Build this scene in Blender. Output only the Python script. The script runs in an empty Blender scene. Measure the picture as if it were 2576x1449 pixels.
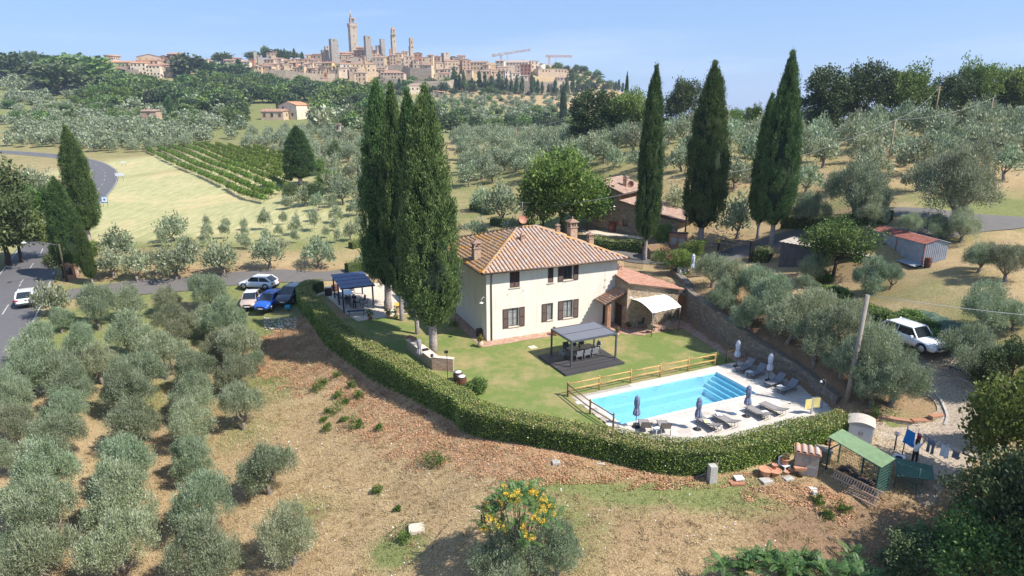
import bpy,math,random
import numpy as np
from math import pi,sin,cos,tan,atan,atan2,radians,sqrt,hypot
random.seed(7)
rng=np.random.default_rng(11)
D=bpy.data
SC=bpy.context.scene
COL=SC.collection

# ------------------------------------------------------------------ camera, sky, sun, exposure
PITCH=radians(16.0)
FOC=1603.0            # focal length in units of a 2576-wide frame
CAMZ=20.0
cam=D.cameras.new('camera');cam.lens=36.0 * FOC / 2576.0;cam.sensor_width=36.0
cam.clip_start=0.5;cam.clip_end=40000
camo=D.objects.new('camera',cam);COL.objects.link(camo)
camo.location=(0,0,CAMZ);camo.rotation_euler=(pi/2 - PITCH,0,0)
SC.camera=camo

SUN_EL=radians(48.5);SUN_DIR=np.array([0.91,-0.42]);SUN_DIR=SUN_DIR/np.linalg.norm(SUN_DIR)
world=D.worlds.new("World");SC.world=world;world.use_nodes=True
wn=world.node_tree;wn.nodes.clear()
wo=wn.nodes.new('ShaderNodeOutputWorld');bg=wn.nodes.new('ShaderNodeBackground')
sky=wn.nodes.new('ShaderNodeTexSky');sky.sky_type = 'NISHITA';sky.sun_disc=False
sky.sun_elevation=SUN_EL;sky.sun_rotation=atan2(SUN_DIR[0],SUN_DIR[1])
sky.air_density=1.0;sky.dust_density=0.25;sky.ozone_density=3.5;sky.altitude=300
bg.inputs['Strength'].default_value=0.15
tc=wn.nodes.new('ShaderNodeTexCoord');mp=wn.nodes.new('ShaderNodeMapping')
mp.inputs['Scale'].default_value=(1.0,1.0,9.0);mp.inputs['Rotation'].default_value=(0.0,0.06,0.3)
nz=wn.nodes.new('ShaderNodeTexNoise');nz.inputs['Scale'].default_value=1.7;nz.inputs['Detail'].default_value=5;nz.inputs['Roughness'].default_value=0.55
cr=wn.nodes.new('ShaderNodeValToRGB')
cr.color_ramp.elements[0].position=0.56;cr.color_ramp.elements[0].color=(0,0,0,1)
cr.color_ramp.elements[1].position=0.80;cr.color_ramp.elements[1].color=(0.42,0.42,0.42,1)
mx=wn.nodes.new('ShaderNodeMix');mx.data_type = 'RGBA'
mx.inputs['B'].default_value=(3.6,4.1,4.9,1)
hs=wn.nodes.new('ShaderNodeHueSaturation');hs.inputs['Saturation'].default_value=1.12;hs.inputs['Value'].default_value=1.0
wn.links.new(tc.outputs['Generated'],mp.inputs['Vector']);wn.links.new(mp.outputs[0],nz.inputs['Vector'])
wn.links.new(nz.outputs[0],cr.inputs[0]);wn.links.new(cr.outputs[0],mx.inputs['Factor'])
wn.links.new(sky.outputs[0],hs.inputs['Color'])
m2=wn.nodes.new('ShaderNodeMix');m2.data_type = 'RGBA';m2.inputs['Factor'].default_value=.8;m2.inputs['B'].default_value=(1.26,1.94,3.35,1)
wn.links.new(hs.outputs[0],m2.inputs['A']);wn.links.new(m2.outputs['Result'],mx.inputs['A'])
wn.links.new(mx.outputs['Result'],bg.inputs['Color']);wn.links.new(bg.outputs[0],wo.inputs[0])

sl=D.lights.new('sun','SUN');sl.energy=4.9;sl.angle=radians(0.55);sl.color=(1.0,0.945,0.86)
so=D.objects.new('sun',sl);COL.objects.link(so)
so.rotation_euler=(pi/2 - SUN_EL,0,atan2(SUN_DIR[0],-SUN_DIR[1]))
so.location=(40,-30,80)
SC.view_settings.view_transform = 'Standard';SC.view_settings.look = 'None'
SC.view_settings.exposure=0.76;SC.view_settings.gamma=1.0
SC.view_settings.use_curve_mapping=False
SC.cycles.max_bounces=7;SC.cycles.diffuse_bounces=3;SC.cycles.glossy_bounces=3
SC.cycles.transmission_bounces=5;SC.cycles.transparent_max_bounces=8;SC.cycles.volume_bounces=0

# ------------------------------------------------------------------ projection helpers
CP,SP=cos(PITCH),sin(PITCH)
def ray(u,v):
    dx=(u-1288)/FOC;dy=(724.5-v)/FOC
    return dx,CP + dy*SP,-SP + dy*CP
def W(u,v,z=0.0):                       # point where the sight line of (u, v) meets height z
    a,b,c=ray(u,v);t=(z-CAMZ)/c
    return (a*t,b*t,z)
def WY(u,v,Y):                          # point of the sight line at distance Y ahead
    a,b,c=ray(u,v);t=Y/b
    return (a*t,Y,CAMZ + c*t)
def zm(x0,y0,s): return lambda x,y: ((x0+s*x)*.62890625,(y0+s*y)*.62890625)
z1=zm(1750,830,1000/2337);z2=zm(2100,1150,900/2174);z3=zm(2400,1350,1000/2576)
z4=zm(3050,1550,1046/2010);z5=zm(3300,1050,796/1774);z6=zm(1100,1000,900/2174)
z7=zm(2300,650,1000/2415);z8=zm(3100,200,996/1604);z0=zm(0,500,1200/1830)
zA=zm(380,180,620/2576);zB=zm(940,160,500/2576);zC=zm(1380,60,500/2264);zD=zm(1780,160,660/2576)
zL=zm(0,1500,1300/2343);zF=zm(1100,1500,1900/2576)

# ------------------------------------------------------------------ tagging
def tag(o,label=None,cat=None,group=None,kind=None):
    if label: o['label']=label
    if cat: o['category']=cat
    if group: o['group']=group
    if kind: o['kind']=kind
    return o
def empty(name,loc=(0,0,0),rz=0.0,label=None,cat=None,group=None):
    o=D.objects.new(name,None);COL.objects.link(o)
    o.empty_display_size=0.3
    o.location=loc;o.rotation_euler=(0,0,rz)
    return tag(o,label,cat,group)
def copy_tree(o,parent=None):
    c=o.copy();COL.objects.link(c)
    if parent is not None: c.parent=parent
    for ch in o.children: copy_tree(ch,c)
    return c
def dup(root,loc,rz=0.0,label=None,group=None,s=None):
    c=copy_tree(root);c.location=loc;c.rotation_euler=(0,0,rz)
    if s is not None: c.scale=s if hasattr(s,'__len__') else (s,s,s)
    if label: c['label']=label
    if group: c['group']=group
    return c
def link(name,me,parent=None,mat=None):
    o=D.objects.new(name,me);COL.objects.link(o)
    if parent is not None: o.parent=parent
    if mat is not None and not me.materials: me.materials.append(mat)
    return o

# ------------------------------------------------------------------ mesh builder
BOXF=[(0,3,2,1),(4,5,6,7),(0,1,5,4),(1,2,6,5),(2,3,7,6),(3,0,4,7)]
class MB:
    def __init__(s): s.v=[];s.f=[];s.m=[];s.mi=0;s.sm=[]
    def quad(s,pts):
        n=len(s.v);s.v+=[tuple(p) for p in pts];s.f.append(tuple(range(n,n+len(pts))));s.m.append(s.mi);s.sm.append(False)
    def box(s,x0,y0,z0,x1,y1,z1,rz=0.0,c=None,tilt=None):
        n=len(s.v)
        P=[(x0,y0,z0),(x1,y0,z0),(x1,y1,z0),(x0,y1,z0),(x0,y0,z1),(x1,y0,z1),(x1,y1,z1),(x0,y1,z1)]
        if rz or c:
            c=c or (0,0)
            ca,sa=cos(rz),sin(rz);P=[(c[0]+x*ca-y*sa,c[1]+x*sa+y*ca,z) for x,y,z in P]
        s.v+=P
        for f in BOXF: s.f.append(tuple(n+i for i in f));s.m.append(s.mi);s.sm.append(False)
        return s
    def cbox(s,c,d,rz=0.0):
        return s.box(-d[0]/2,-d[1]/2,c[2]-d[2]/2,d[0]/2,d[1]/2,c[2]+d[2]/2,rz,(c[0],c[1]))
    def hexa(s,P):
        n=len(s.v);s.v+=[tuple(p) for p in P]
        for f in BOXF: s.f.append(tuple(n+i for i in f));s.m.append(s.mi);s.sm.append(False)
        return s
    def beam(s,a,b,w,h=None):          # rectangular bar from a to b
        h=h or w;a=np.array(a,float);b=np.array(b,float);d=b-a;L=np.linalg.norm(d)
        if L<1e-6: return s
        d /= L;up=np.array([0,0,1.0]) if abs(d[2])<.95 else np.array([0,1.0,0])
        r=np.cross(d,up);r /= np.linalg.norm(r);u=np.cross(r,d)
        P=[a-r*w/2-u*h/2,a+r*w/2-u*h/2,b+r*w/2-u*h/2,b-r*w/2-u*h/2,a-r*w/2+u*h/2,a+r*w/2+u*h/2,b+r*w/2+u*h/2,b-r*w/2+u*h/2]
        return s.hexa(P)
    def tube(s,pts,rad,n=8,caps=True):
        pts=[np.array(p,float) for p in pts];k=len(pts)
        if not hasattr(rad,'__len__'): rad=[rad]*k
        base=len(s.v);ref=None
        for i,p in enumerate(pts):
            d=pts[min(i+1,k-1)] - pts[max(i-1,0)];d=d/(np.linalg.norm(d)+1e-9)
            if ref is None: ref=np.array([1.0,0,0]) if abs(d[0])<.9 else np.array([0,1.0,0])
            a=np.cross(d,ref);a /= np.linalg.norm(a);b=np.cross(d,a);ref=-np.cross(d,a) if False else ref
            for j in range(n):
                t=2*pi*j/n;s.v.append(tuple(p + rad[i]*(a*cos(t)+b*sin(t))))
        for i in range(k-1):
            for j in range(n):
                s.f.append((base+i*n+j,base+i*n+(j+1) % n,base+(i+1)*n+(j+1) % n,base+(i+1)*n+j));s.m.append(s.mi);s.sm.append(True)
        if caps:
            s.f.append(tuple(base+j for j in range(n))[::-1]);s.m.append(s.mi);s.sm.append(False)
            s.f.append(tuple(base+(k-1)*n+j for j in range(n)));s.m.append(s.mi);s.sm.append(False)
        return s
    def lathe(s,prof,n=16,c=(0,0,0),cap=True,smooth=True):
        base=len(s.v);k=len(prof)
        for r,z in prof:
            for j in range(n):
                t=2*pi*j/n;s.v.append((c[0]+r*cos(t),c[1]+r*sin(t),c[2]+z))
        for i in range(k-1):
            for j in range(n):
                s.f.append((base+i*n+j,base+i*n+(j+1) % n,base+(i+1)*n+(j+1) % n,base+(i+1)*n+j));s.m.append(s.mi);s.sm.append(smooth)
        if cap:
            s.f.append(tuple(base+j for j in range(n))[::-1]);s.m.append(s.mi);s.sm.append(False)
            s.f.append(tuple(base+(k-1)*n+j for j in range(n)));s.m.append(s.mi);s.sm.append(False)
        return s
    def prism(s,poly,z0,z1):            # poly ccw, vertical extrusion (z may be lists)
        n=len(poly);b=len(s.v)
        za=z0 if hasattr(z0,'__len__') else [z0]*n;zb=z1 if hasattr(z1,'__len__') else [z1]*n
        s.v+=[(p[0],p[1],za[i]) for i,p in enumerate(poly)] + [(p[0],p[1],zb[i]) for i,p in enumerate(poly)]
        s.f.append(tuple(range(b,b+n))[::-1]);s.f.append(tuple(range(b+n,b+2*n)));s.m+=[s.mi]*2;s.sm+=[False]*2
        for i in range(n):
            j=(i+1) % n;s.f.append((b+i,b+j,b+n+j,b+n+i));s.m.append(s.mi);s.sm.append(False)
        return s
    def xform(s,n0,f):
        for i in range(n0,len(s.v)): s.v[i]=tuple(f(s.v[i]))
        return s
    def mesh(s,name,mats=None):
        me=D.meshes.new(name);me.from_pydata(s.v,[],s.f)
        if mats is not None:
            for m in (mats if isinstance(mats,(list,tuple)) else [mats]): me.materials.append(m)
        if any(s.m): me.polygons.foreach_set('material_index',s.m)
        me.polygons.foreach_set('use_smooth',s.sm)
        me.update();return me
    def build(s,name,mats=None,parent=None):
        return link(name,s.mesh(name,mats),parent)
def quads_mesh(name,V,mat,tri=False):
    """V: (n,4,3) or (n,3,3) array of loose faces"""
    V=np.asarray(V,np.float32);n,k=V.shape[:2]
    me=D.meshes.new(name);me.vertices.add(n*k);me.loops.add(n*k);me.polygons.add(n)
    me.vertices.foreach_set('co',V.reshape(-1));me.loops.foreach_set('vertex_index',np.arange(n*k,dtype=np.int32))
    me.polygons.foreach_set('loop_start',np.arange(0,n*k,k,dtype=np.int32));me.polygons.foreach_set('loop_total',np.full(n,k,np.int32))
    if isinstance(mat,(list,tuple)):
        for m in mat: me.materials.append(m)
    else: me.materials.append(mat)
    me.update(calc_edges=True);return me
def add_quads(mb,V):
    n0=len(mb.v);V=np.asarray(V);n,k=V.shape[:2]
    mb.v+=[tuple(p) for p in V.reshape(-1,3)]
    mb.f+=[tuple(range(n0+i*k,n0+i*k+k)) for i in range(n)];mb.m+=[mb.mi]*n;mb.sm+=[False]*n

# ------------------------------------------------------------------ materials
def mat_new(name):
    m=D.materials.new(name);m.use_nodes=True;nt=m.node_tree;nt.nodes.clear()
    out=nt.nodes.new('ShaderNodeOutputMaterial');b=nt.nodes.new('ShaderNodeBsdfPrincipled')
    nt.links.new(b.outputs[0],out.inputs[0]);return m,nt,b,out
def N(nt,t,**kw):
    n=nt.nodes.new(t)
    for k,v in kw.items():
        if k.startswith('i_'): n.inputs[k[2:].replace('_',' ')].default_value=v
        else: setattr(n,k,v)
    return n
def ramp(nt,fac,stops,interp='LINEAR'):
    r=nt.nodes.new('ShaderNodeValToRGB');r.color_ramp.interpolation=interp
    el=r.color_ramp.elements
    while len(el)<len(stops): el.new(0.5)
    for e,(p,c) in zip(el,stops): e.position=p;e.color=(*c,1) if len(c)==3 else c
    nt.links.new(fac,r.inputs[0]);return r.outputs[0]
def mixc(nt,f,a,b,typ='MIX'):
    m=nt.nodes.new('ShaderNodeMix');m.data_type = 'RGBA';m.blend_type=typ
    for key,val in (('Factor',f),('A',a),('B',b)):
        if hasattr(val,'links') or hasattr(val,'is_linked'): nt.links.new(val,m.inputs[key])
        else: m.inputs[key].default_value=val if key=='Factor' else (*val,1)
    return m.outputs['Result']
def noise(nt,scale,detail=3,rough=0.6,vec=None,dist=0.0):
    n=N(nt,'ShaderNodeTexNoise',i_Scale=scale,i_Detail=detail,i_Roughness=rough,i_Distortion=dist)
    if vec is not None: nt.links.new(vec,n.inputs['Vector'])
    return n.outputs[0]
def coords(nt,kind='Object'):
    return N(nt,'ShaderNodeTexCoord').outputs[kind]
def bump(nt,b,h,strength=0.3,dist=0.02):
    bn=N(nt,'ShaderNodeBump',i_Strength=strength,i_Distance=dist)
    nt.links.new(h,bn.inputs['Height']);nt.links.new(bn.outputs[0],b.inputs['Normal'])
def simple(name,col,rough=0.6,var=0.12,scale=6.0,metal=0.0,bmp=0.0,col2=None,spec=0.4,coat=0.0,coord='Object',detail=4):
    m,nt,b,out=mat_new(name)
    b.inputs['Roughness'].default_value=rough;b.inputs['Metallic'].default_value=metal
    b.inputs['Specular IOR Level'].default_value=spec;b.inputs['Coat Weight'].default_value=coat;b.inputs['Coat Roughness'].default_value=.06
    n=noise(nt,scale,detail,.65,coords(nt,coord))
    c2=col2 or tuple(max(0,c*(1-2*var)) for c in col);c1=col if col2 else tuple(min(1,c*(1+var)) for c in col)
    nt.links.new(ramp(nt,n,[(0.3,c2),(0.7,c1)]),b.inputs['Base Color'])
    if bmp: bump(nt,b,n,bmp)
    return m
def leafmat(name,cols,rough=0.6,trans=0.25,nscale=0.6,spec=0.25,hue=True,hv=.02):
    """cols: list of colours spread over the leaves at random"""
    m,nt,b,out=mat_new(name)
    g=N(nt,'ShaderNodeNewGeometry');oi=N(nt,'ShaderNodeObjectInfo')
    n=noise(nt,nscale,2,.5,coords(nt,'Object'))
    pass
    ad=N(nt,'ShaderNodeMath',operation='MULTIPLY_ADD');nt.links.new(g.outputs['Random Per Island'],ad.inputs[0]);ad.inputs[1].default_value=0.62
    sub=N(nt,'ShaderNodeMath',operation='MULTIPLY_ADD');nt.links.new(n,sub.inputs[0]);sub.inputs[1].default_value=1.1;sub.inputs[2].default_value=-0.36
    nt.links.new(sub.outputs[0],ad.inputs[2])
    k=len(cols);col=ramp(nt,ad.outputs[0],[(0.05+0.9*i/max(1,k-1),c) for i,c in enumerate(cols)])
    if hue:
        h=N(nt,'ShaderNodeHueSaturation');mr=N(nt,'ShaderNodeMapRange');nt.links.new(oi.outputs['Random'],mr.inputs[0])
        mr.inputs['To Min'].default_value=0.78;mr.inputs['To Max'].default_value=1.22
        nt.links.new(mr.outputs[0],h.inputs['Value']);nt.links.new(col,h.inputs['Color'])
        mr2=N(nt,'ShaderNodeMapRange');mm=N(nt,'ShaderNodeMath',operation='FRACT');m3=N(nt,'ShaderNodeMath',operation='MULTIPLY');m3.inputs[1].default_value=7.31
        nt.links.new(oi.outputs['Random'],m3.inputs[0]);nt.links.new(m3.outputs[0],mm.inputs[0]);nt.links.new(mm.outputs[0],mr2.inputs[0])
        mr2.inputs['To Min'].default_value=0.5-hv;mr2.inputs['To Max'].default_value=0.5+hv;nt.links.new(mr2.outputs[0],h.inputs['Hue'])
        col=h.outputs[0]
    nt.links.new(col,b.inputs['Base Color'])
    b.inputs['Roughness'].default_value=rough;b.inputs['Specular IOR Level'].default_value=spec
    tr=N(nt,'ShaderNodeBsdfTranslucent');ms=N(nt,'ShaderNodeMixShader');ms.inputs[0].default_value=trans
    nt.links.new(col,tr.inputs['Color']);nt.links.new(b.outputs[0],ms.inputs[1]);nt.links.new(tr.outputs[0],ms.inputs[2])
    nt.links.new(ms.outputs[0],out.inputs[0]);return m
M={}
# ------------------------------------------------------------------ terrain heights
_cp=[]
def _z(u,v,z): x,y,_=W(u,v,z);_cp.append((x,y,z))
def _y(u,v,Y): _cp.append(WY(u,v,Y))
for a in [(0,1449,-4.6),(400,1449,-4.5),(800,1449,-3.6),(1288,1449,-2.3),(1800,1449,-1.9),(2300,1449,-2.0),(2576,1449,-1.5),
          (1288,1330,-1.5),(1288,1250,-.9),(1640,1180,-.3),(1850,1215,-.3),(1250,1130,-.5),(1050,1010,-.7),(900,910,-.7),(1640,1300,-1.1),(2000,1250,-.6),
          (900,1000,-2.2),(700,950,-3.2),(730,1330,-3.4),(400,1300,-4.1),(100,1300,-4.2),(0,1100,-3.4),(300,1100,-3.8),(500,950,-3.5),(1000,1150,-2.1),(950,1280,-2.9),
          (200,900,-2.5),(-40,860,-1.2),(50,780,-.8),(60,850,-1.3),(140,640,-.5),(300,728,-.6),(640,740,-.5),(450,722,-.5),(700,850,-2.3),(640,800,-1.5),(790,850,-1.4),(740,800,-.4),
          (400,672,.9),(600,667,1.1),(800,657,1.1),(300,682,.5),(450,600,.9),(700,600,1.2),(850,620,1.4),(300,560,0),(400,500,0),(600,500,.6),
          (300,420,.5),(250,470,-.2),(200,402,1.2),(100,390,1.5),(-30,378,2),(500,420,1.8),(700,440,3),(450,372,3.2),(700,372,5.5),(900,560,2),(900,480,3.5),(900,400,6.5),
          (20,640,-.3),(40,520,-.5),(100,450,0),(1150,560,2.6),(1300,560,3.5),(1250,500,3.8),(1250,420,5),(1250,350,8),(1060,640,1.2),(1200,600,2.2)]: _z(*a)
for a in [(50,350,301),(50,300,390),(50,250,470),(50,192,600),(200,200,600),(200,260,470),(350,220,560),
          (700,338,275),(700,300,390),(700,240,560),(500,230,580),(450,300,380),(300,330,310),(1000,300,400),(1000,345,260),(1250,300,430),(1250,262,600),(1400,290,480),
          (270,196,640),(430,196,650),(560,186,690),(640,150,790),(720,148,860),(700,195,700),(870,195,730),(900,150,850),(1000,212,715),(1000,150,840),
          (1150,225,700),(1150,165,810),(1300,222,720),(1300,165,800),(1390,165,830),(1400,222,730),(1480,180,850),(1530,215,880),(1560,240,900),
          (1450,352,170),(1450,400,130),(1450,500,105),(1700,350,140),(1700,366,120),(1700,450,95),(1700,520,87),(1700,580,80),
          (2200,328,135),(2200,366,110),(2200,450,80),(2200,520,68),(2200,560,63),(2200,603,59),(2500,316,125),(2500,400,90),(2500,500,70),(2500,570,60),(2500,640,54),(2500,700,49),(2560,780,44),
          (1950,560,73),(1950,480,86),(1950,400,110)]: _y(*a)
_cp+=[(36,57,6.5),(39,52,6.8),(34,48,6.0),(32.5,43.5,5.0),(35,38,4.6),(31.2,42.3,3.5),(28,43,3.2),(26,50,3.3),(23.5,56,3.4),(21,60,3.3),(20,66,3.0),(26,68,3.5),(30,65,4.3),(30,58,4.0),
        (18.6,50,2.0),(20.4,45,1.6),(22.6,40.5,1.2),(25,44,2.6),(28,39,1.8),(29,36,.8),(26,34.5,.1),(23.5,34,0),(21.5,33,0),(20,30.5,-.3),(23,29,-.5),(28,31,0),(19,27,-1.2),(25,25,-1.4),(33,36,1.8),(34,30,.4),(40,36,4),
        (16,74,2.9),(12,80,3.6),(18,83,3.8),(23,77,3.7),(31,74,4.6),(8,72,2.4),(0,72,1.7),(-8,72,.9),(-16,74,.2),
        (100,300,-15),(60,300,-5),(220,600,-50),(190,850,5),(260,1000,-30),(0,1200,50),(-300,1200,40),(-700,900,30),(-500,600,45),(-400,300,15),(-150,60,-6),(-120,20,-12),(-60,0,-9),(60,0,-2),(0,0,-9),(120,60,14),(120,120,12),
        (3000,3000,-90),(-3000,3000,-60),(0,4000,-80),(3000,0,-60),(-3000,0,-60),(12000,12000,-80),(-12000,12000,-80),(0,12000,-80),(12000,0,-80),(-12000,0,-80),(600,1500,-70),(800,300,-60)]
_cp+=[(24.5,36.6,0),(27,36,.05),(25,38.9,1.0),(27,38.6,1.1)]
_cp=np.array(_cp,float)
def _phi(r2): return np.sqrt(r2 + 16.0)
_n=len(_cp);_A=np.zeros((_n+3,_n+3));_d2=((_cp[:,None,:2]-_cp[None,:,:2])**2).sum(-1)
_A[:_n,:_n]=_phi(_d2) - np.eye(_n)*0.6;_A[:_n,_n]=1;_A[_n,:_n]=1;_A[:_n,_n+1:]=_cp[:,:2]/1000;_A[_n+1:,:_n]=_cp[:,:2].T/1000
_w=np.linalg.solve(_A,np.concatenate([_cp[:,2],[0,0,0]]))
def base_h(x,y):
    out=_w[_n] + _w[_n+1]*x/1000 + _w[_n+2]*y/1000
    for i in range(_n): out=out + _w[i]*np.sqrt((x-_cp[i,0])**2+(y-_cp[i,1])**2+16.0)
    return out
def sdf(poly,x,y):                       # signed distance, inside negative
    P=np.array(poly,float);n=len(P);d=np.full(np.shape(x),1e9);ins=np.zeros(np.shape(x),bool)
    for i in range(n):
        a=P[i];b=P[(i+1) % n];e=b-a;wx=x-a[0];wy=y-a[1]
        t=np.clip((wx*e[0]+wy*e[1])/max(e@e,1e-12),0,1);d=np.minimum(d,(wx-e[0]*t)**2+(wy-e[1]*t)**2)
        c=(a[1]<=y)!=(b[1]<=y);xi=a[0] + (y-a[1])*e[0]/(e[1] if abs(e[1])>1e-9 else 1e-9)
        ins ^= c & (x<xi)
    d=np.sqrt(d);return np.where(ins,-d,d)
def sstep(a,b,x): t=np.clip((x-a)/(b-a),0,1);return t*t*(3-2*t)

# garden terrace outline (hedge line, retaining wall line, back of the yard)
HEDGE=[W(*z6(x,y),1.3)[:2] for x,y in [(430,305),(335,300),(275,360),(330,440),(450,560),(600,700),(780,830),(950,930),(1150,1030),(1350,1140),(1560,1260),(1800,1380)]]
HEDGE+=[W(u,v,1.3)[:2] for u,v in [(1202,1018),(1341,1052),(1527,1087),(1689,1115),(1805,1115),(1900,1100),(2000,1075),(2080,1055),(2135,1038)]]
WALLB=[(22.34,39.99),(21.35,44.43),(19.37,48.31),(18.31,51.32),(16.86,58.31)]     # foot of the stone retaining wall
GARDEN=HEDGE + WALLB + [(16.2,60.5),(9,73),(-4,70.5),(-9,72.5),(-15,72.5)]
GX0,GX1,GY0,GY1,ST=-76.0,62.0,20.0,104.0,0.55
def _axis(a,b,lo,hi,g=1.03):
    m=list(np.arange(a,b+1e-6,ST));s=ST;v=m[-1]
    while v<hi: s *= g;v+=s;m.append(v)
    s=ST;v=m[0]
    while v>lo: s *= g;v -= s;m.insert(0,v)
    return np.array(m)
AX=_axis(GX0,GX1,-4000,4000);AY=_axis(GY0,GY1,-60,4300)
XX,YY=np.meshgrid(AX,AY,indexing='ij')
HH=base_h(XX,YY)
_g=sdf(GARDEN,XX,YY)
near=(XX>-80) & (XX<60) & (YY<110)
_small=(np.sin(XX*0.9+1.3*np.sin(YY*.7))*np.sin(YY*1.1+.6*np.sin(XX*.8)))*0.07*sstep(.5,3,_g)
HH=HH + np.where(near,_small,0)
HH=np.where(near,HH*sstep(-0.1,0.75,_g),HH)      # plateau z = 0 inside
POOLO=(5.45,41.26);PA=radians(24.2);PL,PW=11.5,4.15
DRYARD=[W(*z4(x,y),0)[:2] for x,y in [(790,300),(1000,330),(1100,360),(1230,480),(1290,700),(1060,760),(960,640),(700,450)]]
_d=sdf(DRYARD,XX,YY)
def H(x,y):
    x=np.asarray(x,float);y=np.asarray(y,float)
    i=np.clip(np.searchsorted(AX,x)-1,0,len(AX)-2);j=np.clip(np.searchsorted(AY,y)-1,0,len(AY)-2)
    fx=(x-AX[i])/(AX[i+1]-AX[i]);fy=(y-AY[j])/(AY[j+1]-AY[j])
    # same split diagonal as the triangulated grid
    h00,h10,h11,h01=HH[i,j],HH[i+1,j],HH[i+1,j+1],HH[i,j+1]
    r=np.where(fx>=fy,h00+(h10-h00)*fx+(h11-h10)*fy,h00+(h01-h00)*fy+(h11-h01)*fx)
    return float(r) if r.ndim==0 else r
def G(u,v,tmax=2500,t0=18.0):           # ground point seen at (u, v)
    a,b,c=ray(u,v)
    t=t0*1.03**np.arange(0,240);t=t[t<tmax]
    h=CAMZ + c*t - H(a*t,b*t);k=np.argmax(h<0)
    if h[k]>=0:
        if tmax<2000: return None
        q=WY(u,v,150.0);return (q[0],q[1],float(H(q[0],q[1])))
    lo,hi=t[max(k-1,0)],t[k]
    for _ in range(18):
        mid=(lo+hi)/2
        if CAMZ + c*mid<H(a*mid,b*mid): hi=mid
        else: lo=mid
    return (a*hi,b*hi,H(a*hi,b*hi))
# ------------------------------------------------------------------ surface masks on the ground
def wz(u,v): p=G(u,v);return (p[0],p[1])
GM=np.zeros(XX.shape+(4,))
def blob(ch,u,v,rx,ry,val,rot=0.0):
    p=G(u,v)
    if p is None: return
    dx,dy=XX-p[0],YY-p[1];ca,sa=cos(rot),sin(rot);a=(dx*ca+dy*sa)/rx;b=(-dx*sa+dy*ca)/ry
    GM[...,ch]=np.maximum(GM[...,ch],val*np.exp(-(a*a+b*b)**1.3))
for a in [(450,520,60,60,.55),(330,470,40,60,.5),(700,590,30,14,.6),(850,570,25,12,.6),(420,600,30,12,.5),(250,820,8,8,.7),(200,900,7,5,.6),(380,1000,5,4,.5),
          (640,800,7,7,.85),(560,730,12,2.5,.8),(350,735,12,3,.7),(700,755,7,4,.6),(690,960,5,6,.55),(600,1100,3,3,.4),(1650,1215,5.5,1.6,1,),(1480,1200,4,1.4,.85),(1850,1250,3,1.5,.6),(1780,1240,3,1.5,.7),
          (2480,520,9,8,.6),(2150,500,8,4,.4),(1900,500,20,8,.25),(2350,720,5,5,.3),(2480,820,4,6,.4),(2200,740,5,3,.3),(1150,545,8,3,.5),(1400,560,9,4,.8),
          (1650,530,12,4,.5),(900,470,20,30,.5),(650,310,50,40,.4),(200,330,60,40,.4),(900,330,60,50,.45),(1300,470,30,20,.3),(300,300,260,160,.42),(700,330,120,80,.3),(100,250,260,200,.6),(500,260,300,200,.6),(900,300,250,200,.55),(1300,420,120,60,.4),(1450,1330,2,3,.4),(1000,1380,1.5,1.5,.8),(760,1290,2,2,.4),(2230,1080,2,2,.5),(2350,590,8,4,.3)]: blob(0,*a)
for a in [(760,860,6,5,1),(850,900,5,4,1),(950,960,6,2.5,1,-.6),(1050,1060,7,2.5,1,-.5),(1180,1120,6,2,1,-.35),(1350,1160,5,1.6,1,-.2),(1500,1180,6,.8,.9,-.1),(1650,1195,6,.5,.9),(820,950,3,3,.5),(1990,1235,3,1,.8),(1700,1200,6,.6,.8),
          (1950,800,3,8,.35,.6),(2090,1260,1.3,1.2,1),(2240,1255,2,1.5,.4)]: blob(1,*a)
for a in [(1900,830,4,14,.9,.5),(2060,950,3,5,.9,.5),(1500,1330,8,4,.35),(2150,1350,6,3,.8),(2400,1380,6,3,.8),(300,690,30,2.2,.5),(900,690,10,2,.6),(1170,540,10,4,.6),(2000,590,14,3,.5),(2200,750,8,2,.4,.7),(1700,590,20,2,.4)]: blob(2,*a)
for a in [(420,480,45,55,1),(330,560,25,25,1),(520,560,30,18,.9),(700,580,35,14,.6),(860,560,20,12,.5),(340,420,30,40,.9),(560,530,30,20,.9)]: blob(3,*a)
def rotm(p,a): return (p[0]*cos(a)-p[1]*sin(a),p[0]*sin(a)+p[1]*cos(a))

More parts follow.
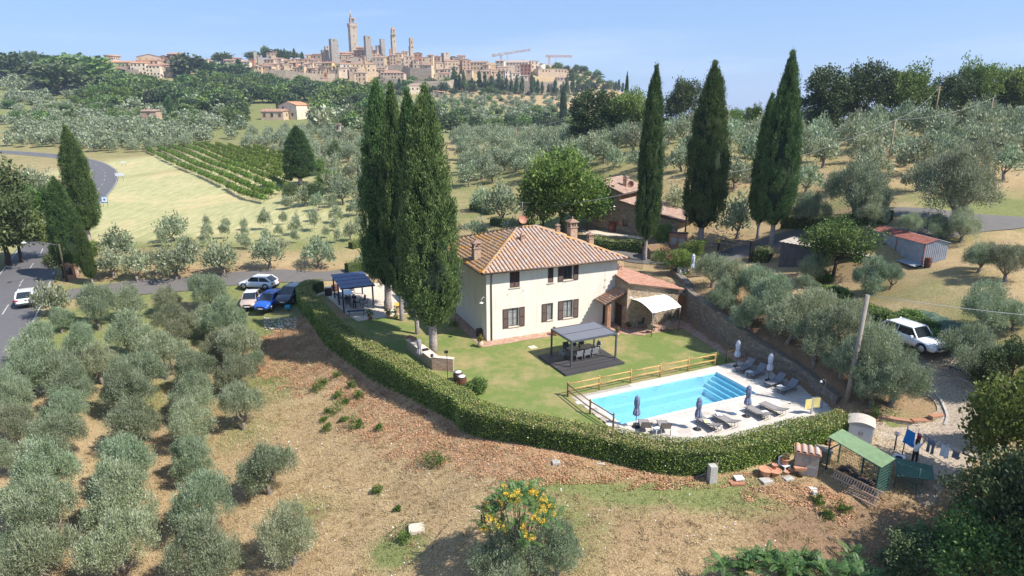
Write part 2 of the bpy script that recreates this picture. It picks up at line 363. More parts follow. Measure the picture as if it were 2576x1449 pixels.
def ground_mat():
    m,nt,b,out=mat_new('ground_cover');b.inputs['Roughness'].default_value=.95;b.inputs['Specular IOR Level'].default_value=.1
    at=N(nt,'ShaderNodeAttribute',attribute_name='cover');sep=N(nt,'ShaderNodeSeparateColor');nt.links.new(at.outputs['Color'],sep.inputs[0])
    co=coords(nt,'Object')
    n1=noise(nt,0.35,5,.65,co);n2=noise(nt,2.2,5,.7,co);n3=noise(nt,11,4,.75,co);n4=noise(nt,0.06,4,.6,co)
    straw=mixc(nt,n2,(.39,.285,.145),(.67,.525,.295))
    straw=mixc(nt,ramp(nt,n3,[(.36,(0,0,0)),(.66,(1,1,1))]),(.22,.15,.085),straw)
    soil=mixc(nt,n3,(.15,.09,.055),(.33,.22,.135))
    green=mixc(nt,n2,(.13,.155,.048),(.33,.32,.14));green=mixc(nt,ramp(nt,n3,[(.3,(0,0,0)),(.6,(1,1,1))]),(.055,.075,.02),green)
    def addf(ch,nn,k,lo,hi):
        a=N(nt,'ShaderNodeMath',operation='MULTIPLY_ADD');nt.links.new(nn,a.inputs[0]);a.inputs[1].default_value=k;nt.links.new(sep.outputs[ch],a.inputs[2])
        return ramp(nt,a.outputs[0],[(lo,(0,0,0)),(hi,(1,1,1))])
    straw=mixc(nt,ramp(nt,noise(nt,.22,5,.7,co,.8),[(.42,(0,0,0)),(.62,(1,1,1))]),mixc(nt,.38,straw,(.26,.17,.10)),straw)
    c=mixc(nt,addf(2,n2,.5,.45,.85),straw,soil)
    c=mixc(nt,addf(0,n1,.75,.46,.86),c,green)
    fm=N(nt,'ShaderNodeMapping');fm.inputs['Scale'].default_value=(1.6,.25,1);fm.inputs['Rotation'].default_value=(0,0,.5);nt.links.new(co,fm.inputs[0]);field=mixc(nt,ramp(nt,noise(nt,.8,7,.8,fm.outputs[0]),[(.35,(0,0,0)),(.65,(1,1,1))]),(.24,.27,.11),(.50,.43,.24));field=mixc(nt,ramp(nt,noise(nt,.045,5,.75,co,.6),[(.5,(0,0,0)),(.66,(.8,.8,.8))]),field,(.52,.40,.22));c=mixc(nt,ramp(nt,at.outputs['Alpha'],[(.35,(0,0,0)),(.7,(1,1,1))]),c,field)
    lit=mixc(nt,n3,(.26,.14,.08),(.52,.32,.19))
    a=N(nt,'ShaderNodeMath',operation='MULTIPLY');nt.links.new(addf(1,n2,.7,.72,1.1),a.inputs[0]);nt.links.new(ramp(nt,n3,[(.40,(0,0,0)),(.5,(.9,.9,.9))]),a.inputs[1])
    c=mixc(nt,a.outputs[0],c,lit)
    nt.links.new(c,b.inputs['Base Color'])
    bump(nt,b,n3,.8,.08);return m
M['ground']=ground_mat()
def build_ground():
    nx,ny=XX.shape;V=np.stack([XX,YY,HH],-1).reshape(-1,3)
    # punch the pool basin
    xa=XX-POOLO[0];ya=YY-POOLO[1];lx=xa*cos(PA)+ya*sin(PA);ly=-xa*sin(PA)+ya*cos(PA)
    inpool=(lx>-.6) & (lx<PL+.6) & (ly<.6) & (ly>-PW-.6)
    V[inpool.reshape(-1),2]=-1.9
    idx=np.arange(nx*ny).reshape(nx,ny);a,b_,c,d=idx[:-1,:-1].ravel(),idx[1:,:-1].ravel(),idx[1:,1:].ravel(),idx[:-1,1:].ravel()
    T=np.empty((len(a)*2,3),np.int32);T[0::2]=np.stack([a,b_,c],-1);T[1::2]=np.stack([a,c,d],-1)
    me=D.meshes.new('ground');me.vertices.add(len(V));me.vertices.foreach_set('co',V.astype(np.float32).ravel())
    me.loops.add(T.size);me.loops.foreach_set('vertex_index',T.ravel());n=len(T);me.polygons.add(n)
    me.polygons.foreach_set('loop_start',np.arange(0,3*n,3,dtype=np.int32));me.polygons.foreach_set('loop_total',np.full(n,3,np.int32))
    me.update(calc_edges=True);me.polygons.foreach_set('use_smooth',np.ones(n,bool))
    ca=me.color_attributes.new('cover','FLOAT_COLOR','POINT');C=np.ones((nx*ny,4),np.float32);C[:]=GM.reshape(-1,4);ca.data.foreach_set('color',C.ravel())
    return tag(link('ground',me,None,M['ground']),kind='structure',label='dry straw-coloured ground with green patches and fallen leaves')
build_ground()

# ------------------------------------------------------------------ roads
def smooth_line(P,step=2.0):
    P=[np.array(p[:2],float) for p in P];out=[]
    for i in range(len(P)-1):
        p0,p1,p2,p3=P[max(i-1,0)],P[i],P[i+1],P[min(i+2,len(P)-1)]
        k=max(2,int(np.linalg.norm(p2-p1)/step))
        for j in range(k):
            t=j/k;out.append(.5*((2*p1)+(-p0+p2)*t+(2*p0-5*p1+4*p2-p3)*t*t+(-p0+3*p1-3*p2+p3)*t**3))
    out.append(P[-1]);return np.array(out)
def ribbon(name,P,w,mat,off=0.05,step=1.2,nc=7,lo=0.0,hi=1.0,kind='structure',zf=None,label=None):
    L=smooth_line(P,step);T=np.gradient(L,axis=0);T /= np.linalg.norm(T,axis=1)[:,None];Nn=np.stack([-T[:,1],T[:,0]],-1)
    ww=np.interp(np.linspace(0,1,len(L)),np.linspace(0,1,len(w)),w) if hasattr(w,'__len__') else np.full(len(L),w)
    s=np.linspace(lo,hi,nc)-.5
    X=L[:,None,:] + Nn[:,None,:]*(s[None,:,None]*ww[:,None,None])
    Z=H(X[...,0],X[...,1]) + off if zf is None else zf(X[...,0],X[...,1])
    mb=MB();mb.v=[tuple(p) for p in np.concatenate([X,Z[...,None]],-1).reshape(-1,3)]
    for i in range(len(L)-1):
        for j in range(nc-1): mb.f.append((i*nc+j,i*nc+j+1,(i+1)*nc+j+1,(i+1)*nc+j)[::-1]);mb.m.append(0);mb.sm.append(True)
    o=mb.build(name,mat);return tag(o,label,kind=kind)
def asphalt(name,c1,c2,sc=1.2):
    m,nt,b,out=mat_new(name);b.inputs['Roughness'].default_value=.88;co=coords(nt)
    n=noise(nt,sc,5,.7,co);n2=noise(nt,30,2,.6,co);c=mixc(nt,n,c1,c2);c=mixc(nt,n2,c,(.1,.1,.1),'SOFT_LIGHT');nt.links.new(c,b.inputs['Base Color']);bump(nt,b,n2,.25);return m
M['asphalt']=asphalt('asphalt',(.135,.13,.135),(.19,.18,.18));M['asphalt2']=asphalt('worn_asphalt',(.14,.13,.12),(.23,.21,.19))
M['paint']=simple('road_paint',(.42,.42,.41),.7,.2,8)
M['verge']=simple('verge_gravel',(.36,.3,.22),.95,.25,5,bmp=.4)
RD=[W(-90,1000,-1.6),W(-25,850,-1.2),W(50,727,-.7),W(95,650,-.5),W(150,570,-.2)] + [G(205,520),G(247,478),G(264,448),G(258,426),G(222,408),G(150,394),G(60,386),G(-60,378)]
for p in []: pass
_rc=smooth_line(RD,3)
ribbon('road',RD,6.6,M['asphalt'],.07,nc=9,label='grey asphalt country road curving past the olive grove')
for sgn in (-1,1):
    off=[(p[0],p[1]) for p in _rc];T=np.gradient(_rc,axis=0);T /= np.linalg.norm(T,axis=1)[:,None]
    E_=_rc + np.stack([-T[:,1],T[:,0]],-1)*sgn*3.05
    ribbon('edge_line',E_[::2],.14,M['paint'],.085,nc=2,step=3)
for i in range(0,len(_rc)-3,3):
    ribbon('centre_line',_rc[i:i+2],.13,M['paint'],.085,nc=2,step=2)
SR=[W(165,740,-.5),W(300,727,-.5),W(420,722,-.5),W(560,716,-.4),W(700,710,-.3),W(790,705,0)[:2],(-14,75.2),(-7,75.8),(2,76),(10,75.5),(16,71.6),(21,69.6),(27,70.8),(33,69),(40,64.5),(49,61),(60,59)]
ribbon('side_road',SR,3.4,M['asphalt2'],.06,nc=5,label='narrow asphalt lane running behind the farmhouse')
ribbon('track',[G(2120,612),G(2175,604),G(2300,590),G(2400,578),G(2500,567),G(2620,556)],2.6,M['asphalt2'],.07,nc=5,label='grey farm track passing behind the metal shed')

# garden sheets (all flush surfaces a few millimetres apart)
def sheet(name,poly,z,mat,label=None,parent=None):
    mb=MB();mb.quad([(p[0],p[1],z) for p in poly]);o=mb.build(name,mat,parent)
    if parent is None: tag(o,label,kind='structure')
    return o
def lawn_mat():
    m,nt,b,out=mat_new('lawn_grass');b.inputs['Roughness'].default_value=.9;b.inputs['Specular IOR Level'].default_value=.15;co=coords(nt)
    n1=noise(nt,.28,4,.6,co);n2=noise(nt,7,4,.8,co);n3=noise(nt,1.4,4,.7,co)
    g=mixc(nt,n2,(.085,.125,.032),(.20,.245,.07));dry=mixc(nt,n2,(.23,.18,.08),(.36,.29,.14))
    mm=N(nt,'ShaderNodeMath',operation='MULTIPLY_ADD');nt.links.new(n3,mm.inputs[0]);mm.inputs[1].default_value=.6;nt.links.new(n1,mm.inputs[2])
    c=mixc(nt,ramp(nt,mm.outputs[0],[(.72,(0,0,0)),(1.02,(1,1,1))]),g,dry);nt.links.new(c,b.inputs['Base Color']);bump(nt,b,n2,.6,.05);return m
M['lawn']=lawn_mat()
M['gravel']=simple('pale_gravel',(.60,.51,.40),.95,.25,14,bmp=.6,detail=6)
M['greygravel']=simple('grey_gravel',(.40,.325,.245),.95,.3,9,bmp=.6,detail=6)
LAWNP=HEDGE[4:14]+[(6.2,37.2),(4.2,41.6),(18.0,48.0),(19.0,48.4),(18.31,51.32),(16.86,58.31),(15,60),(-3,62),(-12,62.5),(-12.5,60)]
sheet('lawn',LAWNP,.012,M['lawn'],'mown green lawn with drier tan patches around the farmhouse')
sheet('gravel_yard',[W(*z6(x,y),0)[:2] for x,y in [(330,480),(470,420),(690,620),(800,690),(1060,652),(1372,600)]]+[(-6,58.6),(-7.4,62),(-9.4,72.3),(-21.5,73),(-23,70)],.02,M['gravel'],'pale gravel yard under the cypresses and blue pergola')
DRIVE=[G(2320,1130),G(2400,1108),G(2440,1070),G(2440,1030),G(2412,990),G(2370,952),G(2335,920),G(2290,880),G(2235,845),G(2190,820)]
ribbon('driveway',DRIVE,[4,4.2,4.0,3.6,3.2,3.4,3.8,4.2,4.2,4],M['greygravel'],.05,nc=9,label='light gravel drive climbing to the parked white car')
_dy=[W(*z4(x,y),0)[:2] for x,y in [(770,290),(960,305),(1120,345),(1260,400),(1500,470),(1640,560),(1500,700),(1290,880),(1180,820),(1090,760),(980,560),(700,440)]]
def draped(name,poly,off,mat,label,step=.5):
    P=np.array(poly);xs=np.arange(P[:,0].min(),P[:,0].max()+step,step);ys=np.arange(P[:,1].min(),P[:,1].max()+step,step)
    mb=MB();X,Y=np.meshgrid(xs,ys,indexing='ij');s=sdf(poly,X,Y);Z=H(X,Y)+off-np.where(s>0,.12,0);nx,ny=X.shape
    mb.v=[tuple(p) for p in np.stack([X,Y,Z],-1).reshape(-1,3)]
    for i in range(nx-1):
        for j in range(ny-1):
            if s[i:i+2,j:j+2].min()<=0: mb.f.append((i*ny+j,(i+1)*ny+j,(i+1)*ny+j+1,i*ny+j+1));mb.m.append(0);mb.sm.append(True)
    return tag(mb.build(name,mat),label,kind='structure')
draped('gravel_drying_yard',_dy,.03,M['greygravel'],'grey gravel yard under the washing lines')
# ------------------------------------------------------------------ vegetation generators
def unit(a): return a/(np.linalg.norm(a,axis=-1,keepdims=True)+1e-9)
def leafcloud(C,O,per,rc,L,Wd,out=.5,up=.3,rnd=.7,flat=0.0,R=None,vs=1.0):
    """diamond leaves round clump centres C with outward directions O"""
    R=R or rng;n=len(C)*per;c=np.repeat(C,per,0);o=np.repeat(O,per,0)
    off=R.normal(size=(n,3))*rc;off[:,2] *= vs
    p=c+off;d=unit(o*out+np.array([0,0,up])+R.normal(size=(n,3))*rnd*.6)
    s=unit(np.cross(d,unit(o+R.normal(size=(n,3))*.9)));l=L*(.65+.7*R.random((n,1)));w=Wd*(.7+.6*R.random((n,1)))
    return np.stack([p,p+d*l*.45+s*w*.5,p+d*l,p+d*l*.45-s*w*.5],1)
def dirs(k,R,zlo=-.5,zhi=1.0):
    z=R.uniform(zlo,zhi,k);t=R.uniform(0,2*pi,k);r=np.sqrt(np.maximum(0,1-z*z));return np.stack([r*np.cos(t),r*np.sin(t),z],-1)
def lump(d,R,a=.22,f=3.0):
    ph=R.uniform(0,6,6);v=np.sin(d[:,0]*f+ph[0])*np.cos(d[:,1]*f+ph[1])+np.sin(d[:,2]*f*1.3+ph[2]+d[:,0]*2)+.6*np.sin(d[:,1]*f*2.2+ph[3]+d[:,2]*3)
    return 1+a*v
M['olive']=leafmat('olive_leaves',[(.09,.12,.055),(.21,.255,.14),(.315,.365,.225),(.48,.52,.38)],.5,.3,1.1,.4,hv=.035)
M['cyp']=leafmat('cypress_leaves',[(.025,.05,.017),(.07,.125,.042),(.12,.19,.062),(.20,.26,.095)],.6,.15,.8,.2)
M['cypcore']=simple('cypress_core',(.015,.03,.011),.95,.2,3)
M['oak']=leafmat('oak_leaves',[(.035,.065,.019),(.10,.165,.042),(.165,.245,.065),(.26,.34,.10)],.55,.25,.5,.3)
M['oakdark']=leafmat('dark_oak_leaves',[(.024,.042,.016),(.06,.092,.034),(.105,.145,.056),(.17,.21,.09)],.55,.15,.5,.3)
M['lime']=leafmat('light_green_leaves',[(.04,.075,.02),(.10,.16,.035),(.16,.235,.05),(.25,.32,.085)],.5,.35,.6,.3)
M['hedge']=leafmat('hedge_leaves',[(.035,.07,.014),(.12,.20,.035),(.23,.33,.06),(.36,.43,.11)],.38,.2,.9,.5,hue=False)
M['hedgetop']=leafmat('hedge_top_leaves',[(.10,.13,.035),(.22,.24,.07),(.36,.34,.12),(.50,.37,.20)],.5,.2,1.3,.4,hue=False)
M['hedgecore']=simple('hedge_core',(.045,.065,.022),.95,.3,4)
M['vine']=leafmat('vine_leaves',[(.07,.13,.025),(.15,.24,.04),(.25,.36,.07)],.5,.35,.7,.3)
M['bark']=simple('grey_bark',(.23,.19,.16),.95,.3,9,bmp=.8);M['cypbark']=simple('pale_cypress_bark',(.36,.31,.28),.95,.28,7,bmp=.9)
M['darkbark']=simple('dark_bark',(.09,.07,.05),.95,.3,9,bmp=.8)
M['straw']=leafmat('straw_grass',[(.27,.19,.10),(.48,.37,.21),(.66,.54,.34)],.9,.25,.5,.1,hue=False)
M['litter']=leafmat('fallen_leaves',[(.24,.12,.06),(.44,.24,.13),(.62,.40,.25)],.8,.05,.8,.2,hue=False)
M['weed']=leafmat('green_weeds',[(.05,.09,.02),(.11,.18,.04),(.19,.27,.07)],.7,.3,.8,.2,hue=False)
TPL={}
def trunk_mesh(R,h,r,limbs,spread,top,mat,lean=.15,n=7):
    mb=MB();b=np.array([R.normal()*lean,R.normal()*lean,h])
    mb.tube([(0,0,-.4),(0,0,0),tuple(b*.5+np.array([R.normal()*.08,0,0])),tuple(b)],[r*1.6,r*1.25,r,r*.85],n)
    for i in range(limbs):
        a=2*pi*(i+R.random()*.6)/limbs;e=np.array([cos(a)*spread*R.uniform(.6,1),sin(a)*spread*R.uniform(.6,1),top*R.uniform(.75,1)])
        mid=(b+e)/2+np.array([cos(a),sin(a),-.2])*spread*.15
        mb.tube([tuple(b*.97),tuple(mid),tuple(e)],[r*.62,r*.4,r*.12],6)
        for q in range(2):
            f=mid+R.normal(size=3)*spread*.35+np.array([0,0,spread*.35]);mb.tube([tuple(mid),tuple(f)],[r*.3,r*.08],5)
    return mb.mesh('trunk',mat)
def olive_tpl(seed,lod=0,style=0):
    R=np.random.default_rng(100+seed)
    k,per,L,w,rc=((330,74,.155,.042,.19) if lod==0 else (74,20,.40,.17,.30) if lod==1 else (26,14,.75,.5,.45))
    nl=R.integers(4,8);th=R.uniform(0,6.28)+np.arange(nl)*2*pi/nl+R.normal(size=nl)*.3;rr_=R.uniform(.75,1.35,nl)
    LC=np.stack([np.cos(th)*rr_,np.sin(th)*rr_,R.uniform(1.4,2.9,nl)],-1);LR=R.uniform(.75,1.2,nl)
    LC=np.concatenate([LC,[[R.normal()*.2,R.normal()*.2,R.uniform(2.9,3.5)]]]);LR=np.append(LR,R.uniform(.8,1.1))
    w_=LR**2/np.sum(LR**2);li=R.choice(nl+1,k,p=w_);d=dirs(k,R,-.75)
    C=LC[li]+d*LR[li][:,None]*(.62+.45*R.random((k,1)))*np.array([1,1,.9])
    ins=np.min(np.linalg.norm(C[:,None]-LC[None],axis=2)/LR[None],axis=1)>.55;C,d=C[ins],d[ins];C[:,2]=np.maximum(C[:,2],.7)
    Q=leafcloud(C,unit(d),per,rc,L,w,.55,.75,.75,R=R)
    if lod==0:
        m=d[:,2]>.1;S=C[m]+d[m]*.18
        Q=np.concatenate([Q,leafcloud(S,d[m],16,.07,.22,.035,.35,1.3,.4,R=R,vs=2.6)])
    return quads_mesh('crown',Q,M['olive']),trunk_mesh(R,.8,.2,4 if lod==0 else 3,1.1,2.6,M['bark'])
TPL['olive']=[olive_tpl(i,0) for i in range(6)];TPL['olive1']=[olive_tpl(20+i,1) for i in range(5)];TPL['olive2']=[olive_tpl(40+i,2) for i in range(4)]
def cyp_tpl(seed,Ht,Rm,lod=0,tops=1,prof=None):
    R=np.random.default_rng(300+seed)
    prof=prof or [(0,.25),(.04,.62),(.12,.86),(.25,1),(.45,.93),(.65,.74),(.8,.52),(.92,.26),(1,.03)]
    pt,pr=np.array(prof).T;base=Ht*.125;PT=[];OT=[]
    npl,kp,per=(250,15,19) if lod==0 else (34,6,8)
    for i in range(npl):                     # vertical plumes hugging the outline
        t0=R.random()**1.1*.93;a=R.uniform(0,2*pi);ln=R.uniform(1.4,3.2)/Ht;s=np.linspace(0,1,kp);t=np.minimum(t0+ln*s,1.02)
        fat=(.17+.12*R.random())*np.sin(pi*np.clip(s*.9+.1,0,1))**.7*Rm*min(1,.35+np.interp(t0,pt,pr));jit=R.uniform(.82,1.02)
        r=np.interp(np.minimum(t,1),pt,pr)*Rm*jit;dd=dirs(kp,R,-1);P=np.stack([np.cos(a)*r,np.sin(a)*r,base+t*Ht*.875],-1)+dd*fat[:,None]*.8
        PT.append(P);OT.append(unit(dd*.7+np.array([cos(a),sin(a),.35])))
    C=np.concatenate(PT);O=np.concatenate(OT)
    L,w,rc,vs=((.21,.075,.095,2.0) if lod==0 else (1.3,.6,.28,2))
    Q=leafcloud(C,unit(O),per,rc,L,w,.6,1.3,.6,R=R,vs=vs)
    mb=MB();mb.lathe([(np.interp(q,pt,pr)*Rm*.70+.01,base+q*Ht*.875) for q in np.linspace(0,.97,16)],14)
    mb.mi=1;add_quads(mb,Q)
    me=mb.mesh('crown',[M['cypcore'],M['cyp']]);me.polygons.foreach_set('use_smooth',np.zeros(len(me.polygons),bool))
    tr=MB();tr.tube([(0,0,-.5),(.05,0,Ht*.05),(0,0,Ht*.15),(0,.05,Ht*.5)],[Rm*.19,Rm*.155,Rm*.13,Rm*.05],10)
    return me,tr.mesh('trunk',M['cypbark'])
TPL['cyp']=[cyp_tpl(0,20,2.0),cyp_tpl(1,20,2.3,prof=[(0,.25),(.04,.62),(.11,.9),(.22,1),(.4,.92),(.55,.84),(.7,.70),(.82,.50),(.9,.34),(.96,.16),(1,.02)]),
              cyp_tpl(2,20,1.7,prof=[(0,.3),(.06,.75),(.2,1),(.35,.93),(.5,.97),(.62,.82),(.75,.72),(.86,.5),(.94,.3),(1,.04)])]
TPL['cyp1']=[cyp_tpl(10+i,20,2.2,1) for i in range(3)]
def broad_tpl(seed,mat,bark,lod=0,shape=(3.6,3.6,3.2),cz=5.0,th=2.6,L=None,open_=.17,clump=1.0):
    R=np.random.default_rng(500+seed)
    k,per=(260,40) if lod==0 else (60,22)
    d=dirs(k,R,-.7);f=lump(d,R,open_,3.4);rr=R.random(k)**.3
    C=d*np.array(shape)*(f*rr)[:,None];C[:,2]+=cz
    l,w,rc=(.30,.2,.36*clump) if lod==0 else (.9,.7,.6)
    if L: l,w=L
    Q=leafcloud(C,unit(d+np.array([0,0,.25])),per,rc,l,w,.7,.15,.8,R=R)
    return quads_mesh('crown',Q,mat),trunk_mesh(R,th,.22,4,shape[0]*.6,cz+shape[2]*.45,bark,n=8)
TPL['oak']=[broad_tpl(i,M['oak'],M['darkbark'],open_=.2) for i in range(3)]
TPL['oakdark']=[broad_tpl(10+i,M['oakdark'],M['darkbark'],open_=.2) for i in range(3)]
TPL['lime']=[broad_tpl(20+i,M['lime'],M['darkbark']) for i in range(2)]
TPL['oak1']=[broad_tpl(30+i,M['oak'],M['darkbark'],1,cz=4.6) for i in range(4)];TPL['oakdark1']=[broad_tpl(40+i,M['oakdark'],M['darkbark'],1,cz=4.6) for i in range(3)]
TPL['lime1']=[broad_tpl(50+i,M['lime'],M['darkbark'],1,cz=4.6) for i in range(2)]
TPL['conifer']=[broad_tpl(60+i,M['oakdark'],M['darkbark'],0,(2.6,2.6,4.6),5.2,2,clump=.9,open_=.12) for i in range(2)]
TPL['bush']=[broad_tpl(70+i,M['oak'],M['darkbark'],0,(1.0,1.0,.8),.8,.3,L=(.14,.09),clump=.35) for i in range(3)]
TPL['pine']=[broad_tpl(80,M['oakdark'],M['darkbark'],1,(5.2,5.2,1.7),8.5,7)]
TSIZE={};TCZ={}
for _k,_v in TPL.items():
    ws,hs,cs=[],[],[]
    for cr_,tr_ in _v:
        co=np.empty(len(cr_.vertices)*3,np.float32);cr_.vertices.foreach_get('co',co);co=co.reshape(-1,3)
        ws.append((np.percentile(co[:,0],99.7)-np.percentile(co[:,0],.3)+np.percentile(co[:,1],99.7)-np.percentile(co[:,1],.3))/2);hs.append(np.percentile(co[:,2],99.6));cs.append(np.median(co[:,2]))
    TSIZE[_k]=(float(np.mean(ws)),float(np.mean(hs)));TCZ[_k]=float(np.mean(cs))
_tn={'olive': 'olive_tree','cyp': 'cypress_tree','oak': 'oak_tree','lime': 'broadleaf_tree','conifer': 'conifer_tree','bush': 'bush','pine': 'umbrella_pine','oakdark': 'evergreen_oak'}
_cnt=0
def plant(kind,loc,sx,sz,label,group=None,rz=None,idx=None,lean=(0,0),cat=None):
    global _cnt;_cnt+=1
    T=TPL[kind];cr_,tr_=T[_cnt % len(T) if idx is None else idx]
    nm=_tn[kind.rstrip('12')]
    o=empty(nm,loc,random.uniform(0,6.28) if rz is None else rz,label,cat or ('bush' if nm=='bush' else 'tree'),group)
    o.scale=(sx,sx,sz);o.rotation_euler[0]=lean[0];o.rotation_euler[1]=lean[1]
    link('trunk',tr_,o);link('crown',cr_,o);return o
def olive_px(u,v,wpx,label,group,kind='olive',hf=1.08):
    """crown centre seen at (u, v), crown wpx wide"""
    a,b,c=ray(u,v);ln=sqrt(a*a+b*b+c*c);g=G(u,v);t=g[1]/b
    for _ in range(8):
        s=wpx*.86*t*ln/FOC/TSIZE[kind][0];hz=TCZ[kind]*s*hf
        lo,hi=10.0,t*1.3+20
        for _k in range(22):
            m=(lo+hi)/2
            if CAMZ+c*m-H(a*m,b*m)>hz: lo=m
            else: hi=m
        t=lo
    x,y=a*t,b*t;d=sqrt((x)**2+y*y)
    kk=kind if d<78 else 'olive1'
    return plant(kk,(x,y,H(x,y)-.05),s,s*hf,label,group)
def tree_px(kind,u,vt,vb,wpx,label,group=None,Y=None,idx=None,lean=(0,0),cat=None):
    p=WY(u,vb,Y) if Y else G(u,vb)
    a,b,c=ray(u,vb);t=p[1]/b;dist=t*sqrt(a*a+b*b+c*c)
    top=WY(u,vt,p[1])[2];hz=top-p[2];ww=wpx*dist/FOC
    W0,H0=TSIZE[kind];zb=min(p[2],H(p[0],p[1])) if Y else p[2]
    return plant(kind,(p[0],p[1],zb-.1),ww/W0,(hz+(p[2]-zb))/H0,label,group,idx=idx,lean=lean,cat=cat)

ORD=['first','second','third','fourth','fifth','sixth','seventh','eighth','ninth','tenth','eleventh','twelfth','thirteenth','fourteenth','fifteenth','sixteenth','seventeenth','eighteenth']
def proj(p):
    x,y,z=p[0],p[1],p[2]-CAMZ;d=y*CP - z*SP;return 1288+FOC*x/d,724.5-FOC*(y*SP+z*CP)/d
def rank_labels(group,what,rows,where):
    """tell the members of a group apart by their row (nearest first) and place in it"""
    T=[o for o in SC.objects if o.get('group')==group and o.parent is None];T.sort(key=lambda o: -proj(o.location)[1])
    per=-(-len(T)//rows)
    for r in range(rows):
        row=sorted(T[r*per:(r+1)*per],key=lambda o: proj(o.location)[0])
        for i,o in enumerate(row):
            k=ORD[i] if i<18 else 'far right'
            rw = 'nearest row' if r==0 else ('farthest row' if r==rows-1 else ORD[r]+' row back')
            o['label']=f'{what}, {k} from the left in the {rw} {where}'
# ------------------------------------------------------------------ hedges
def hedge(name,P,w,h,label,seed=0,dens=120,leaf=(.105,.07),top=None,zf=None,n=None,brown=.5):
    R=np.random.default_rng(seed);L=smooth_line(P,.4);T=np.gradient(L,axis=0);T /= np.linalg.norm(T,axis=1)[:,None];Nn=np.stack([-T[:,1],T[:,0]],-1)
    seg=np.linalg.norm(np.diff(L,axis=0),axis=1).sum()
    zb=H(L[:,0],L[:,1]) if zf is None else np.full(len(L),zf)
    zb=np.minimum(zb,np.minimum(H(L[:,0]+Nn[:,0]*w*.55,L[:,1]+Nn[:,1]*w*.55),H(L[:,0]-Nn[:,0]*w*.55,L[:,1]-Nn[:,1]*w*.55)))
    zt=(np.maximum(H(L[:,0],L[:,1]),zb) + h) if top is None else np.full(len(L),top)
    bum=np.interp(np.arange(len(L)),np.arange(0,len(L)+6,6),R.normal(size=len(np.arange(0,len(L)+6,6)))*.05);zt=zt+bum
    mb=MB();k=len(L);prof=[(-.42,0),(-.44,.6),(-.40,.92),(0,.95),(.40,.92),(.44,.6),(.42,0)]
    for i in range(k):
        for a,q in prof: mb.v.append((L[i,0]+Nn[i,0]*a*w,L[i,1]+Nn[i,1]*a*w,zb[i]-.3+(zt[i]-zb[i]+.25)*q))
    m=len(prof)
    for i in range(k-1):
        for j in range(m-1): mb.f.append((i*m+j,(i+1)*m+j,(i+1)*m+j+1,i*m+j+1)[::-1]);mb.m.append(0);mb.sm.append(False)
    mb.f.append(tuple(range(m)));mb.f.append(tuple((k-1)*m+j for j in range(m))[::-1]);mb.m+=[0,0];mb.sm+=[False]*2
    # leaves on both sides, top and the ends
    hh=float(np.mean(zt-zb));nl=int(seg*(2*hh+w)*dens)
    u=R.random(nl)*(k-1);i0=u.astype(int);fr=u-i0;i1=np.minimum(i0+1,k-1)
    def lp(A): return A[i0]*(1-fr)[:,None]+A[i1]*fr[:,None] if A.ndim==2 else A[i0]*(1-fr)+A[i1]*fr
    c,nn,b_,t_=lp(L),lp(Nn),lp(zb),lp(zt);per=2*hh+w;q=R.random(nl)*per
    side=np.where(q<hh,-1,np.where(q<2*hh,1,0));istop=side==0
    dent=.5+.5*np.sin(u*.55+side*2)*np.sin(u*.21+(q % hh)*2.3)
    off=np.where(istop,(q-2*hh-w/2),side*(w/2-.02-.16*dent*R.random(nl)-.03*R.random(nl)+.05*R.normal(size=nl)))
    z=np.where(istop,t_-.02+R.normal(size=nl)*.05+.12*(R.random(nl)<.03)*R.random(nl)+.05*np.sin(u*.7)*np.sin(u*.23+off*2),b_+(t_-b_)*R.random(nl))
    p=np.stack([c[:,0]+nn[:,0]*off,c[:,1]+nn[:,1]*off,z],-1)
    o=np.stack([nn[:,0]*side,nn[:,1]*side,np.where(istop,1.0,.35)],-1)
    d=unit(o*.6+R.normal(size=(nl,3))*.65+np.array([0,0,.2]));s=unit(np.cross(d,unit(o+R.normal(size=(nl,3))*.8)))
    l=leaf[0]*(.6+.8*R.random((nl,1)));ww=leaf[1]*(.7+.6*R.random((nl,1)))
    Q=np.stack([p,p+d*l*.5+s*ww*.5,p+d*l,p+d*l*.5-s*ww*.5],1)
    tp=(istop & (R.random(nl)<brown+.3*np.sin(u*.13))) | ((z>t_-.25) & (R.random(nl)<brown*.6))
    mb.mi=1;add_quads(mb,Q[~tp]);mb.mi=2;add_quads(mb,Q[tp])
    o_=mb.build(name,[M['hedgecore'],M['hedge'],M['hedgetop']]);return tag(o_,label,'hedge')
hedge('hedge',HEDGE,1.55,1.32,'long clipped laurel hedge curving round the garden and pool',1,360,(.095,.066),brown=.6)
hedge('hedge',[W(*z6(x,y),1.2)[:2] for x,y in [(690,165),(800,150),(930,150),(1040,175)]],1.3,1.3,'low clipped hedge behind the blue pergola at the yard end',2,110,zf=0)
def hp(*q): return [G(u,v)[:2] for u,v in q]
hedge('hedge',hp((1492,624),(1560,628),(1618,634)),1.5,1.3,'dark clipped hedge between farmhouse roof and stone outbuilding',3,70,(.12,.09),brown=.25)
hedge('hedge',hp((1240,564),(1290,572),(1338,578)),1.3,1.1,'clipped hedge behind the left part of the farmhouse roof',4,60,(.13,.1),brown=.3)
hedge('hedge',hp((1188,528),(1215,533),(1238,540)),1.3,1.1,'short clipped hedge on the slope right of the triple cypresses',5,60,(.13,.1),brown=.3)
hedge('hedge',hp((1975,573),(2060,574),(2140,566),(2238,560)),1.5,1.3,'long dark clipped hedge behind the double-topped cypress on the right bank',6,60,(.12,.09),brown=.3)
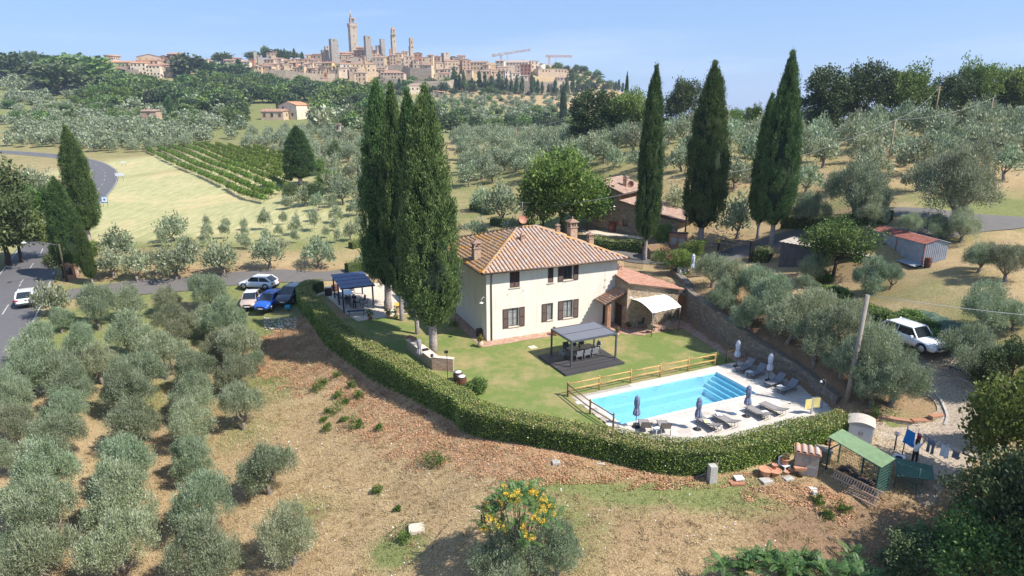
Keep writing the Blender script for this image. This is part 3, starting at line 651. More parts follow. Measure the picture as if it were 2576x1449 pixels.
hedge('hedge',hp((882,626),(905,620),(928,612)),1.0,1.0,'low clipped hedge left of the tall cypresses by the field',7,60,(.13,.1),brown=.5)
hedge('hedge',hp((1893,655),(1915,652),(1938,654)),1.6,1.4,'square clipped hedge beside the black iron gate',8,70,(.12,.09),brown=.5)

# ------------------------------------------------------------------ olive trees of the left grove (crown centres and widths)
def Lp(x,y,w): u,v=zL(x,y);return (u,v,w*.349)
near_left=[Lp(*a) for a in [(90,190,300),(105,345,270),(30,560,260),(520,70,330),(455,215,340),(395,420,360),(290,690,500),(300,965,490),(250,1260,540),(900,70,400),(940,300,430),(900,620,440),(830,860,520),(870,1230,540),
             (1350,90,370),(1370,330,370),(1375,560,370),(1450,900,480),(1470,1260,560),(1730,200,360),(1920,610,470),(2090,1120,470),(60,900,260),(30,1250,300)]]
grp = 'olive trees of the left grove'
_nl=['olive tree at the left edge below the white car, upper one','olive tree at the left edge below the white car, second down','olive tree at the left edge, third down, partly cut by the frame','olive tree second column from the left edge, upper row of the near grove',
 'olive tree second column from the left edge, just below the upper one','greyer olive tree second column from the left, mid height','large green olive tree near the left edge above the bottom two','large round olive tree near the bottom left, second from the bottom',
 'large olive tree in the bottom left corner','grey-green olive tree near the centre of the left grove','wide silver olive tree with shadow on its right in the third column','olive tree in the third column with deep shadow at its left',
 'big fresh-green olive tree in the third column casting a dark round shadow','sparse grey-green olive tree at the bottom in the third column','yellow-green olive tree in the fourth column, top','yellow-green olive tree in the fourth column, second down',
 'greyer olive tree at the foot of the fourth column cluster','tall green olive tree in the fourth column near the bottom','dark-footed olive tree at the bottom of the fourth column','open grey olive tree at the right side of the grove by the grass',
 'lone grey olive tree right of the grove on the straw slope','olive tree with an open split crown, nearest to the yellow-flowered tree','olive tree at the left edge of the frame beside the large green one','olive tree at the lower left edge of the frame']
for (u,v,w),l in zip(near_left,_nl): olive_px(u,v,w*.84,l,grp,hf=1.25)
gl2 = 'olive trees between the country road and the hedge'
for u,v,w in [(130,745,88),(240,765,105),(80,850,110),(200,850,85),(60,925,130),(150,925,110),(330,835,125),(410,885,120),(440,800,110),(325,757,85),(415,745,80),(520,725,100),(570,795,120),(600,865,120),(545,860,100),(480,925,110),(590,925,115),(350,930,120),(250,905,100),(20,990,110),(505,795,90),(150,800,60),(490,1000,110),(640,905,60)]:
    olive_px(u,v,w*.88,'silver-green olive tree',gl2,hf=1.2)
rank_labels(gl2,'silver olive tree',4,'beside the country road')
gl3 = 'olive trees along the bank above the side lane'
for u,v,w in [(293,608,78),(278,652,70),(340,662,72),(375,640,40),(437,643,92),(475,625,60),(555,640,92),(672,628,85),(705,612,50),(800,625,86),(935,640,62),(905,655,40)]:
    olive_px(u,v,w,'rounded olive tree on the straw bank above the narrow side lane',gl3)
rank_labels(gl3,'round olive tree',1,'on the bank')
gl4 = 'young olive trees in rows on the mown field'
for u,v,w in [(405,592,30),(462,605,30),(520,575,26),(518,553,20),(512,598,24),(565,575,27),(567,556,20),(610,600,28),(613,580,22),(612,560,20),(665,548,34),(668,585,24),(700,575,22),(745,560,36),(740,590,24),(792,550,34),(785,535,24),(845,532,34),(842,560,24),(880,575,36),(905,560,30),(725,505,24),(622,610,20),(712,545,22),(820,580,22),(850,590,24)]:
    olive_px(u,v,w*1.1,'slim young olive tree',gl4,hf=1.5)
rank_labels(gl4,'slim young olive tree',4,'on the field')
olive_px(432,562,70,'dark-trunked spreading olive tree standing alone in the pale field',None)
gl5 = 'olive trees around the cypress and vineyard'
for u,v,w in [(845,330,52),(880,340,44),(700,345,40),(740,350,36),(655,350,34),(870,372,44),(842,400,46),(905,400,44),(880,430,46),(905,450,44),(858,470,50),(765,490,50),(722,505,34),(800,505,44),(905,480,46),(895,515,48),(850,300,36),(620,355,36),(760,400,28),(925,370,40),(930,330,44),(690,372,26),(830,500,36),(780,320,30),(900,310,36),(825,365,34)]:
    olive_px(u,v,w,'grey-green olive tree in the straw clearing right of the vineyard',gl5)
rank_labels(gl5,'grey-green olive tree',4,'right of the vineyard')
# right-hand slopes
gr1 = 'olive trees above the stone retaining wall'
for u,v,w in [(1795,672,85),(1845,700,100),(1905,715,100),(1890,775,95),(1945,745,120),(1990,790,120),(2045,775,120),(2060,840,120),(2130,815,130),(2125,880,110),(2195,885,150),(2255,930,140),(2200,960,100),(1820,735,80),(2030,715,50)]:
    olive_px(u,v,w*1.07,'silvery olive tree',gr1)
rank_labels(gr1,'silvery olive tree',3,'above the retaining wall')
for u,v,w,l in [(2455,868,130,'olive tree at the right edge below the parked white car'),(2490,765,115,'gnarled olive tree with curved bare trunk on the right grass slope'),(2470,635,75,'olive tree below the farm track at the right edge'),(2540,650,85,'olive tree cut by the right frame edge below the track'),
                   (2195,685,90,'olive tree in front of the grey hut with peeling wall'),(2245,690,60,'small olive tree right of the grey hut, below the metal shed'),(2050,655,90,'olive tree half hidden behind the dark green maple and hut'),
                   (2420,450,170,'very large olive tree with dense low crown on the right slope'),(2165,460,150,'large pale olive tree in the middle of the right terrace'),(2312,440,62,'medium olive tree between the two largest ones on the right slope'),
                   (2195,520,75,'low olive bush on the hedge end at the right bank'),(2292,565,62,'rounded olive tree above the metal shed, left of two'),(2360,562,66,'rounded olive tree above the metal shed, right of two'),(2425,558,75,'olive tree beside the farm track above the shed'),
                   (2040,515,100,'pale olive tree right of the double-topped cypress above the hedge'),(1860,535,110,'big round pale olive tree between the two right cypresses'),(2560,790,60,'olive tree at the right frame edge above the drive'),
                   (1260,505,110,'pale olive tree behind the farmhouse, right of the triple cypress'),(1215,490,70,'olive tree directly right of the triple cypresses'),(2030,440,80,'olive tree directly right of the tallest right cypress'),(1700,500,80,'olive tree behind the stone outbuilding beside the utility pole')]:
    olive_px(u,v,w,l,None)
# dense groves filled on jittered rows
def grove(poly_px,sp,smin,smax,label,group,kind,seed,maxn=200,jit=.28,keep=1.0,Yvis=None,rot=.35,world_poly=None):
    R=np.random.default_rng(seed);P=np.array(world_poly if world_poly is not None else [G(u,v)[:2] for u,v in poly_px])
    c=P.mean(0);ext=np.abs(P-c).max()*1.5;g=np.arange(-ext,ext,sp);n=0
    for i in g:
        for j in g:
            x=c[0]+i*cos(rot)-j*sin(rot)+R.normal()*sp*jit*.5;y=c[1]+i*sin(rot)+j*cos(rot)+R.normal()*sp*jit*.5
            if R.random()>keep or float(sdf(P,np.array([x]),np.array([y]))[0])>0: continue
            if any((x-q[0])**2+(y-q[1])**2<(sp*.62)**2 for q in _occ): continue
            s=R.uniform(smin,smax);n+=1
            plant(kind,(x,y,H(x,y)-.05),s,s*R.uniform(.9,1.15),label,group)
            if n>=maxn: return
_occ=[G(u,v)[:2] for u,v in [(2420,500),(2165,500),(2312,470),(2040,545),(1860,575),(2030,460),(1700,520)]]
grove([(1680,478),(1690,352),(1950,344),(2200,332),(2570,318),(2600,400),(2540,480),(2350,470),(2230,470),(2100,480),(1900,500)],6.9,.9,1.3,'grey-green olive tree in the dense grove climbing to the right-hand ridge','olive trees of the right hillside grove','olive1',5,170)
grove([(1160,480),(1140,345),(1330,340),(1500,350),(1690,352),(1690,470),(1500,440),(1320,470),(1230,470)],6.0,.85,1.25,'pale olive tree in the grove between the farmhouse and the valley','olive trees of the middle grove','olive1',6,170)
grove([(20,372),(60,322),(330,318),(560,345),(480,372),(300,388),(100,372)],6.6,.95,1.3,'olive tree in the long rows beyond the bend of the road','olive trees beyond the road bend','olive1',8,190)

grove([(560,345),(640,345),(930,330),(935,480),(870,520),(800,520),(790,440),(740,400),(640,362)],7.0,.8,1.15,'olive tree in the clearing right of the vineyard','olive trees of the clearing','olive1',9,90)
grove([(1165,620),(1150,560),(1230,560),(1330,600),(1200,640)],7.5,.7,1.0,'small olive tree behind the farmhouse roof','small olives behind the farmhouse','olive1',10,12)
# ------------------------------------------------------------------ cypresses
def cyp(u,vt,vb,w,label,idx,group=None,lean=(0,0),rz=None,Y=None):
    return tree_px('cyp',u,vt,vb,w*.93,label,group,Y=Y,idx=idx,lean=lean)
cyp(1090,222,887,132,'tall dense cypress nearest the house corner, front of the triple group',1)
cyp(1050,228,840,92,'tall cypress standing just behind the front one of the triple group',2)
cyp(1012,215,806,86,'tall cypress in the middle of the group with feathery pointed top',0)
cyp(978,208,777,108,'broad dark cypress at the left of the triple group beside the gravel yard',1)
cyp(1623,168,655,72,'slim tall cypress in front of the stone outbuilding',2)
cyp(1761,160,622,92,'tall bulky cypress standing between the outbuilding and the gate',1)
cyp(1940,134,618,84,'tallest cypress with a notched double top behind the iron gate',0)
cyp(1905,238,600,66,'shorter cypress fused to the left flank of the tallest one',2)
cyp(226,318,610,68,'tall leaning cypress beside the country road, rear of the roadside pair',0,lean=(0,-.05))
cyp(194,446,695,60,'front cypress of the roadside group with bare lower trunk',1,lean=(0,-.06))
cyp(234,555,715,34,'slim young cypress at the mouth of the side lane',2,lean=(0,-.05))
cyp(757,318,465,68,'solitary egg-shaped cypress at the right corner of the vineyard',1)
cyp(1416,215,322,22,'slender cypress standing alone left of the dark ridge trees',2)
cyp(1573,182,300,15,'thin cypress spire rising above the ridge trees against the sky',2,Y=190)

# ------------------------------------------------------------------ ridge and roadside trees
for a in [('conifer',1482,222,335,100,'dark broad conifer at the left end of the ridge tree line',150),('oakdark',1540,235,335,80,'dark evergreen tree second in the ridge tree line',150),('oak',1590,222,335,110,'bright green oak in the ridge line left of the slim cypress',148),
          ('oakdark',1712,190,325,84,'tall blue-grey evergreen oak between the two slim cypresses on the ridge',150),('oakdark',1755,280,330,50,'small dark oak right of the tall ridge evergreen',150),('oak',1845,272,322,60,'rounded scrub oak on the skyline right of the bulky cypress',150),('oak',1895,262,320,50,'bushy green oak left of the tallest cypress on the skyline',150),
          ('conifer',2062,172,325,100,'brownish feathery cedar right of the tallest cypress',128),('oakdark',2160,160,315,120,'large dark holm oak on the right skyline',130),('oak',2262,165,312,125,'broad light green oak on the right skyline beside the holm oak',130),('oak',2120,190,312,70,'green oak crown between cedar and holm oak',136),
          ('oakdark',2372,190,306,105,'dark oak beside the leaning utility pole on the right skyline',130),('oak',2440,150,306,90,'tall open oak against the sky near the right edge',130),('oakdark',2510,190,300,90,'dark low oak on the skyline near the right edge',130),('oak',2572,150,300,110,'oak cut by the right frame edge on the skyline',130),
          ('oakdark',1660,290,330,60,'low dark bush tree on the ridge behind the slim cypress',155)]:
    k,u,vt,vb,w,l,Y=a;tree_px(k,u,vt,vb,w,l,None,Y=Y)
for i in range(13): tree_px('oakdark1' if i % 2 else 'oak1',1450+i*90+random.uniform(-20,20),285+random.uniform(-14,10),345-(i*2),80,'low dark scrub filling the gaps under the skyline oaks','scrub trees along the ridge',Y=165)
tree_px('lime',1415,368,610,200,'broad airy green acacia tree behind the farmhouse roof',None,Y=83)
tree_px('lime',1365,420,612,120,'leafy green shrub tree at the left of the acacia',None,Y=82);tree_px('oak',1475,430,608,110,'leafy green shrub tree at the right of the acacia',None,Y=84)
tree_px('conifer',20,385,668,120,'brown-green cypress-like evergreen at the left frame edge by the road',None)
tree_px('oakdark',-20,440,700,150,'dark evergreen mass at the left frame edge beside the road',None)
tree_px('oak',95,455,610,105,'bright green leafy tree left of the road, behind the brown evergreen',None)
tree_px('oak',55,520,660,110,'leafy shrub tree on the left verge of the country road',None)
tree_px('oak',232,600,668,40,'green shrub at the foot of the roadside cypresses',None)
tree_px('oakdark',160,610,700,62,'grey bushy tree beside the lamp post at the road junction',None)
tree_px('oakdark',735,460,508,46,'dark evergreen shrub at the lower right corner of the vineyard',None);tree_px('oakdark',790,455,515,60,'dark rounded bush below the solitary cypress',None)
tree_px('oakdark',845,355,420,0.1+36,'dark bushy tree right of the solitary cypress',None)
tree_px('oak',2095,545,695,145,'dark green maple beside the grey hut on the right terrace',None)
tree_px('oak',1668,560,632,52,'pale green oleander bush in front of the outbuilding porch',None,cat='bush')
tree_px('oak',1745,600,655,60,'grey-green shrub behind the terrace wall',None,cat='bush');tree_px('lime',1720,632,690,70,'bright yellow-green shrub behind the terrace umbrella',None,cat='bush')
tree_px('bush',1200,950,985,54,'rosemary bush on the lawn beside the two barrels',None)
# right foreground trees
tree_px('lime',2525,940,1235,180,'bright green horse chestnut tree at the right edge',None,Y=30)
tree_px('oakdark',2495,1150,1335,150,'dark shaded plum tree over the drying yard',None,Y=26.5)
tree_px('oakdark',2590,1150,1400,190,'nearly black shaded tree at the lower right edge',None,Y=24.5)
tree_px('oak',2470,1300,1449,200,'dark green leafy shrub at the bottom right corner',None,Y=24)
tree_px('oakdark',2310,1350,1450,150,'low shaded shrub above the bottom edge right of the ferny sumacs',None,Y=25)
for x_,y_,l_ in ((27.5,18.5,'tall dark tree beside the lower right frame edge, farther one'),(24.0,14.5,'tall dark tree beside the lower right frame edge, nearer one')): plant('oakdark',(x_,y_,H(x_,y_)-.1),1.3,1.6,l_)
tree_px('conifer',2475,880,985,60,'small dark fir behind the stepped kerb on the right',None)
tree_px('conifer',2500,985,1110,60,'dark pointed fir sapling by the drive',None,Y=34)
tree_px('oakdark',2540,850,960,80,'dark shrub at the right edge above the path',None)
for i,(u,v,w) in enumerate([(2150,775,60),(2185,785,70),(2225,800,60),(2255,815,50),(2350,850,60),(2400,868,60),(2320,822,60),(2290,800,60),(2100,740,70),(2060,700,60),(2500,900,80)]):
    tree_px('bush',u,v-22,v+8,w,'yellow-green broom bush on the bank above the white car','broom bushes on the bank')

# ------------------------------------------------------------------ small plants, weeds, litter
def frond_cluster(R,n,L,droop=.5,pairs=13,lw=.035,ll=.16,base=(0,0,0),spread=.15,upz=.9):
    Q=[]
    for i in range(n):
        a=R.uniform(0,2*pi);el=R.uniform(.25,upz)*pi/2;l=L*R.uniform(.7,1.1)
        p0=np.array(base)+np.array([R.normal()*spread,R.normal()*spread,R.normal()*spread*.6])
        d=np.array([cos(a)*cos(el),sin(a)*cos(el),sin(el)]);sd=np.array([-sin(a),cos(a),0])
        for k in range(pairs):
            t=(k+1)/pairs;p=p0+d*l*t+np.array([0,0,-droop*l*t*t]);tang=unit(d+np.array([0,0,-2*droop*t]))
            q=ll*l*(1.25-.75*t*t)*(.6 if k==0 else 1)
            for s in (-1,1):
                dd=unit(sd*s*.9+tang*.45+np.array([0,0,-.12]));wv=tang*lw*l
                Q.append([p,p+dd*q*.45+wv,p+dd*q,p+dd*q*.45-wv])
    return np.array(Q)
M['fern']=leafmat('sumac_leaves',[(.04,.09,.03),(.08,.16,.045),(.14,.24,.07)],.5,.3,.8,.35,hue=False)
M['yflower']=leafmat('orange_seed_clusters',[(.60,.36,.04),(.80,.54,.07),(.80,.66,.13)],.8,.2,2,.2,hue=False)
R=np.random.default_rng(77)
sp=WY(1305,1440,26.3);sz=H(sp[0],sp[1])
s_=empty('sumac_tree',(sp[0],sp[1],sz),0,'feathery tree of heaven with orange-yellow seed clusters at the bottom centre','tree')
fl=[];Q=[];tr=MB();hh=WY(1305,1235,26.3)[2]-sz
tr.tube([(0,0,-.3),(.05,0,hh*.35),(0,.1,hh*.8)],[.07,.05,.02],6)
for i in range(26):
    a=i*2.4;r=1.75*sqrt((i+.5)/26);b=(cos(a)*r,sin(a)*r*.8,hh*(.97-.33*(r/1.75)**2)+R.normal()*.12)
    tr.tube([(0,0,hh*.25),(b[0]*.6,b[1]*.6,hh*.5),(b[0]*.98,b[1]*.98,b[2]-.1)],[.035,.025,.012],5)
    Q.append(frond_cluster(R,13,.85,.45,base=b,upz=.75))
    if i % 1==0:
        for q in range(2 if i % 3 else 1):
            c=np.array(b)+np.array([R.normal()*.25,R.normal()*.25-.15,.24]);fl.append(leafcloud(c+R.normal(size=(9,3))*np.array([.10,.10,.05]),dirs(9,R,0),14,.03,.06,.04,R=R))
tr.build('trunk',M['bark'],s_);link('crown',quads_mesh('crown',np.concatenate(Q),M['fern']),s_)
link('seed_clusters',quads_mesh('seed_clusters',np.concatenate(fl),M['yflower']),s_)['kind'] = 'stuff'
olive_px(1260,1385,170,'shaded grey olive tree under the orange-seeded tree at the bottom edge',None);olive_px(1400,1370,150,'silver olive tree right of the orange-seeded tree at the bottom edge',None)
for i,(u,v,n,l) in enumerate([(1850,1418,60,'ferny green sumac shrub at the bottom edge, left of the group'),(1960,1408,70,'ferny green sumac shrub at the bottom edge, middle of the group'),(2080,1415,66,'ferny green sumac shrub at the bottom edge, right of the group'),(2010,1440,60,'low ferny sumac cut by the bottom edge'),(2200,1445,44,'small ferny sumac in the shade at the bottom right'),(2370,1370,60,'shaded ferny sumac beside the dark shrubs in the corner')]):
    p=WY(u,v,24.8 if i<5 else 25.5);hz=H(p[0],p[1]);e=empty('sumac_shrub',(p[0],p[1],hz),0,l,'shrub');zz=max(.3,p[2]-hz)
    Q=np.concatenate([frond_cluster(R,n//3,1.05,.4,base=(R.normal()*.5,R.normal()*.4,zz-R.uniform(.1,.5)),upz=.8) for _ in range(4)])
    link('crown',quads_mesh('crown',Q,M['fern']),e);t=MB();t.tube([(0,0,-.3),(0,0,zz-.2)],[.06,.03],6);t.build('trunk',M['bark'],e)
# saplings on the slope
sap=[]
for u,v,w in [(800,985,34),(815,968,20),(848,950,18),(852,1000,22),(885,975,22),(905,1000,26),(845,1040,40),(862,1062,20),(825,1040,16),(888,1078,40),(825,1085,24),(955,1082,24),(1078,1170,60),(1105,1172,44),(870,1015,18),(905,1075,20),(1020,1362,50),(815,1060,16),(1000,1285,14),(950,1240,26),(2055,1265,30),(2120,1290,34),(2080,1300,30)]:
    p=G(u,v);dist=hypot(p[0],p[1])*1.15;s=w*dist/FOC
    C=leafcloud(np.array([[0,0,s*.35]])+R.normal(size=(26,3))*s*.22,dirs(26,R,0),16,s*.08,.14,.05,R=R,up=.7)
    e=tag(link('sapling',quads_mesh('sapling',C,M['weed'])),'small fresh-green sapling sprouting on the leaf-strewn slope','plant','saplings on the slope');e.location=(p[0],p[1],p[2]-.05)
def scatter_px(n,boxes,fn):
    out=[]
    while len(out)<n:
        u0,v0,u1,v1=boxes[R.integers(len(boxes))];p=G(R.uniform(u0,u1),R.uniform(v0,v1),200)
        if p is not None and fn(p): out.append(p)
    return np.array(out)
# dry grass tufts: sampled in the world, kept outside the garden
def tufts(n,x0,x1,y0,y1,nb,hgt,wid,mat,name,label,green=None,keep=None):
    x=R.uniform(x0,x1,n*2);y=R.uniform(y0,y1,n*2);s=sdf(GARDEN,x,y);ok=(s>1.3)
    ok &= (x<24) | (y<31)
    if keep is not None: ok &= keep(x,y)
    x,y=x[ok][:n],y[ok][:n];z=H(x,y);n=len(x)
    p=np.repeat(np.stack([x,y,z],-1),nb,0)+R.normal(size=(n*nb,3))*np.array([.07,.07,0]);d=unit(R.normal(size=(n*nb,3))*np.array([.75,.75,.2])+np.array([0,0,.8]))
    l=hgt*(.5+R.random((n*nb,1)));s=unit(np.cross(d,R.normal(size=(n*nb,3))))*wid
    Q=np.stack([p-s,p+s,p+d*l],1);return tag(link(name,quads_mesh(name,Q,mat)),label,kind='stuff')
def chan(ch,lo,hi=9):
    def f(x,y):
        i=np.clip(np.searchsorted(AX,x),0,len(AX)-1);j=np.clip(np.searchsorted(AY,y),0,len(AY)-1);v=GM[i,j,ch]+.15*np.sin(x*1.7)*np.sin(y*1.9+x*.4);return (v>lo) & (v<hi)
    return f
tufts(42000,-30,27,25,62,4,.17,.013,M['straw'],'dry_grass','dry straw grass tufts on the foreground slope',keep=chan(0,-1,.55))
tufts(2600,-30,27,25,62,11,.34,.016,M['straw'],'tall_dry_grass','taller clumps of dry grass on the foreground slope',keep=chan(0,-1,.5))
tufts(14000,-30,27,25,62,4,.13,.014,M['weed'],'green_grass','patches of fresh green grass below the hedge',keep=chan(0,.45))
x=R.uniform(-28,24,500000);y=R.uniform(27,64,500000);ok=(sdf(GARDEN,x,y)>.9) & chan(1,.42)(x,y) & (np.sin(x*2.3+np.sin(y*1.7)*1.5)*np.sin(y*2.9+np.sin(x*1.3)*1.5)+rng.normal(size=len(x))*.35>-.15);x,y=x[ok][:60000],y[ok][:60000]
p=np.stack([x,y,H(x,y)+.02+.04*R.random(len(x))],-1);d=unit(R.normal(size=(len(x),3))*np.array([1,1,.35]));s=unit(np.cross(d,R.normal(size=(len(x),3))*.5+np.array([0,0,1.])));l=.03+.05*R.random((len(x),1))
tag(link('fallen_leaves',quads_mesh('fallen_leaves',np.stack([p-d*l,p+s*l*.6,p+d*l,p-s*l*.6],1),M['litter'])),'brown and orange fallen leaves on the slope below the hedge',kind='stuff')
x=R.uniform(-20,14,1500);y=R.uniform(27,50,1500);ok=(sdf(GARDEN,x,y)>1.5);x,y=x[ok],y[ok];p=np.stack([x,y,H(x,y)+.02],-1)[:420];l=.025+.05*R.random((len(p),1));d=unit(R.normal(size=(len(p),3))*np.array([1,1,.3]));s=unit(np.cross(d,[0,0,1.0]))
M['white']=simple('white_scraps',(.75,.74,.7),.8,.05)
tag(link('pale_stones',quads_mesh('pale_stones',np.stack([p-d*l,p+s*l*.6,p+d*l+[0,0,.02],p-s*l*.6],1),M['white'])),'scattered pale stones and scraps on the dry slope',kind='stuff')
# ------------------------------------------------------------------ pieces laid as parts
from mathutils import Matrix,Vector
def piecemat(name,cols,rough=.8,nscale=5,nvar=.35,bmp=.4,metal=0,spec=.3,lichen=None,lam=.62,lsc=1.2):
    m,nt,b,out=mat_new(name);b.inputs['Roughness'].default_value=rough;b.inputs['Metallic'].default_value=metal;b.inputs['Specular IOR Level'].default_value=spec
    g=N(nt,'ShaderNodeNewGeometry');oi=N(nt,'ShaderNodeObjectInfo');a=N(nt,'ShaderNodeMath',operation='ADD');f=N(nt,'ShaderNodeMath',operation='FRACT')
    nt.links.new(g.outputs['Random Per Island'],a.inputs[0]);nt.links.new(oi.outputs['Random'],a.inputs[1]);nt.links.new(a.outputs[0],f.inputs[0])
    k=len(cols);c=ramp(nt,f.outputs[0],[((i+.5)/k,q) for i,q in enumerate(cols)])
    co=N(nt,'ShaderNodeNewGeometry').outputs['Position'];n=noise(nt,nscale,4,.7,co);dark=mixc(nt,1.0,c,(1-nvar,)*3,'MULTIPLY');c=mixc(nt,n,dark,c)
    if lichen:
        l=noise(nt,lsc,5,.75,co);c=mixc(nt,ramp(nt,l,[(lam-.06,(0,0,0)),(lam+.05,(1,1,1))]),c,lichen)
    nt.links.new(c,b.inputs['Base Color'])
    if bmp: bump(nt,b,n,bmp)
    return m
def pieces(name,tmpl,mats,mat,parent,limit=300,world=None,stuffname=None):
    if not mats: return
    me=tmpl.mesh(name,mat) if isinstance(tmpl,MB) else tmpl
    Wm=Matrix.Translation(parent.location) @ Matrix.Rotation(parent.rotation_euler[2],4,'Z') if parent is not None else Matrix()
    if parent is not None and parent.parent is not None:
        q=parent.parent;Wm=Matrix.Translation(q.location) @ Matrix.Rotation(q.rotation_euler[2],4,'Z') @ Wm
    cam_=Vector((0,0,CAMZ));mats=sorted(mats,key=lambda m: ((Wm @ m.translation)-cam_).length)
    for m in mats[:limit]:
        o=D.objects.new(name,me);COL.objects.link(o);o.parent=parent;o.matrix_local=m
    rest=mats[limit:]
    if rest:
        V=np.array([v.co[:]+(1,) for v in me.vertices]);A=np.array([np.array(m) for m in rest]);P=np.einsum('nij,vj->nvi',A,V)[...,:3]
        mb=MB();nv=len(V);mb.v=[tuple(p) for p in P.reshape(-1,3)];fs=[tuple(p.vertices) for p in me.polygons];sm=[p.use_smooth for p in me.polygons]
        for i in range(len(rest)): mb.f+=[tuple(i*nv+q for q in f) for f in fs];mb.sm+=sm
        mb.m=[0]*len(mb.f);o=mb.build((stuffname or name+'s'),mat,parent);o['kind'] = 'stuff'
def TRS(p,rz=0,s=(1,1,1),rx=0,ry=0):
    return Matrix.Translation(p) @ Matrix.Rotation(rz,4,'Z') @ Matrix.Rotation(ry,4,'Y') @ Matrix.Rotation(rx,4,'X') @ Matrix.Diagonal((*s,1))
def stone_tpl(R,n=1):
    mb=MB();j=lambda: R.uniform(.82,1.0)
    P=[(-.5*j(),-.5,-.5*j()),(.5*j(),-.5,-.5*j()),(.5,.5,-.5),(-.5,.5,-.5),(-.5*j(),-.5,.5*j()),(.5*j(),-.5,.5*j()),(.5,.5,.5),(-.5,.5,.5)]
    return mb.hexa(P)
M['mortar']=simple('wall_mortar',(.36,.29,.21),.95,.2,6,bmp=.4)
M['stone']=piecemat('wall_stone',[(.38,.29,.19),(.50,.40,.27),(.33,.25,.17),(.58,.48,.34),(.44,.36,.27),(.40,.27,.16)],.9,7,.4,.6)
M['greystone']=piecemat('grey_wall_stone',[(.24,.20,.16),(.33,.28,.22),(.20,.16,.13),(.40,.34,.27),(.28,.22,.17)],.9,6,.4,.6)
M['greymortar']=simple('grey_mortar',(.20,.165,.13),.95,.2,5,bmp=.4)
M['brick']=piecemat('red_brick',[(.42,.20,.12),(.50,.27,.17),(.36,.17,.10),(.55,.34,.23),(.46,.24,.15)],.9,9,.35,.4)
M['palebrick']=piecemat('pale_brick',[(.56,.36,.25),(.62,.43,.31),(.50,.30,.20),(.66,.50,.38)],.9,9,.25,.4)
M['pathbrick']=piecemat('path_brick',[(.44,.26,.18),(.52,.33,.24),(.38,.22,.15),(.56,.40,.30)],.9,5,.3,.4)
M['tile']=piecemat('roof_tile',[(.54,.36,.27),(.48,.38,.33),(.60,.39,.27),(.52,.42,.36),(.56,.45,.39),(.46,.36,.30),(.62,.37,.23)],.9,6,.25,.5,lichen=(.55,.26,.05),lam=.66,lsc=.9)
M['tileside']=piecemat('lichened_roof_tile',[(.50,.31,.20),(.58,.36,.22),(.46,.31,.22),(.42,.34,.28),(.62,.39,.22)],.9,6,.35,.5,lichen=(.62,.29,.04),lam=.56,lsc=.9)
M['ridge']=piecemat('ridge_tile',[(.46,.28,.16),(.60,.33,.11),(.44,.33,.25),(.38,.28,.22)],.9,6,.3,.5,lichen=(.64,.32,.06),lam=.6,lsc=1.5)
M['capm']=piecemat('chimney_cap_brick',[(.46,.30,.22),(.38,.27,.21)],.9,6,.3,.5)
M['redtile']=piecemat('annex_roof_tile',[(.40,.20,.14),(.46,.25,.17),(.34,.17,.12),(.42,.27,.21)],.9,6,.3,.5)
M['neworange']=piecemat('porch_roof_tile',[(.50,.27,.17),(.56,.33,.22),(.44,.24,.16),(.52,.38,.28)],.9,6,.3,.5)
M['roofbase']=simple('roof_underlay',(.17,.11,.08),.95,.2,5)
def plaster(name,c1,c2,c3):
    m,nt,b,out=mat_new(name);b.inputs['Roughness'].default_value=.93;b.inputs['Specular IOR Level'].default_value=.15;co=coords(nt)
    mp_=N(nt,'ShaderNodeMapping');mp_.inputs['Scale'].default_value=(1,1,.45);nt.links.new(co,mp_.inputs[0])
    n=noise(nt,1.2,6,.7,mp_.outputs[0]);n2=noise(nt,14,4,.7,co);c=mixc(nt,ramp(nt,n,[(.3,(0,0,0)),(.7,(1,1,1))]),c1,c2);c=mixc(nt,ramp(nt,noise(nt,.55,4,.6,mp_.outputs[0]),[(.58,(0,0,0)),(.78,(.7,.7,.7))]),c,c3)
    m3=N(nt,'ShaderNodeMapping');m3.inputs['Scale'].default_value=(3.5,3.5,.16);nt.links.new(co,m3.inputs[0]);c=mixc(nt,ramp(nt,noise(nt,1.1,5,.7,m3.outputs[0]),[(.52,(0,0,0)),(.8,(.55,.55,.55))]),c,(.45,.37,.27))
    nt.links.new(c,b.inputs['Base Color']);bump(nt,b,n2,.35);return m
M['plaster']=plaster('cream_plaster',(.67,.60,.505),(.75,.69,.605),(.60,.52,.40))
M['wood']=simple('brown_wood',(.085,.045,.035),.6,.2,12);M['darkwood']=simple('dark_brown_wood',(.06,.035,.025),.6,.2,10)
M['glass']=simple('dark_window_glass',(.035,.04,.045),.08,.1,2,spec=.6);M['curtain']=simple('lace_curtain_behind_glass',(.38,.40,.40),.25,.3,14,spec=.5)
M['gutter']=simple('copper_gutter',(.13,.085,.06),.5,.2,6,metal=.3);M['iron']=simple('black_iron',(.03,.03,.032),.5,.1,8,metal=.3)
M['greyiron']=simple('grey_iron',(.18,.18,.18),.5,.1,8,metal=.5)
M['lampwhite']=simple('white_enamel',(.75,.75,.73),.4,.05,5);M['sill']=simple('stone_sill',(.55,.48,.38),.85,.12,8)

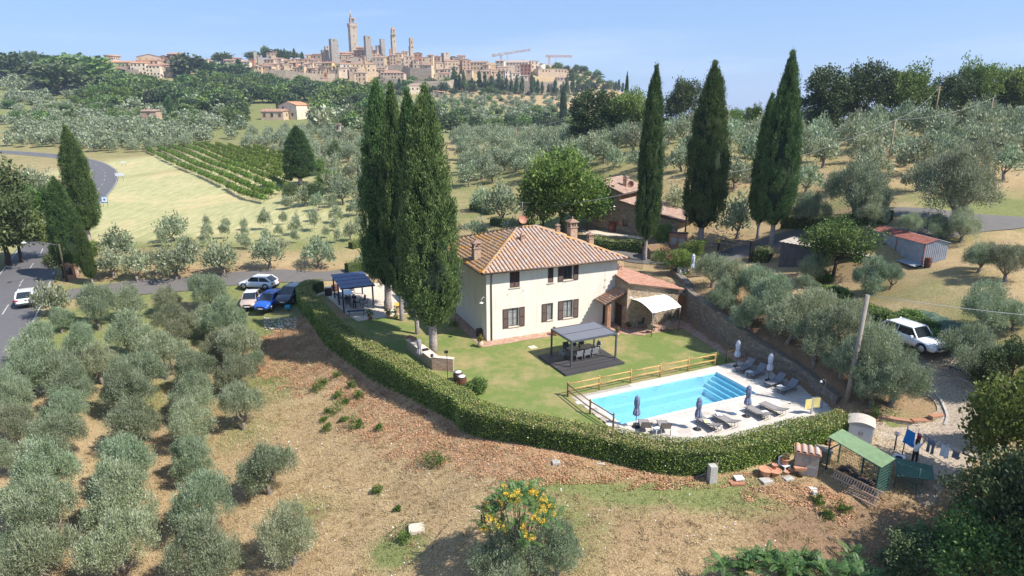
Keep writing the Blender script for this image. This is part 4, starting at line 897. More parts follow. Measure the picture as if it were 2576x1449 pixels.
def half_tile(L=.42,w0=.13,w1=.105,h=.085,n=5):
    """cover tile along -y (down slope), convex up; wide lower end proud"""
    mb=MB()
    for y,w,hh in ((0,w1,h*.85),(-L,w0,h)):
        for i in range(n+1):
            t=pi*i/n;mb.v.append((-cos(t)*w,y,sin(t)*hh))
    for i in range(n): mb.f.append((i,i+1,n+1+i+1,n+1+i));mb.m.append(0);mb.sm.append(True)
    k=len(mb.v)
    for i in range(n+1): x,y,z=mb.v[n+1+i];mb.v.append((x*.82,y+.01,z*.78-.004))
    for i in range(n): mb.f.append((n+1+i,n+1+i+1,k+i+1,k+i));mb.m.append(0);mb.sm.append(False)
    return mb
def tile_plane(parent,P0,P1,P2,P3,mat,sp=.36,row=.36,limit=300,tl=None,seed=0,lift=.02,tile=None):
    """P0,P1 eave left/right; P3,P2 ridge left/right (local coordinates); tiles laid as parts"""
    P0,P1,P2,P3=[Vector(p) for p in (P0,P1,P2,P3)];e=(P1-P0).normalized();L=(P1-P0).length
    nrm=e.cross((P3-P0)).normalized();
    if nrm.z<0: nrm=-nrm
    s=nrm.cross(e).normalized()        # up the slope
    if s.z<0: s=-s
    q2,q3=((P2-P0).dot(e),(P2-P0).dot(s)),((P3-P0).dot(e),(P3-P0).dot(s));poly=[(0,0),(L,0),q2,q3]
    R_=random.Random(seed);ms=[];nr=int(max(q2[1],q3[1])/row)
    for i in range(int(L/sp)):
        x=(i+.5)*L/int(L/sp)
        for j in range(nr+1):
            y=(j+.9)*row
            if sdf(poly,np.array([x]),np.array([y-row*.3]))[0]>-.03: continue
            p=P0+e*x+s*y+nrm*(lift+R_.uniform(0,.015));X=e*(1+R_.uniform(-.04,.04));Yv=s;Z=nrm
            a=R_.uniform(-.04,.04);X2=X*cos(a)+Yv*sin(a);Y2=Yv*cos(a)-X*sin(a)
            ms.append(Matrix(((X2.x,Y2.x,Z.x,p.x),(X2.y,Y2.y,Z.y,p.y),(X2.z,Y2.z,Z.z,p.z),(0,0,0,1))))
    pieces('roof_tile',tile or half_tile(row*1.15,sp*.37,sp*.3,sp*.26),ms,mat,parent,limit)
def ridge_line(parent,a,b,mat,sp=.36,w=.17,name='ridge_tile',up=.06):
    a,b=Vector(a),Vector(b);d=(b-a);L=d.length;d.normalize();z=Vector((0,0,1));x=d.cross(z).normalized();z=x.cross(d).normalized();ms=[]
    k=int(L/sp)
    for i in range(k):
        p=a+d*((i+1)*L/k)+z*(up+random.uniform(0,.02));y=d;ms.append(Matrix(((x.x,y.x,z.x,p.x),(x.y,y.y,z.y,p.y),(x.z,y.z,z.z,p.z),(0,0,0,1))))
    pieces(name,half_tile(sp*1.15,w,w*.82,w*.75),ms,mat,parent,60)
def chimney(parent,x,y,z0,w,h,name='chimney',cap=True,mat=None):
    mb=MB();mb.box(x-w/2,y-w/2,z0-.6,x+w/2,y+w/2,z0+h);c=mb.build(name,M['mortar'],parent)
    nb=int((h+.1)/.085);ms=[]
    R_=random.Random(int(x*100));per=max(2,int(w/.25))
    for j in range(nb):
        z=z0-.05+j*.085+.04
        for side in range(4):
            for i in range(per):
                t=-w/2+(i+.5)*w/per+(.06 if j % 2 else -.02);sx=w/per-.015
                if side==0: ms.append(TRS((x+t*.9,y-w/2-.006,z),0,(sx,.03,.07)))
                elif side==1: ms.append(TRS((x-w/2-.006,y+t*.9,z),pi/2,(sx,.03,.07)))
                elif side==2: ms.append(TRS((x+w/2+.006,y+t*.9,z),pi/2,(sx,.03,.07)))
    bt=MB();bt.box(-.5,-.5,-.5,.5,.5,.5)
    Vv=bt.mesh('brick',M['palebrick']);q=MB()
    for m in ms:
        n0=len(q.v);q.v+=[tuple(m @ v.co) for v in Vv.vertices];q.f+=[tuple(n0+i for i in p.vertices) for p in Vv.polygons];q.m+=[0]*6;q.sm+=[False]*6
    o=q.build('bricks',M['palebrick'],c);o['kind'] = 'stuff'
    zt=z0+h;k=MB();k.box(x-w*.62,y-w*.62,zt,x+w*.62,y+w*.62,zt+.07);k.box(x-w*.5,y-w*.5,zt+.07,x+w*.5,y+w*.5,zt+.11)
    for dx in (-1,1):
        for dy in (-1,1): k.cbox((x+dx*w*.38,y+dy*w*.38,zt+.11+w*.25),(w*.2,w*.2,w*.5))
    z2_=zt+.11+w*.5;k.box(x-w*.6,y-w*.6,z2_,x+w*.6,y+w*.6,z2_+.05)
    for i,(a,b_) in enumerate(((.66,.10),(.5,.2),(.34,.3),(.18,.38))): k.box(x-w*a,y-w*a,z2_+.05+w*(b_-.1),x+w*a,y+w*a,z2_+.05+w*(b_+.02))
    k.lathe([(w*.1,0),(w*.13,w*.1),(w*.05,w*.16),(w*.09,w*.24),(.005,w*.34)],8,(x,y,z2_+.05+w*.4))
    k.build('chimney_cap',M['capm'] if mat is None else mat,c);return c

HA=radians(23.3);HO=(-2.2,52.72)
house=empty('farmhouse',(HO[0],HO[1],0),HA,'two storey cream plastered farmhouse with lichened terracotta hip roof and brown shutters','house')
def hloc(u,v,y=0.0):                     # sight line of (u, v) on the local plane y = const
    a,b,c=ray(u,v);ca,sa=cos(HA),sin(HA)
    t=(y-(HO[0]*sa-HO[1]*ca))/(-a*sa+b*ca);X,Y_=a*t-HO[0],b*t-HO[1]
    return (X*ca+Y_*sa,CAMZ+c*t)
HL,HDp,HE,HR=13.15,12.6,6.33,8.62
# wall openings come from the photograph
wins=[('closed2',z1(675,598),z1(768,742)),('closed1',z1(1033,560),z1(1083,700)),('open',z1(1180,545),z1(1262,672)),('open',z1(665,945),z1(758,1105)),('left',z1(1028,897),z1(1078,1048)),('open',z1(1180,870),z1(1262,1025))]
WR=[]
for k,a,b in wins:
    x0,zt=hloc(*a);x1,zb=hloc(*b);WR.append((k,min(x0,x1),max(x0,x1),zb,zt))
dr=(11.75,12.6,0.0,2.15)
def wall_with_holes(mb,L,h,holes,th=.35):
    xs=sorted({0,L} | {q for a in holes for q in a[:2]});zs=sorted({-.3,h} | {q for a in holes for q in a[2:]})
    for i in range(len(xs)-1):
        for j in range(len(zs)-1):
            xm,zm_=(xs[i]+xs[i+1])/2,(zs[j]+zs[j+1])/2
            if any(a[0]<xm<a[1] and a[2]<zm_<a[3] for a in holes): continue
            mb.quad([(xs[i],0,zs[j]),(xs[i+1],0,zs[j]),(xs[i+1],0,zs[j+1]),(xs[i],0,zs[j+1])])
    for a in holes:
        x0,x1,z0_,z1_=a
        mb.quad([(x0,0,z0_),(x0,0,z1_),(x0,th,z1_),(x0,th,z0_)]);mb.quad([(x1,0,z0_),(x1,th,z0_),(x1,th,z1_),(x1,0,z1_)])
        mb.quad([(x0,0,z1_),(x1,0,z1_),(x1,th,z1_),(x0,th,z1_)]);mb.quad([(x0,0,z0_),(x0,th,z0_),(x1,th,z0_),(x1,0,z0_)])
mb=MB();holes=[w[1:] for w in WR]+[dr];wall_with_holes(mb,HL,HE+.05,holes)
mb.quad([(0,0,-.3),(0,0,HE+.05),(0,HDp,HE+.05),(0,HDp,-.3)]);mb.quad([(HL,0,-.3),(HL,HDp,-.3),(HL,HDp,HE+.05),(HL,0,HE+.05)]);mb.quad([(0,HDp,-.3),(0,HDp,HE+.05),(HL,HDp,HE+.05),(HL,HDp,-.3)])
mb.build('wall',M['plaster'],house)
def shutter(x0,x1,z0,z1,y,flag=0):
    mb=MB();w=.06;mb.box(x0,y-.045,z0,x0+w,y,z1);mb.box(x1-w,y-.045,z0,x1,y,z1)
    for zz in (z0,(z0+z1)/2-.04,z1-.08): mb.box(x0+w,y-.043,zz,x1-w,y-.002,zz+.08)
    n=int((z1-z0)/.075)
    for i in range(n):
        z=z0+.08+(i+.3)*(z1-z0-.16)/n;mb.hexa([(x0+w,y-.04,z),(x1-w,y-.04,z),(x1-w,y-.01,z+.045),(x0+w,y-.01,z+.045),(x0+w,y-.04,z+.012),(x1-w,y-.04,z+.012),(x1-w,y-.01,z+.057),(x0+w,y-.01,z+.057)])
    return mb.build('shutter',M['wood'],house)
for i,(k,x0,x1,z0_,z1_) in enumerate(WR):
    wr=MB();yb=.16
    wr.box(x0,yb,z0_,x0+.06,yb+.05,z1_);wr.box(x1-.06,yb,z0_,x1,yb+.05,z1_);wr.box(x0+.06,yb,z0_,x1-.06,yb+.05,z0_+.06);wr.box(x0+.06,yb,z1_-.06,x1-.06,yb+.05,z1_)
    xm=(x0+x1)/2;
    if k=='open': wr.box(xm-.035,yb+.002,z0_+.06,xm+.035,yb+.048,z1_-.06)
    w_=wr.build('window',M['wood'],house)
    p=MB();p.box(x0+.06,yb+.02,z0_+.06,x1-.06,yb+.03,z1_-.06);p.build('pane',M['curtain'] if i>=3 else M['glass'],w_)
    if i>=3:
        g=MB();nb=max(3,int((x1-x0)/.14))
        for q in range(1,nb): g.box(x0+(x1-x0)*q/nb-.008,.05,z0_,x0+(x1-x0)*q/nb+.008,.066,z1_)
        for q in (.15,.5,.85): g.box(x0,.04,z0_+(z1_-z0_)*q-.012,x1,.05,z0_+(z1_-z0_)*q+.012)
        g.build('grille',M['greyiron'],w_)
    s=MB();s.box(x0-.08,-.07,z0_-.07,x1+.08,.12,z0_-.003);s.build('sill',M['sill'],w_)
    sw=.52
    if k=='closed2': shutter(x0+.005,xm-.004,z0_,z1_,.06);shutter(xm+.004,x1-.005,z0_,z1_,.06)
    elif k=='closed1': shutter(x0+.005,x1-.005,z0_,z1_,.06)
    else:
        shutter(x0-sw-.04,x0-.03,z0_-.06,z1_,-.01)
        if k=='open': shutter(x1+.06,x1+.06+sw,z0_-.06,z1_,-.01)
# corner pilaster, downpipe, gutters, plinth
mb=MB();mb.box(-.03,-.03,-.2,.32,0.0,HE-.02);mb.build('corner_strip',M['plaster'],house)
mb=MB();mb.tube([(.42,-.4,HE-.12),(.42,-.1,HE-.35),(.42,-.09,5.6),(.42,-.09,.05)],.055,8);mb.build('downpipe',M['gutter'],house)
OV=.62;e0,e1,f0,f1=-OV,HL+OV,-OV,HDp+OV
rl,rr_=(5.7,HDp/2,HR),(7.55,HDp/2,HR)
mb=MB()
for a,b in (((e0,f0),(e1,f0)),((e0,f1),(e0,f0)),((e1,f0),(e1,f1))):
    dx,dy=b[0]-a[0],b[1]-a[1];l=hypot(dx,dy);nx,ny=dy/l*.07,-dx/l*.07
    mb.tube([(a[0]+nx,a[1]+ny,HE-.02),(b[0]+nx,b[1]+ny,HE-.02)],.075,8)
mb.build('gutter',M['gutter'],house)
mb=MB();C_=[(e0,f0,HE),(e1,f0,HE),(e1,f1,HE),(e0,f1,HE)]
for q in ((C_[0],C_[1],rr_,rl),(C_[1],C_[2],rr_),(C_[2],C_[3],rl,rr_),(C_[3],C_[0],rl)): mb.quad(q)
mb.quad([(p[0],p[1],HE-.06) for p in C_][::-1]);
for i in range(4): a,b=C_[i],C_[(i+1) % 4];mb.quad([(a[0],a[1],HE-.06),(b[0],b[1],HE-.06),b,a])
roof=mb.build('roof',M['roofbase'],house)
tile_plane(roof,C_[0],C_[1],rr_,rl,M['tile'],.36,.36,260,seed=1)
tile_plane(roof,C_[3],C_[0],rl,rl,M['tileside'],.36,.36,40,seed=2)
tile_plane(roof,C_[1],C_[2],rr_,rr_,M['tileside'],.36,.4,0,seed=3)
for a,b in ((C_[0],rl),(C_[1],rr_),(C_[3],rl),(rl,rr_),(C_[2],rr_)): ridge_line(roof,a,b,M['ridge'])
def rz_(x,y):  # roof height
    return min(HE+(y-f0)*(HR-HE)/(HDp/2+OV),HE+(x-e0)*(HR-HE)/(5.7+OV),HE+(e1-x)*(HR-HE)/(e1-7.55),HR)
chimney(roof,.35,3.4,rz_(.35,3.4),.62,1.0);chimney(roof,5.15,4.0,rz_(5.15,4.0),.36,.22);chimney(roof,11.3,5.6,rz_(11.3,5.6),.75,1.15)
chimney(roof,12.4,3.9,rz_(12.4,3.9)-.1,.48,.75);chimney(roof,10.6,7.4,rz_(10.6,7.4),.36,.5)
# aerial and dish
mb=MB();ax_,ay_=6.2,6.3;mb.tube([(ax_,ay_,HR),(ax_,ay_,HR+2.5)],.03,6);mb.tube([(ax_-.6,ay_,HR+2.45),(ax_+.7,ay_,HR+2.35)],.018,5)
for i in range(8): mb.tube([(ax_-.55+i*.16,ay_-.25,HR+2.45-.01*i),(ax_-.55+i*.16,ay_+.25,HR+2.45-.01*i)],.009,4)
mb.tube([(ax_,ay_,HR+1.9),(ax_+.35,ay_,HR+2.1)],.014,4);mb.tube([(ax_+.1,ay_-.2,HR+2.1),(ax_+.1,ay_+.2,HR+2.1)],.01,4);mb.build('aerial',M['greyiron'],house)
mb=MB();n0=0;mb.lathe([(.02,-.10),(.18,-.085),(.32,-.045),(.42,.0),(.43,.012)],20,cap=False);mb.tube([(0,-.4,0),(0,-.1,.38),(0,0,.4)],.012,5);mb.tube([(0,0,-.1),(0,.1,-.35),(0,.1,-.6)],.03,6)
M['dish']=simple('rust_red_dish',(.38,.17,.11),.6,.12,6)
mb.xform(0,lambda p: (p[0]+ax_-.1,p[1]*cos(1.15)-p[2]*sin(1.15)+ay_-.35,p[1]*sin(1.15)+p[2]*cos(1.15)+HR+.85));mb.build('satellite_dish',M['dish'],house)
def wall_lamp(parent,x,y,z,dx,dy):
    mb=MB();mb.tube([(x,y,z+.32),(x+dx*.25,y+dy*.25,z+.5),(x+dx*.5,y+dy*.5,z+.32),(x+dx*.5,y+dy*.5,z+.12)],.014,5);mb.lathe([(.03,.12),(.06,.06),(.19,0.02),(.2,0)],12,(x+dx*.5,y+dy*.5,z),cap=False);mb.lathe([(.05,.02),(.05,-.06)],8,(x+dx*.5,y+dy*.5,z));mb.build('wall_lamp',M['lampwhite'],parent)
wall_lamp(house,0,.1,3.6,-1,-.2)
mb=MB()
for sx,sz in ((1.95,4.15),(3.45,4.35),(6.0,4.6),(7.6,4.65)): mb.tube([(sx,0,sz),(sx,-.12,sz-.02),(sx-.05,-.16,sz-.16)],.012,4)
mb.build('shutter_hook',M['iron'],house)
mb=MB();mb.lathe([(.12,0),(.12,.03)],12,(0,0,0));mb.xform(0,lambda p: (11.9+p[0],-p[2],4.35+p[1]));n0=len(mb.v);mb.lathe([(.12,0),(.12,.03)],12,(0,0,0));mb.xform(n0,lambda p: (11.85+p[0],-p[2],3.65+p[1]));mb.build('air_vent',M['sill'],house)
mb=MB();mb.box(dr[0],.12,0,dr[1],.17,dr[3]);mb.build('door',M['glass'],house)

# stone annex on the right
def az(x,y): return 4.52-.205*(x-13)+.11*(y+2.2)
annex=empty('stone_annex',(HO[0],HO[1],0),HA,'low rubble stone annex with sloping red tile roof beside the farmhouse','outbuilding')
AP=[(13.0,-2.15),(18.7,-2.15),(18.5,-1.2),(14.6,3.4),(13.19,3.4)]
mb=MB();mb.prism(AP,-.3,[az(*p)-.12 for p in AP]);mb.build('wall',M['mortar'],annex)
def stones(parent,a,b,z0,ztop,mat,ch=.19,sl=(.2,.46),limit=300,th=.12,seed=0,proud=.02,skip=None,nm='stone'):
    R_=np.random.default_rng(seed);a=np.array(a,float);b=np.array(b,float);L=np.linalg.norm(b-a);d=(b-a)/L;n=np.array([d[1],-d[0]]);ang=atan2(d[1],d[0]);ms=[]
    zmax=max(ztop(0),ztop(1));z=z0
    while z<zmax:
        h=ch*R_.uniform(.75,1.3);x=-R_.uniform(0,.2)
        while x<L:
            l=R_.uniform(*sl);xc=x+l/2
            if 0<xc<L and z+h*.8<ztop(xc/L) and not (skip and skip(xc,z+h/2)):
                x0_,x1_=max(x,0),min(x+l,L);p=a+d*(x0_+x1_)/2+n*(proud-th/2+R_.uniform(-.015,.02));ms.append(TRS((p[0],p[1],z+h/2),ang+R_.normal()*.02,(max(.06,x1_-x0_-.02),th,h-.022),R_.normal()*.03,R_.normal()*.08))
            x+=l
        z+=h
    pieces(nm,stone_tpl(R_),ms,mat,parent,limit)
stones(annex,(13.0,-2.15),(18.7,-2.15),0,lambda t: az(13+5.7*t,-2.15)-.2,M['stone'],.125,(.12,.34),240,seed=5)
stones(annex,(13.0,0),(13.0,-2.15),0,lambda t: az(13,-2.15*t)-.2,M['stone'],.125,(.12,.32),60,seed=6,skip=lambda x,z: .35<x<1.35 and z<2.1)
mb=MB()
for j in range(46):
    z=j*.088+.02;mb.box(12.965,-2.185,z,13.0+(.26 if j % 2 else .14),-2.1,z+.075) if z<az(13,-2.15)-.25 else None
o=mb.build('corner_bricks',M['palebrick'],annex);o['kind'] = 'stuff'
mb=MB();mb.box(12.93,-1.35,0,12.99,-.35,2.1);mb.build('door',M['darkwood'],annex)
A4=[(12.75,-2.5),(19.0,-2.5),(18.7,-1.1),(14.7,3.7),(13.17,3.7)]
mb=MB();mb.prism(A4,[az(*p)-.1 for p in A4],[az(*p)-.02 for p in A4]);aroof=mb.build('roof',M['roofbase'],annex)
ms=[];sv=Vector((1,0,-.205)).normalized();ev=Vector((0,1,.11)).normalized();nv=sv.cross(ev).normalized();R_=random.Random(3)
for i in range(25):
    for j in range(26):
        x,y=12.8+j*.27,-2.42+i*.25
        if sdf(A4,np.array([x+.15]),np.array([y]))[0]>-.02: continue
        p=Vector((x,y,az(x,y)+.0+R_.uniform(0,.012)));X=ev;Y_=-sv;ms.append(Matrix(((X.x,Y_.x,nv.x,p.x),(X.y,Y_.y,nv.y,p.y),(X.z,Y_.z,nv.z,p.z),(0,0,0,1))))
pieces('roof_tile',half_tile(.32,.1,.08,.06,4),ms,M['redtile'],aroof,300)
chimney(aroof,14.4,1.6,az(14.4,1.6),.38,.1)
wall_lamp(annex,13.0,-2.15,3.2,0,-1)
mb=MB();mb.tube([(17.2,-2.35,3.42),(19.3,-2.45,3.15),(19.4,-2.1,2.9)],.05,6);mb.build('gutter',M['iron'],annex)
# porch in the corner
porch=empty('porch',(HO[0],HO[1],0),HA,'small tiled porch on a brick pillar in the corner of house and annex','porch')
pc=[(10.75,-2.0,2.58),(10.75,-.02,2.58),(12.95,-.02,3.5),(12.95,-2.0,3.5)]
mb=MB();mb.hexa([(p[0],p[1],p[2]-.07) for p in (pc[0],pc[3],pc[2],pc[1])]+[pc[0],pc[3],pc[2],pc[1]]);prf=mb.build('roof',M['darkwood'],porch)
tile_plane(prf,pc[1],pc[0],pc[3],pc[2],M['neworange'],.22,.27,200,seed=9)
mb=MB()
for y in (-1.9,-1.3,-.7,-.15): mb.beam((10.85,y,2.5),(12.93,y,3.37),.08,.1)
mb.beam((11.25,-1.95,2.62),(11.25,-.03,2.62),.12,.14);mb.build('rafters',M['darkwood'],porch)
mb=MB();mb.box(11.1,-1.85,0,11.45,-1.5,2.52);pil=mb.build('pillar',M['mortar'],porch)
ms=[]
for j in range(28):
    z=.045+j*.088
    for (cx,cy,rz,l) in ((11.18,-1.86,0,.17),(11.37,-1.86,0,.17),(11.09,-1.76,pi/2,.18),(11.09,-1.58,pi/2,.16),(11.46,-1.7,pi/2,.3)): ms.append(TRS((cx+(.03 if j % 2 and rz==0 else 0),cy,z),rz,(l,.03,.072)))
bt=MB();bt.box(-.5,-.5,-.5,.5,.5,.5);pieces('brick',bt,ms,M['brick'],pil,150)

# brick paths
def brick_field(name,label,polyl,parent_loc,rz,bl,bw,mat,base,z=.03,limit=300,gap=.012,order='run',th=.05):
    root=empty(name,(parent_loc[0],parent_loc[1],0),rz);root['kind'] = 'structure'
    mb=MB();mb.quad([(p[0],p[1],z-.012) for p in polyl]);mb.build('bedding',base,root)
    P=np.array(polyl);ms=[];R_=random.Random(1);j=0;y=P[:,1].min()
    while y<P[:,1].max():
        x=P[:,0].min()-(bl/2 if j % 2 else 0)
        while x<P[:,0].max():
            if sdf(polyl,np.array([x+bl/2]),np.array([y+bw/2]))[0]<-min(bl,bw)*.3: ms.append(TRS((x+bl/2,y+bw/2,z-th/2+.006+R_.uniform(0,.006)),R_.gauss(0,.008),(bl-gap,bw-gap,th)))
            x+=bl
        y+=bw;j+=1
    bt=MB();bt.box(-.5,-.5,-.5,.5,.5,.5);pieces('paver' if bl>.3 else 'brick',bt,ms,mat,root,limit);root['label']=label;return root
M['bed']=simple('path_bedding',(.26,.18,.13),.95,.2,6)
brick_field('brick_path','brick paved path along the front and left side of the farmhouse',[(-1.05,9),(-1.05,-1.25),(10.2,-1.1),(11.3,-2.5),(13.2,-4.2),(19.6,-3.9),(19.6,-2.15),(13.0,-2.15),(13.0,0),(0,0),(0,9)],HO,HA,.27,.135,M['pathbrick'],M['bed'])
wp=[(16.2,58.3),(16.75,58.2),(18.25,51.3),(19.3,48.3),(18.2,47.9),(17.4,50.2),(15.6,57.2)]
brick_field('brick_path','narrow shaded brick path at the foot of the retaining wall',wp,(0,0),0,.27,.135,M['pathbrick'],M['bed'],limit=100)
# ------------------------------------------------------------------ stone retaining wall
rw=empty('retaining_wall',(0,0,0),0,'long rubble stone retaining wall from the annex down to the pool terrace','wall')
WT=[(22.34,39.99,.75),(21.35,44.43,1.35),(19.37,48.31,1.9),(18.31,51.32,2.4),(16.86,58.31,2.95),(16.75,60.3,3.2)]
mb=MB()
for a,b in zip(WT[:-1],WT[1:]):
    d=unit(np.array([b[0]-a[0],b[1]-a[1]]));n=np.array([d[1],-d[0]])*.55
    mb.hexa([(a[0],a[1],-.4),(a[0]+n[0],a[1]+n[1],-.4),(b[0]+n[0],b[1]+n[1],-.4),(b[0],b[1],-.4),(a[0],a[1],a[2]),(a[0]+n[0],a[1]+n[1],a[2]),(b[0]+n[0],b[1]+n[1],b[2]),(b[0],b[1],b[2])][::1])
mb.build('core',M['greymortar'],rw)
for i,(a,b) in enumerate(zip(WT[:-1],WT[1:])):
    stones(rw,(b[0],b[1]),(a[0],a[1]),0,lambda t,a=a,b=b: b[2]+(a[2]-b[2])*t,M['greystone'],.17,(.16,.42),62,seed=20+i,th=.14,nm='stone')
# terrace corner wall with upper wall and door (right of the annex)
dw=empty('terrace_wall',(0,0,0),0,'tall stone wall with a brown wooden door between annex and terrace','wall')
mb=MB();mb.box(15.65,59.2,0,17.4,59.7,3.0);mb.box(16.9,59.7,0,17.6,66,3.35);mb.box(17.4,63.5,3.0,21.5,63.9,3.6);mb.build('core',M['greymortar'],dw)
stones(dw,(15.65,59.2),(17.4,59.2),0,lambda t: 3.0,M['greystone'],.22,(.22,.45),90,seed=31,skip=lambda x,z: .4<x<1.4 and z<2.3)
stones(dw,(17.4,63.5),(21.5,63.5),3.05,lambda t: 3.6,M['stone'],.2,(.22,.45),60,seed=32)
mb=MB();mb.box(16.05,59.12,0,17.0,59.17,2.25);mb.build('door',simple('orange_wood_door',(.30,.13,.05),.6,.2,9),dw)
# ------------------------------------------------------------------ pool
M['liner']=simple('pool_liner',(.50,.77,.86),.5,.03,2);M['linerstep']=simple('pool_step_edge',(.20,.58,.68),.5,.03,2)
def water_mat():
    m,nt,b,out=mat_new('pool_water');nt.nodes.remove(b);tr=N(nt,'ShaderNodeBsdfTransparent');tr.inputs[0].default_value=(.68,.91,1,1);g=N(nt,'ShaderNodeBsdfGlossy');g.inputs['Roughness'].default_value=.03
    fr=N(nt,'ShaderNodeFresnel',i_IOR=1.33);ms=N(nt,'ShaderNodeMixShader');n=noise(nt,5.5,4,.65,coords(nt),1.6);bn=N(nt,'ShaderNodeBump',i_Strength=1.0,i_Distance=.07);nt.links.new(n,bn.inputs['Height'])
    for q in (g,fr): nt.links.new(bn.outputs[0],q.inputs['Normal'])
    nt.links.new(fr.outputs[0],ms.inputs[0]);nt.links.new(tr.outputs[0],ms.inputs[1]);nt.links.new(g.outputs[0],ms.inputs[2]);nt.links.new(ms.outputs[0],out.inputs[0]);return m
M['water']=water_mat();M['coping']=piecemat('coping_stone',[(.66,.62,.55),(.72,.68,.61),(.60,.55,.47)],.8,8,.12,.2)
pool=empty('swimming_pool',(POOLO[0],POOLO[1],0),PA,'rectangular turquoise swimming pool with broad steps at its far end','swimming pool')
mb=MB();d=1.45
mb.quad([(0,0,-d),(PL,0,-d),(PL,-PW,-d),(0,-PW,-d)][::-1]);mb.quad([(0,0,-d),(0,0,.0),(PL,0,.0),(PL,0,-d)][::-1]);mb.quad([(0,-PW,-d),(PL,-PW,-d),(PL,-PW,0),(0,-PW,0)][::-1]);mb.quad([(0,0,-d),(0,-PW,-d),(0,-PW,0),(0,0,0)][::-1]);mb.quad([(PL,0,-d),(PL,0,0),(PL,-PW,0),(PL,-PW,-d)][::-1])
mb.build('basin',M['liner'],pool)
s=MB();s.box(.01,-.42,-d+.01,PL-1.5,-.01,-.95);s.build('ledge',M['liner'],pool)
for i in range(4):
    x=PL-.36*(i+1);z=-.30-.24*i;s=MB();s.box(x,-PW+.01,-d+.01,PL-.36*i-.002,-.01,z);st=s.build('step',M['liner'],pool)
    s=MB();s.box(x-.004,-PW+.02,z-.07,x+.06,-.02,z+.004);s.build('step_edge',M['linerstep'],st)
mb=MB();mb.quad([(0.002,-.002,-.11),(PL-.002,-.002,-.11),(PL-.002,-PW+.002,-.11),(.002,-PW+.002,-.11)][::-1]);tag(mb.build('water',M['water'],pool),kind=None)
M['skim']=simple('white_plastic',(.75,.75,.73),.4,.03,4)
for x in (.9,5.6,9.7):
    s=MB();s.box(x,-.03,-.1,x+.5,-.004,-.0);s.build('skimmer',M['skim'],pool)
for x in (3.0,7.6):
    s=MB();s.lathe([(.1,0),(.1,.012)],12);s.xform(0,lambda p: (x+p[0],-p[2]-.002,-.55+p[1]));s.build('pool_light',M['skim'],pool)
# paved terrace
M['paver']=piecemat('travertine_paver',[(.56,.51,.45),(.62,.58,.52),(.50,.44,.37),(.66,.62,.57),(.54,.48,.42),(.60,.55,.49)],.75,2.2,.28,.2)
M['paverbed']=simple('paver_joints',(.36,.32,.27),.9,.1,4)
terr=empty('pool_terrace',(POOLO[0],POOLO[1],0),PA,0);terr['kind'] = 'structure';terr['label'] = 'pale travertine paving around the swimming pool'
def toP(x,y): x -= POOLO[0];y -= POOLO[1];return (x*cos(PA)+y*sin(PA),-x*sin(PA)+y*cos(PA))
TP=[toP(4.2,41.55),toP(18.0,47.95),toP(18.9,48.3),toP(21.2,44.43),toP(22.2,40.05)]+[toP(*HEDGE[i]) for i in range(len(HEDGE)-1,13,-1)]+[toP(6.9,36.2)]
mb=MB();xs=[min(p[0] for p in TP),0,PL,max(p[0] for p in TP)];ys=[min(p[1] for p in TP),-PW,0,max(p[1] for p in TP)]
def clipin(poly,x0,x1,y0,y1):
    out=poly
    for ax,lim,sg in ((0,x0,1),(0,x1,-1),(1,y0,1),(1,y1,-1)):
        res=[]
        for i in range(len(out)):
            a,b=out[i],out[(i+1) % len(out)];ia=(a[ax]-lim)*sg>=0;ib=(b[ax]-lim)*sg>=0
            if ia: res.append(a)
            if ia!=ib: t=(lim-a[ax])/(b[ax]-a[ax]);res.append((a[0]+(b[0]-a[0])*t,a[1]+(b[1]-a[1])*t))
        out=res
        if not out: return out
    return out
for i in range(3):
    for j in range(3):
        if i==1 and j==1: continue
        q=clipin(TP,xs[i],xs[i+1],ys[j],ys[j+1])
        if len(q)>2: mb.quad([(p[0],p[1],.016) for p in q][::-1])
for f in range(len(mb.f)):
    idx=mb.f[f];P_=[mb.v[i] for i in idx];ar=sum(P_[i][0]*P_[(i+1) % len(P_)][1]-P_[(i+1) % len(P_)][0]*P_[i][1] for i in range(len(P_)))
    if ar<0: mb.f[f]=idx[::-1]
mb.build('bedding',M['paverbed'],terr)
ms=[];R_=random.Random(4);j=0;y=ys[0];pw,pl=.45,.9
while y<ys[3]:
    x=xs[0]-(0,.55,.25)[j % 3]
    while x<xs[3]:
        xc,yc=x+pl/2,y+pw/2;s=sdf(TP,np.array([xc]),np.array([yc]))[0]
        inp=(x+pl>-.30) and (x<PL+.30) and (y+pw>-PW-.30) and (y<.30)
        if s<-.2:
            if not inp: ms.append(TRS((xc,yc,.012+R_.uniform(0,.004)),0,(pl-.012,pw-.012,.03)))
            else:      # cut pavers round the pool kerb
                for (a0,a1,b0,b1) in ((x,min(x+pl,-.31),y,y+pw),(max(x,PL+.31),x+pl,y,y+pw),(max(x,-.31),min(x+pl,PL+.31),max(y,.31),y+pw),(max(x,-.31),min(x+pl,PL+.31),y,min(y+pw,-PW-.31))):
                    if a1-a0>.08 and b1-b0>.08: ms.append(TRS(((a0+a1)/2,(b0+b1)/2,.012+R_.uniform(0,.004)),0,(a1-a0-.012,b1-b0-.012,.03)))
        x+=pl
    y+=pw;j+=1
bt=MB();bt.box(-.5,-.5,-.5,.5,.5,.5);pieces('paver',bt,ms,M['paver'],terr,300)
ms=[];
for i in range(13):
    for y in (.15,-PW-.15): ms.append(TRS((-.3+(i+.5)*(PL+.6)/13,y,.012),0,((PL+.6)/13-.01,.3,.045)))
for i in range(5):
    for x in (-.15,PL+.15): ms.append(TRS((x,-PW+(i+.5)*PW/5,.012),0,(.3,PW/5-.01,.045)))
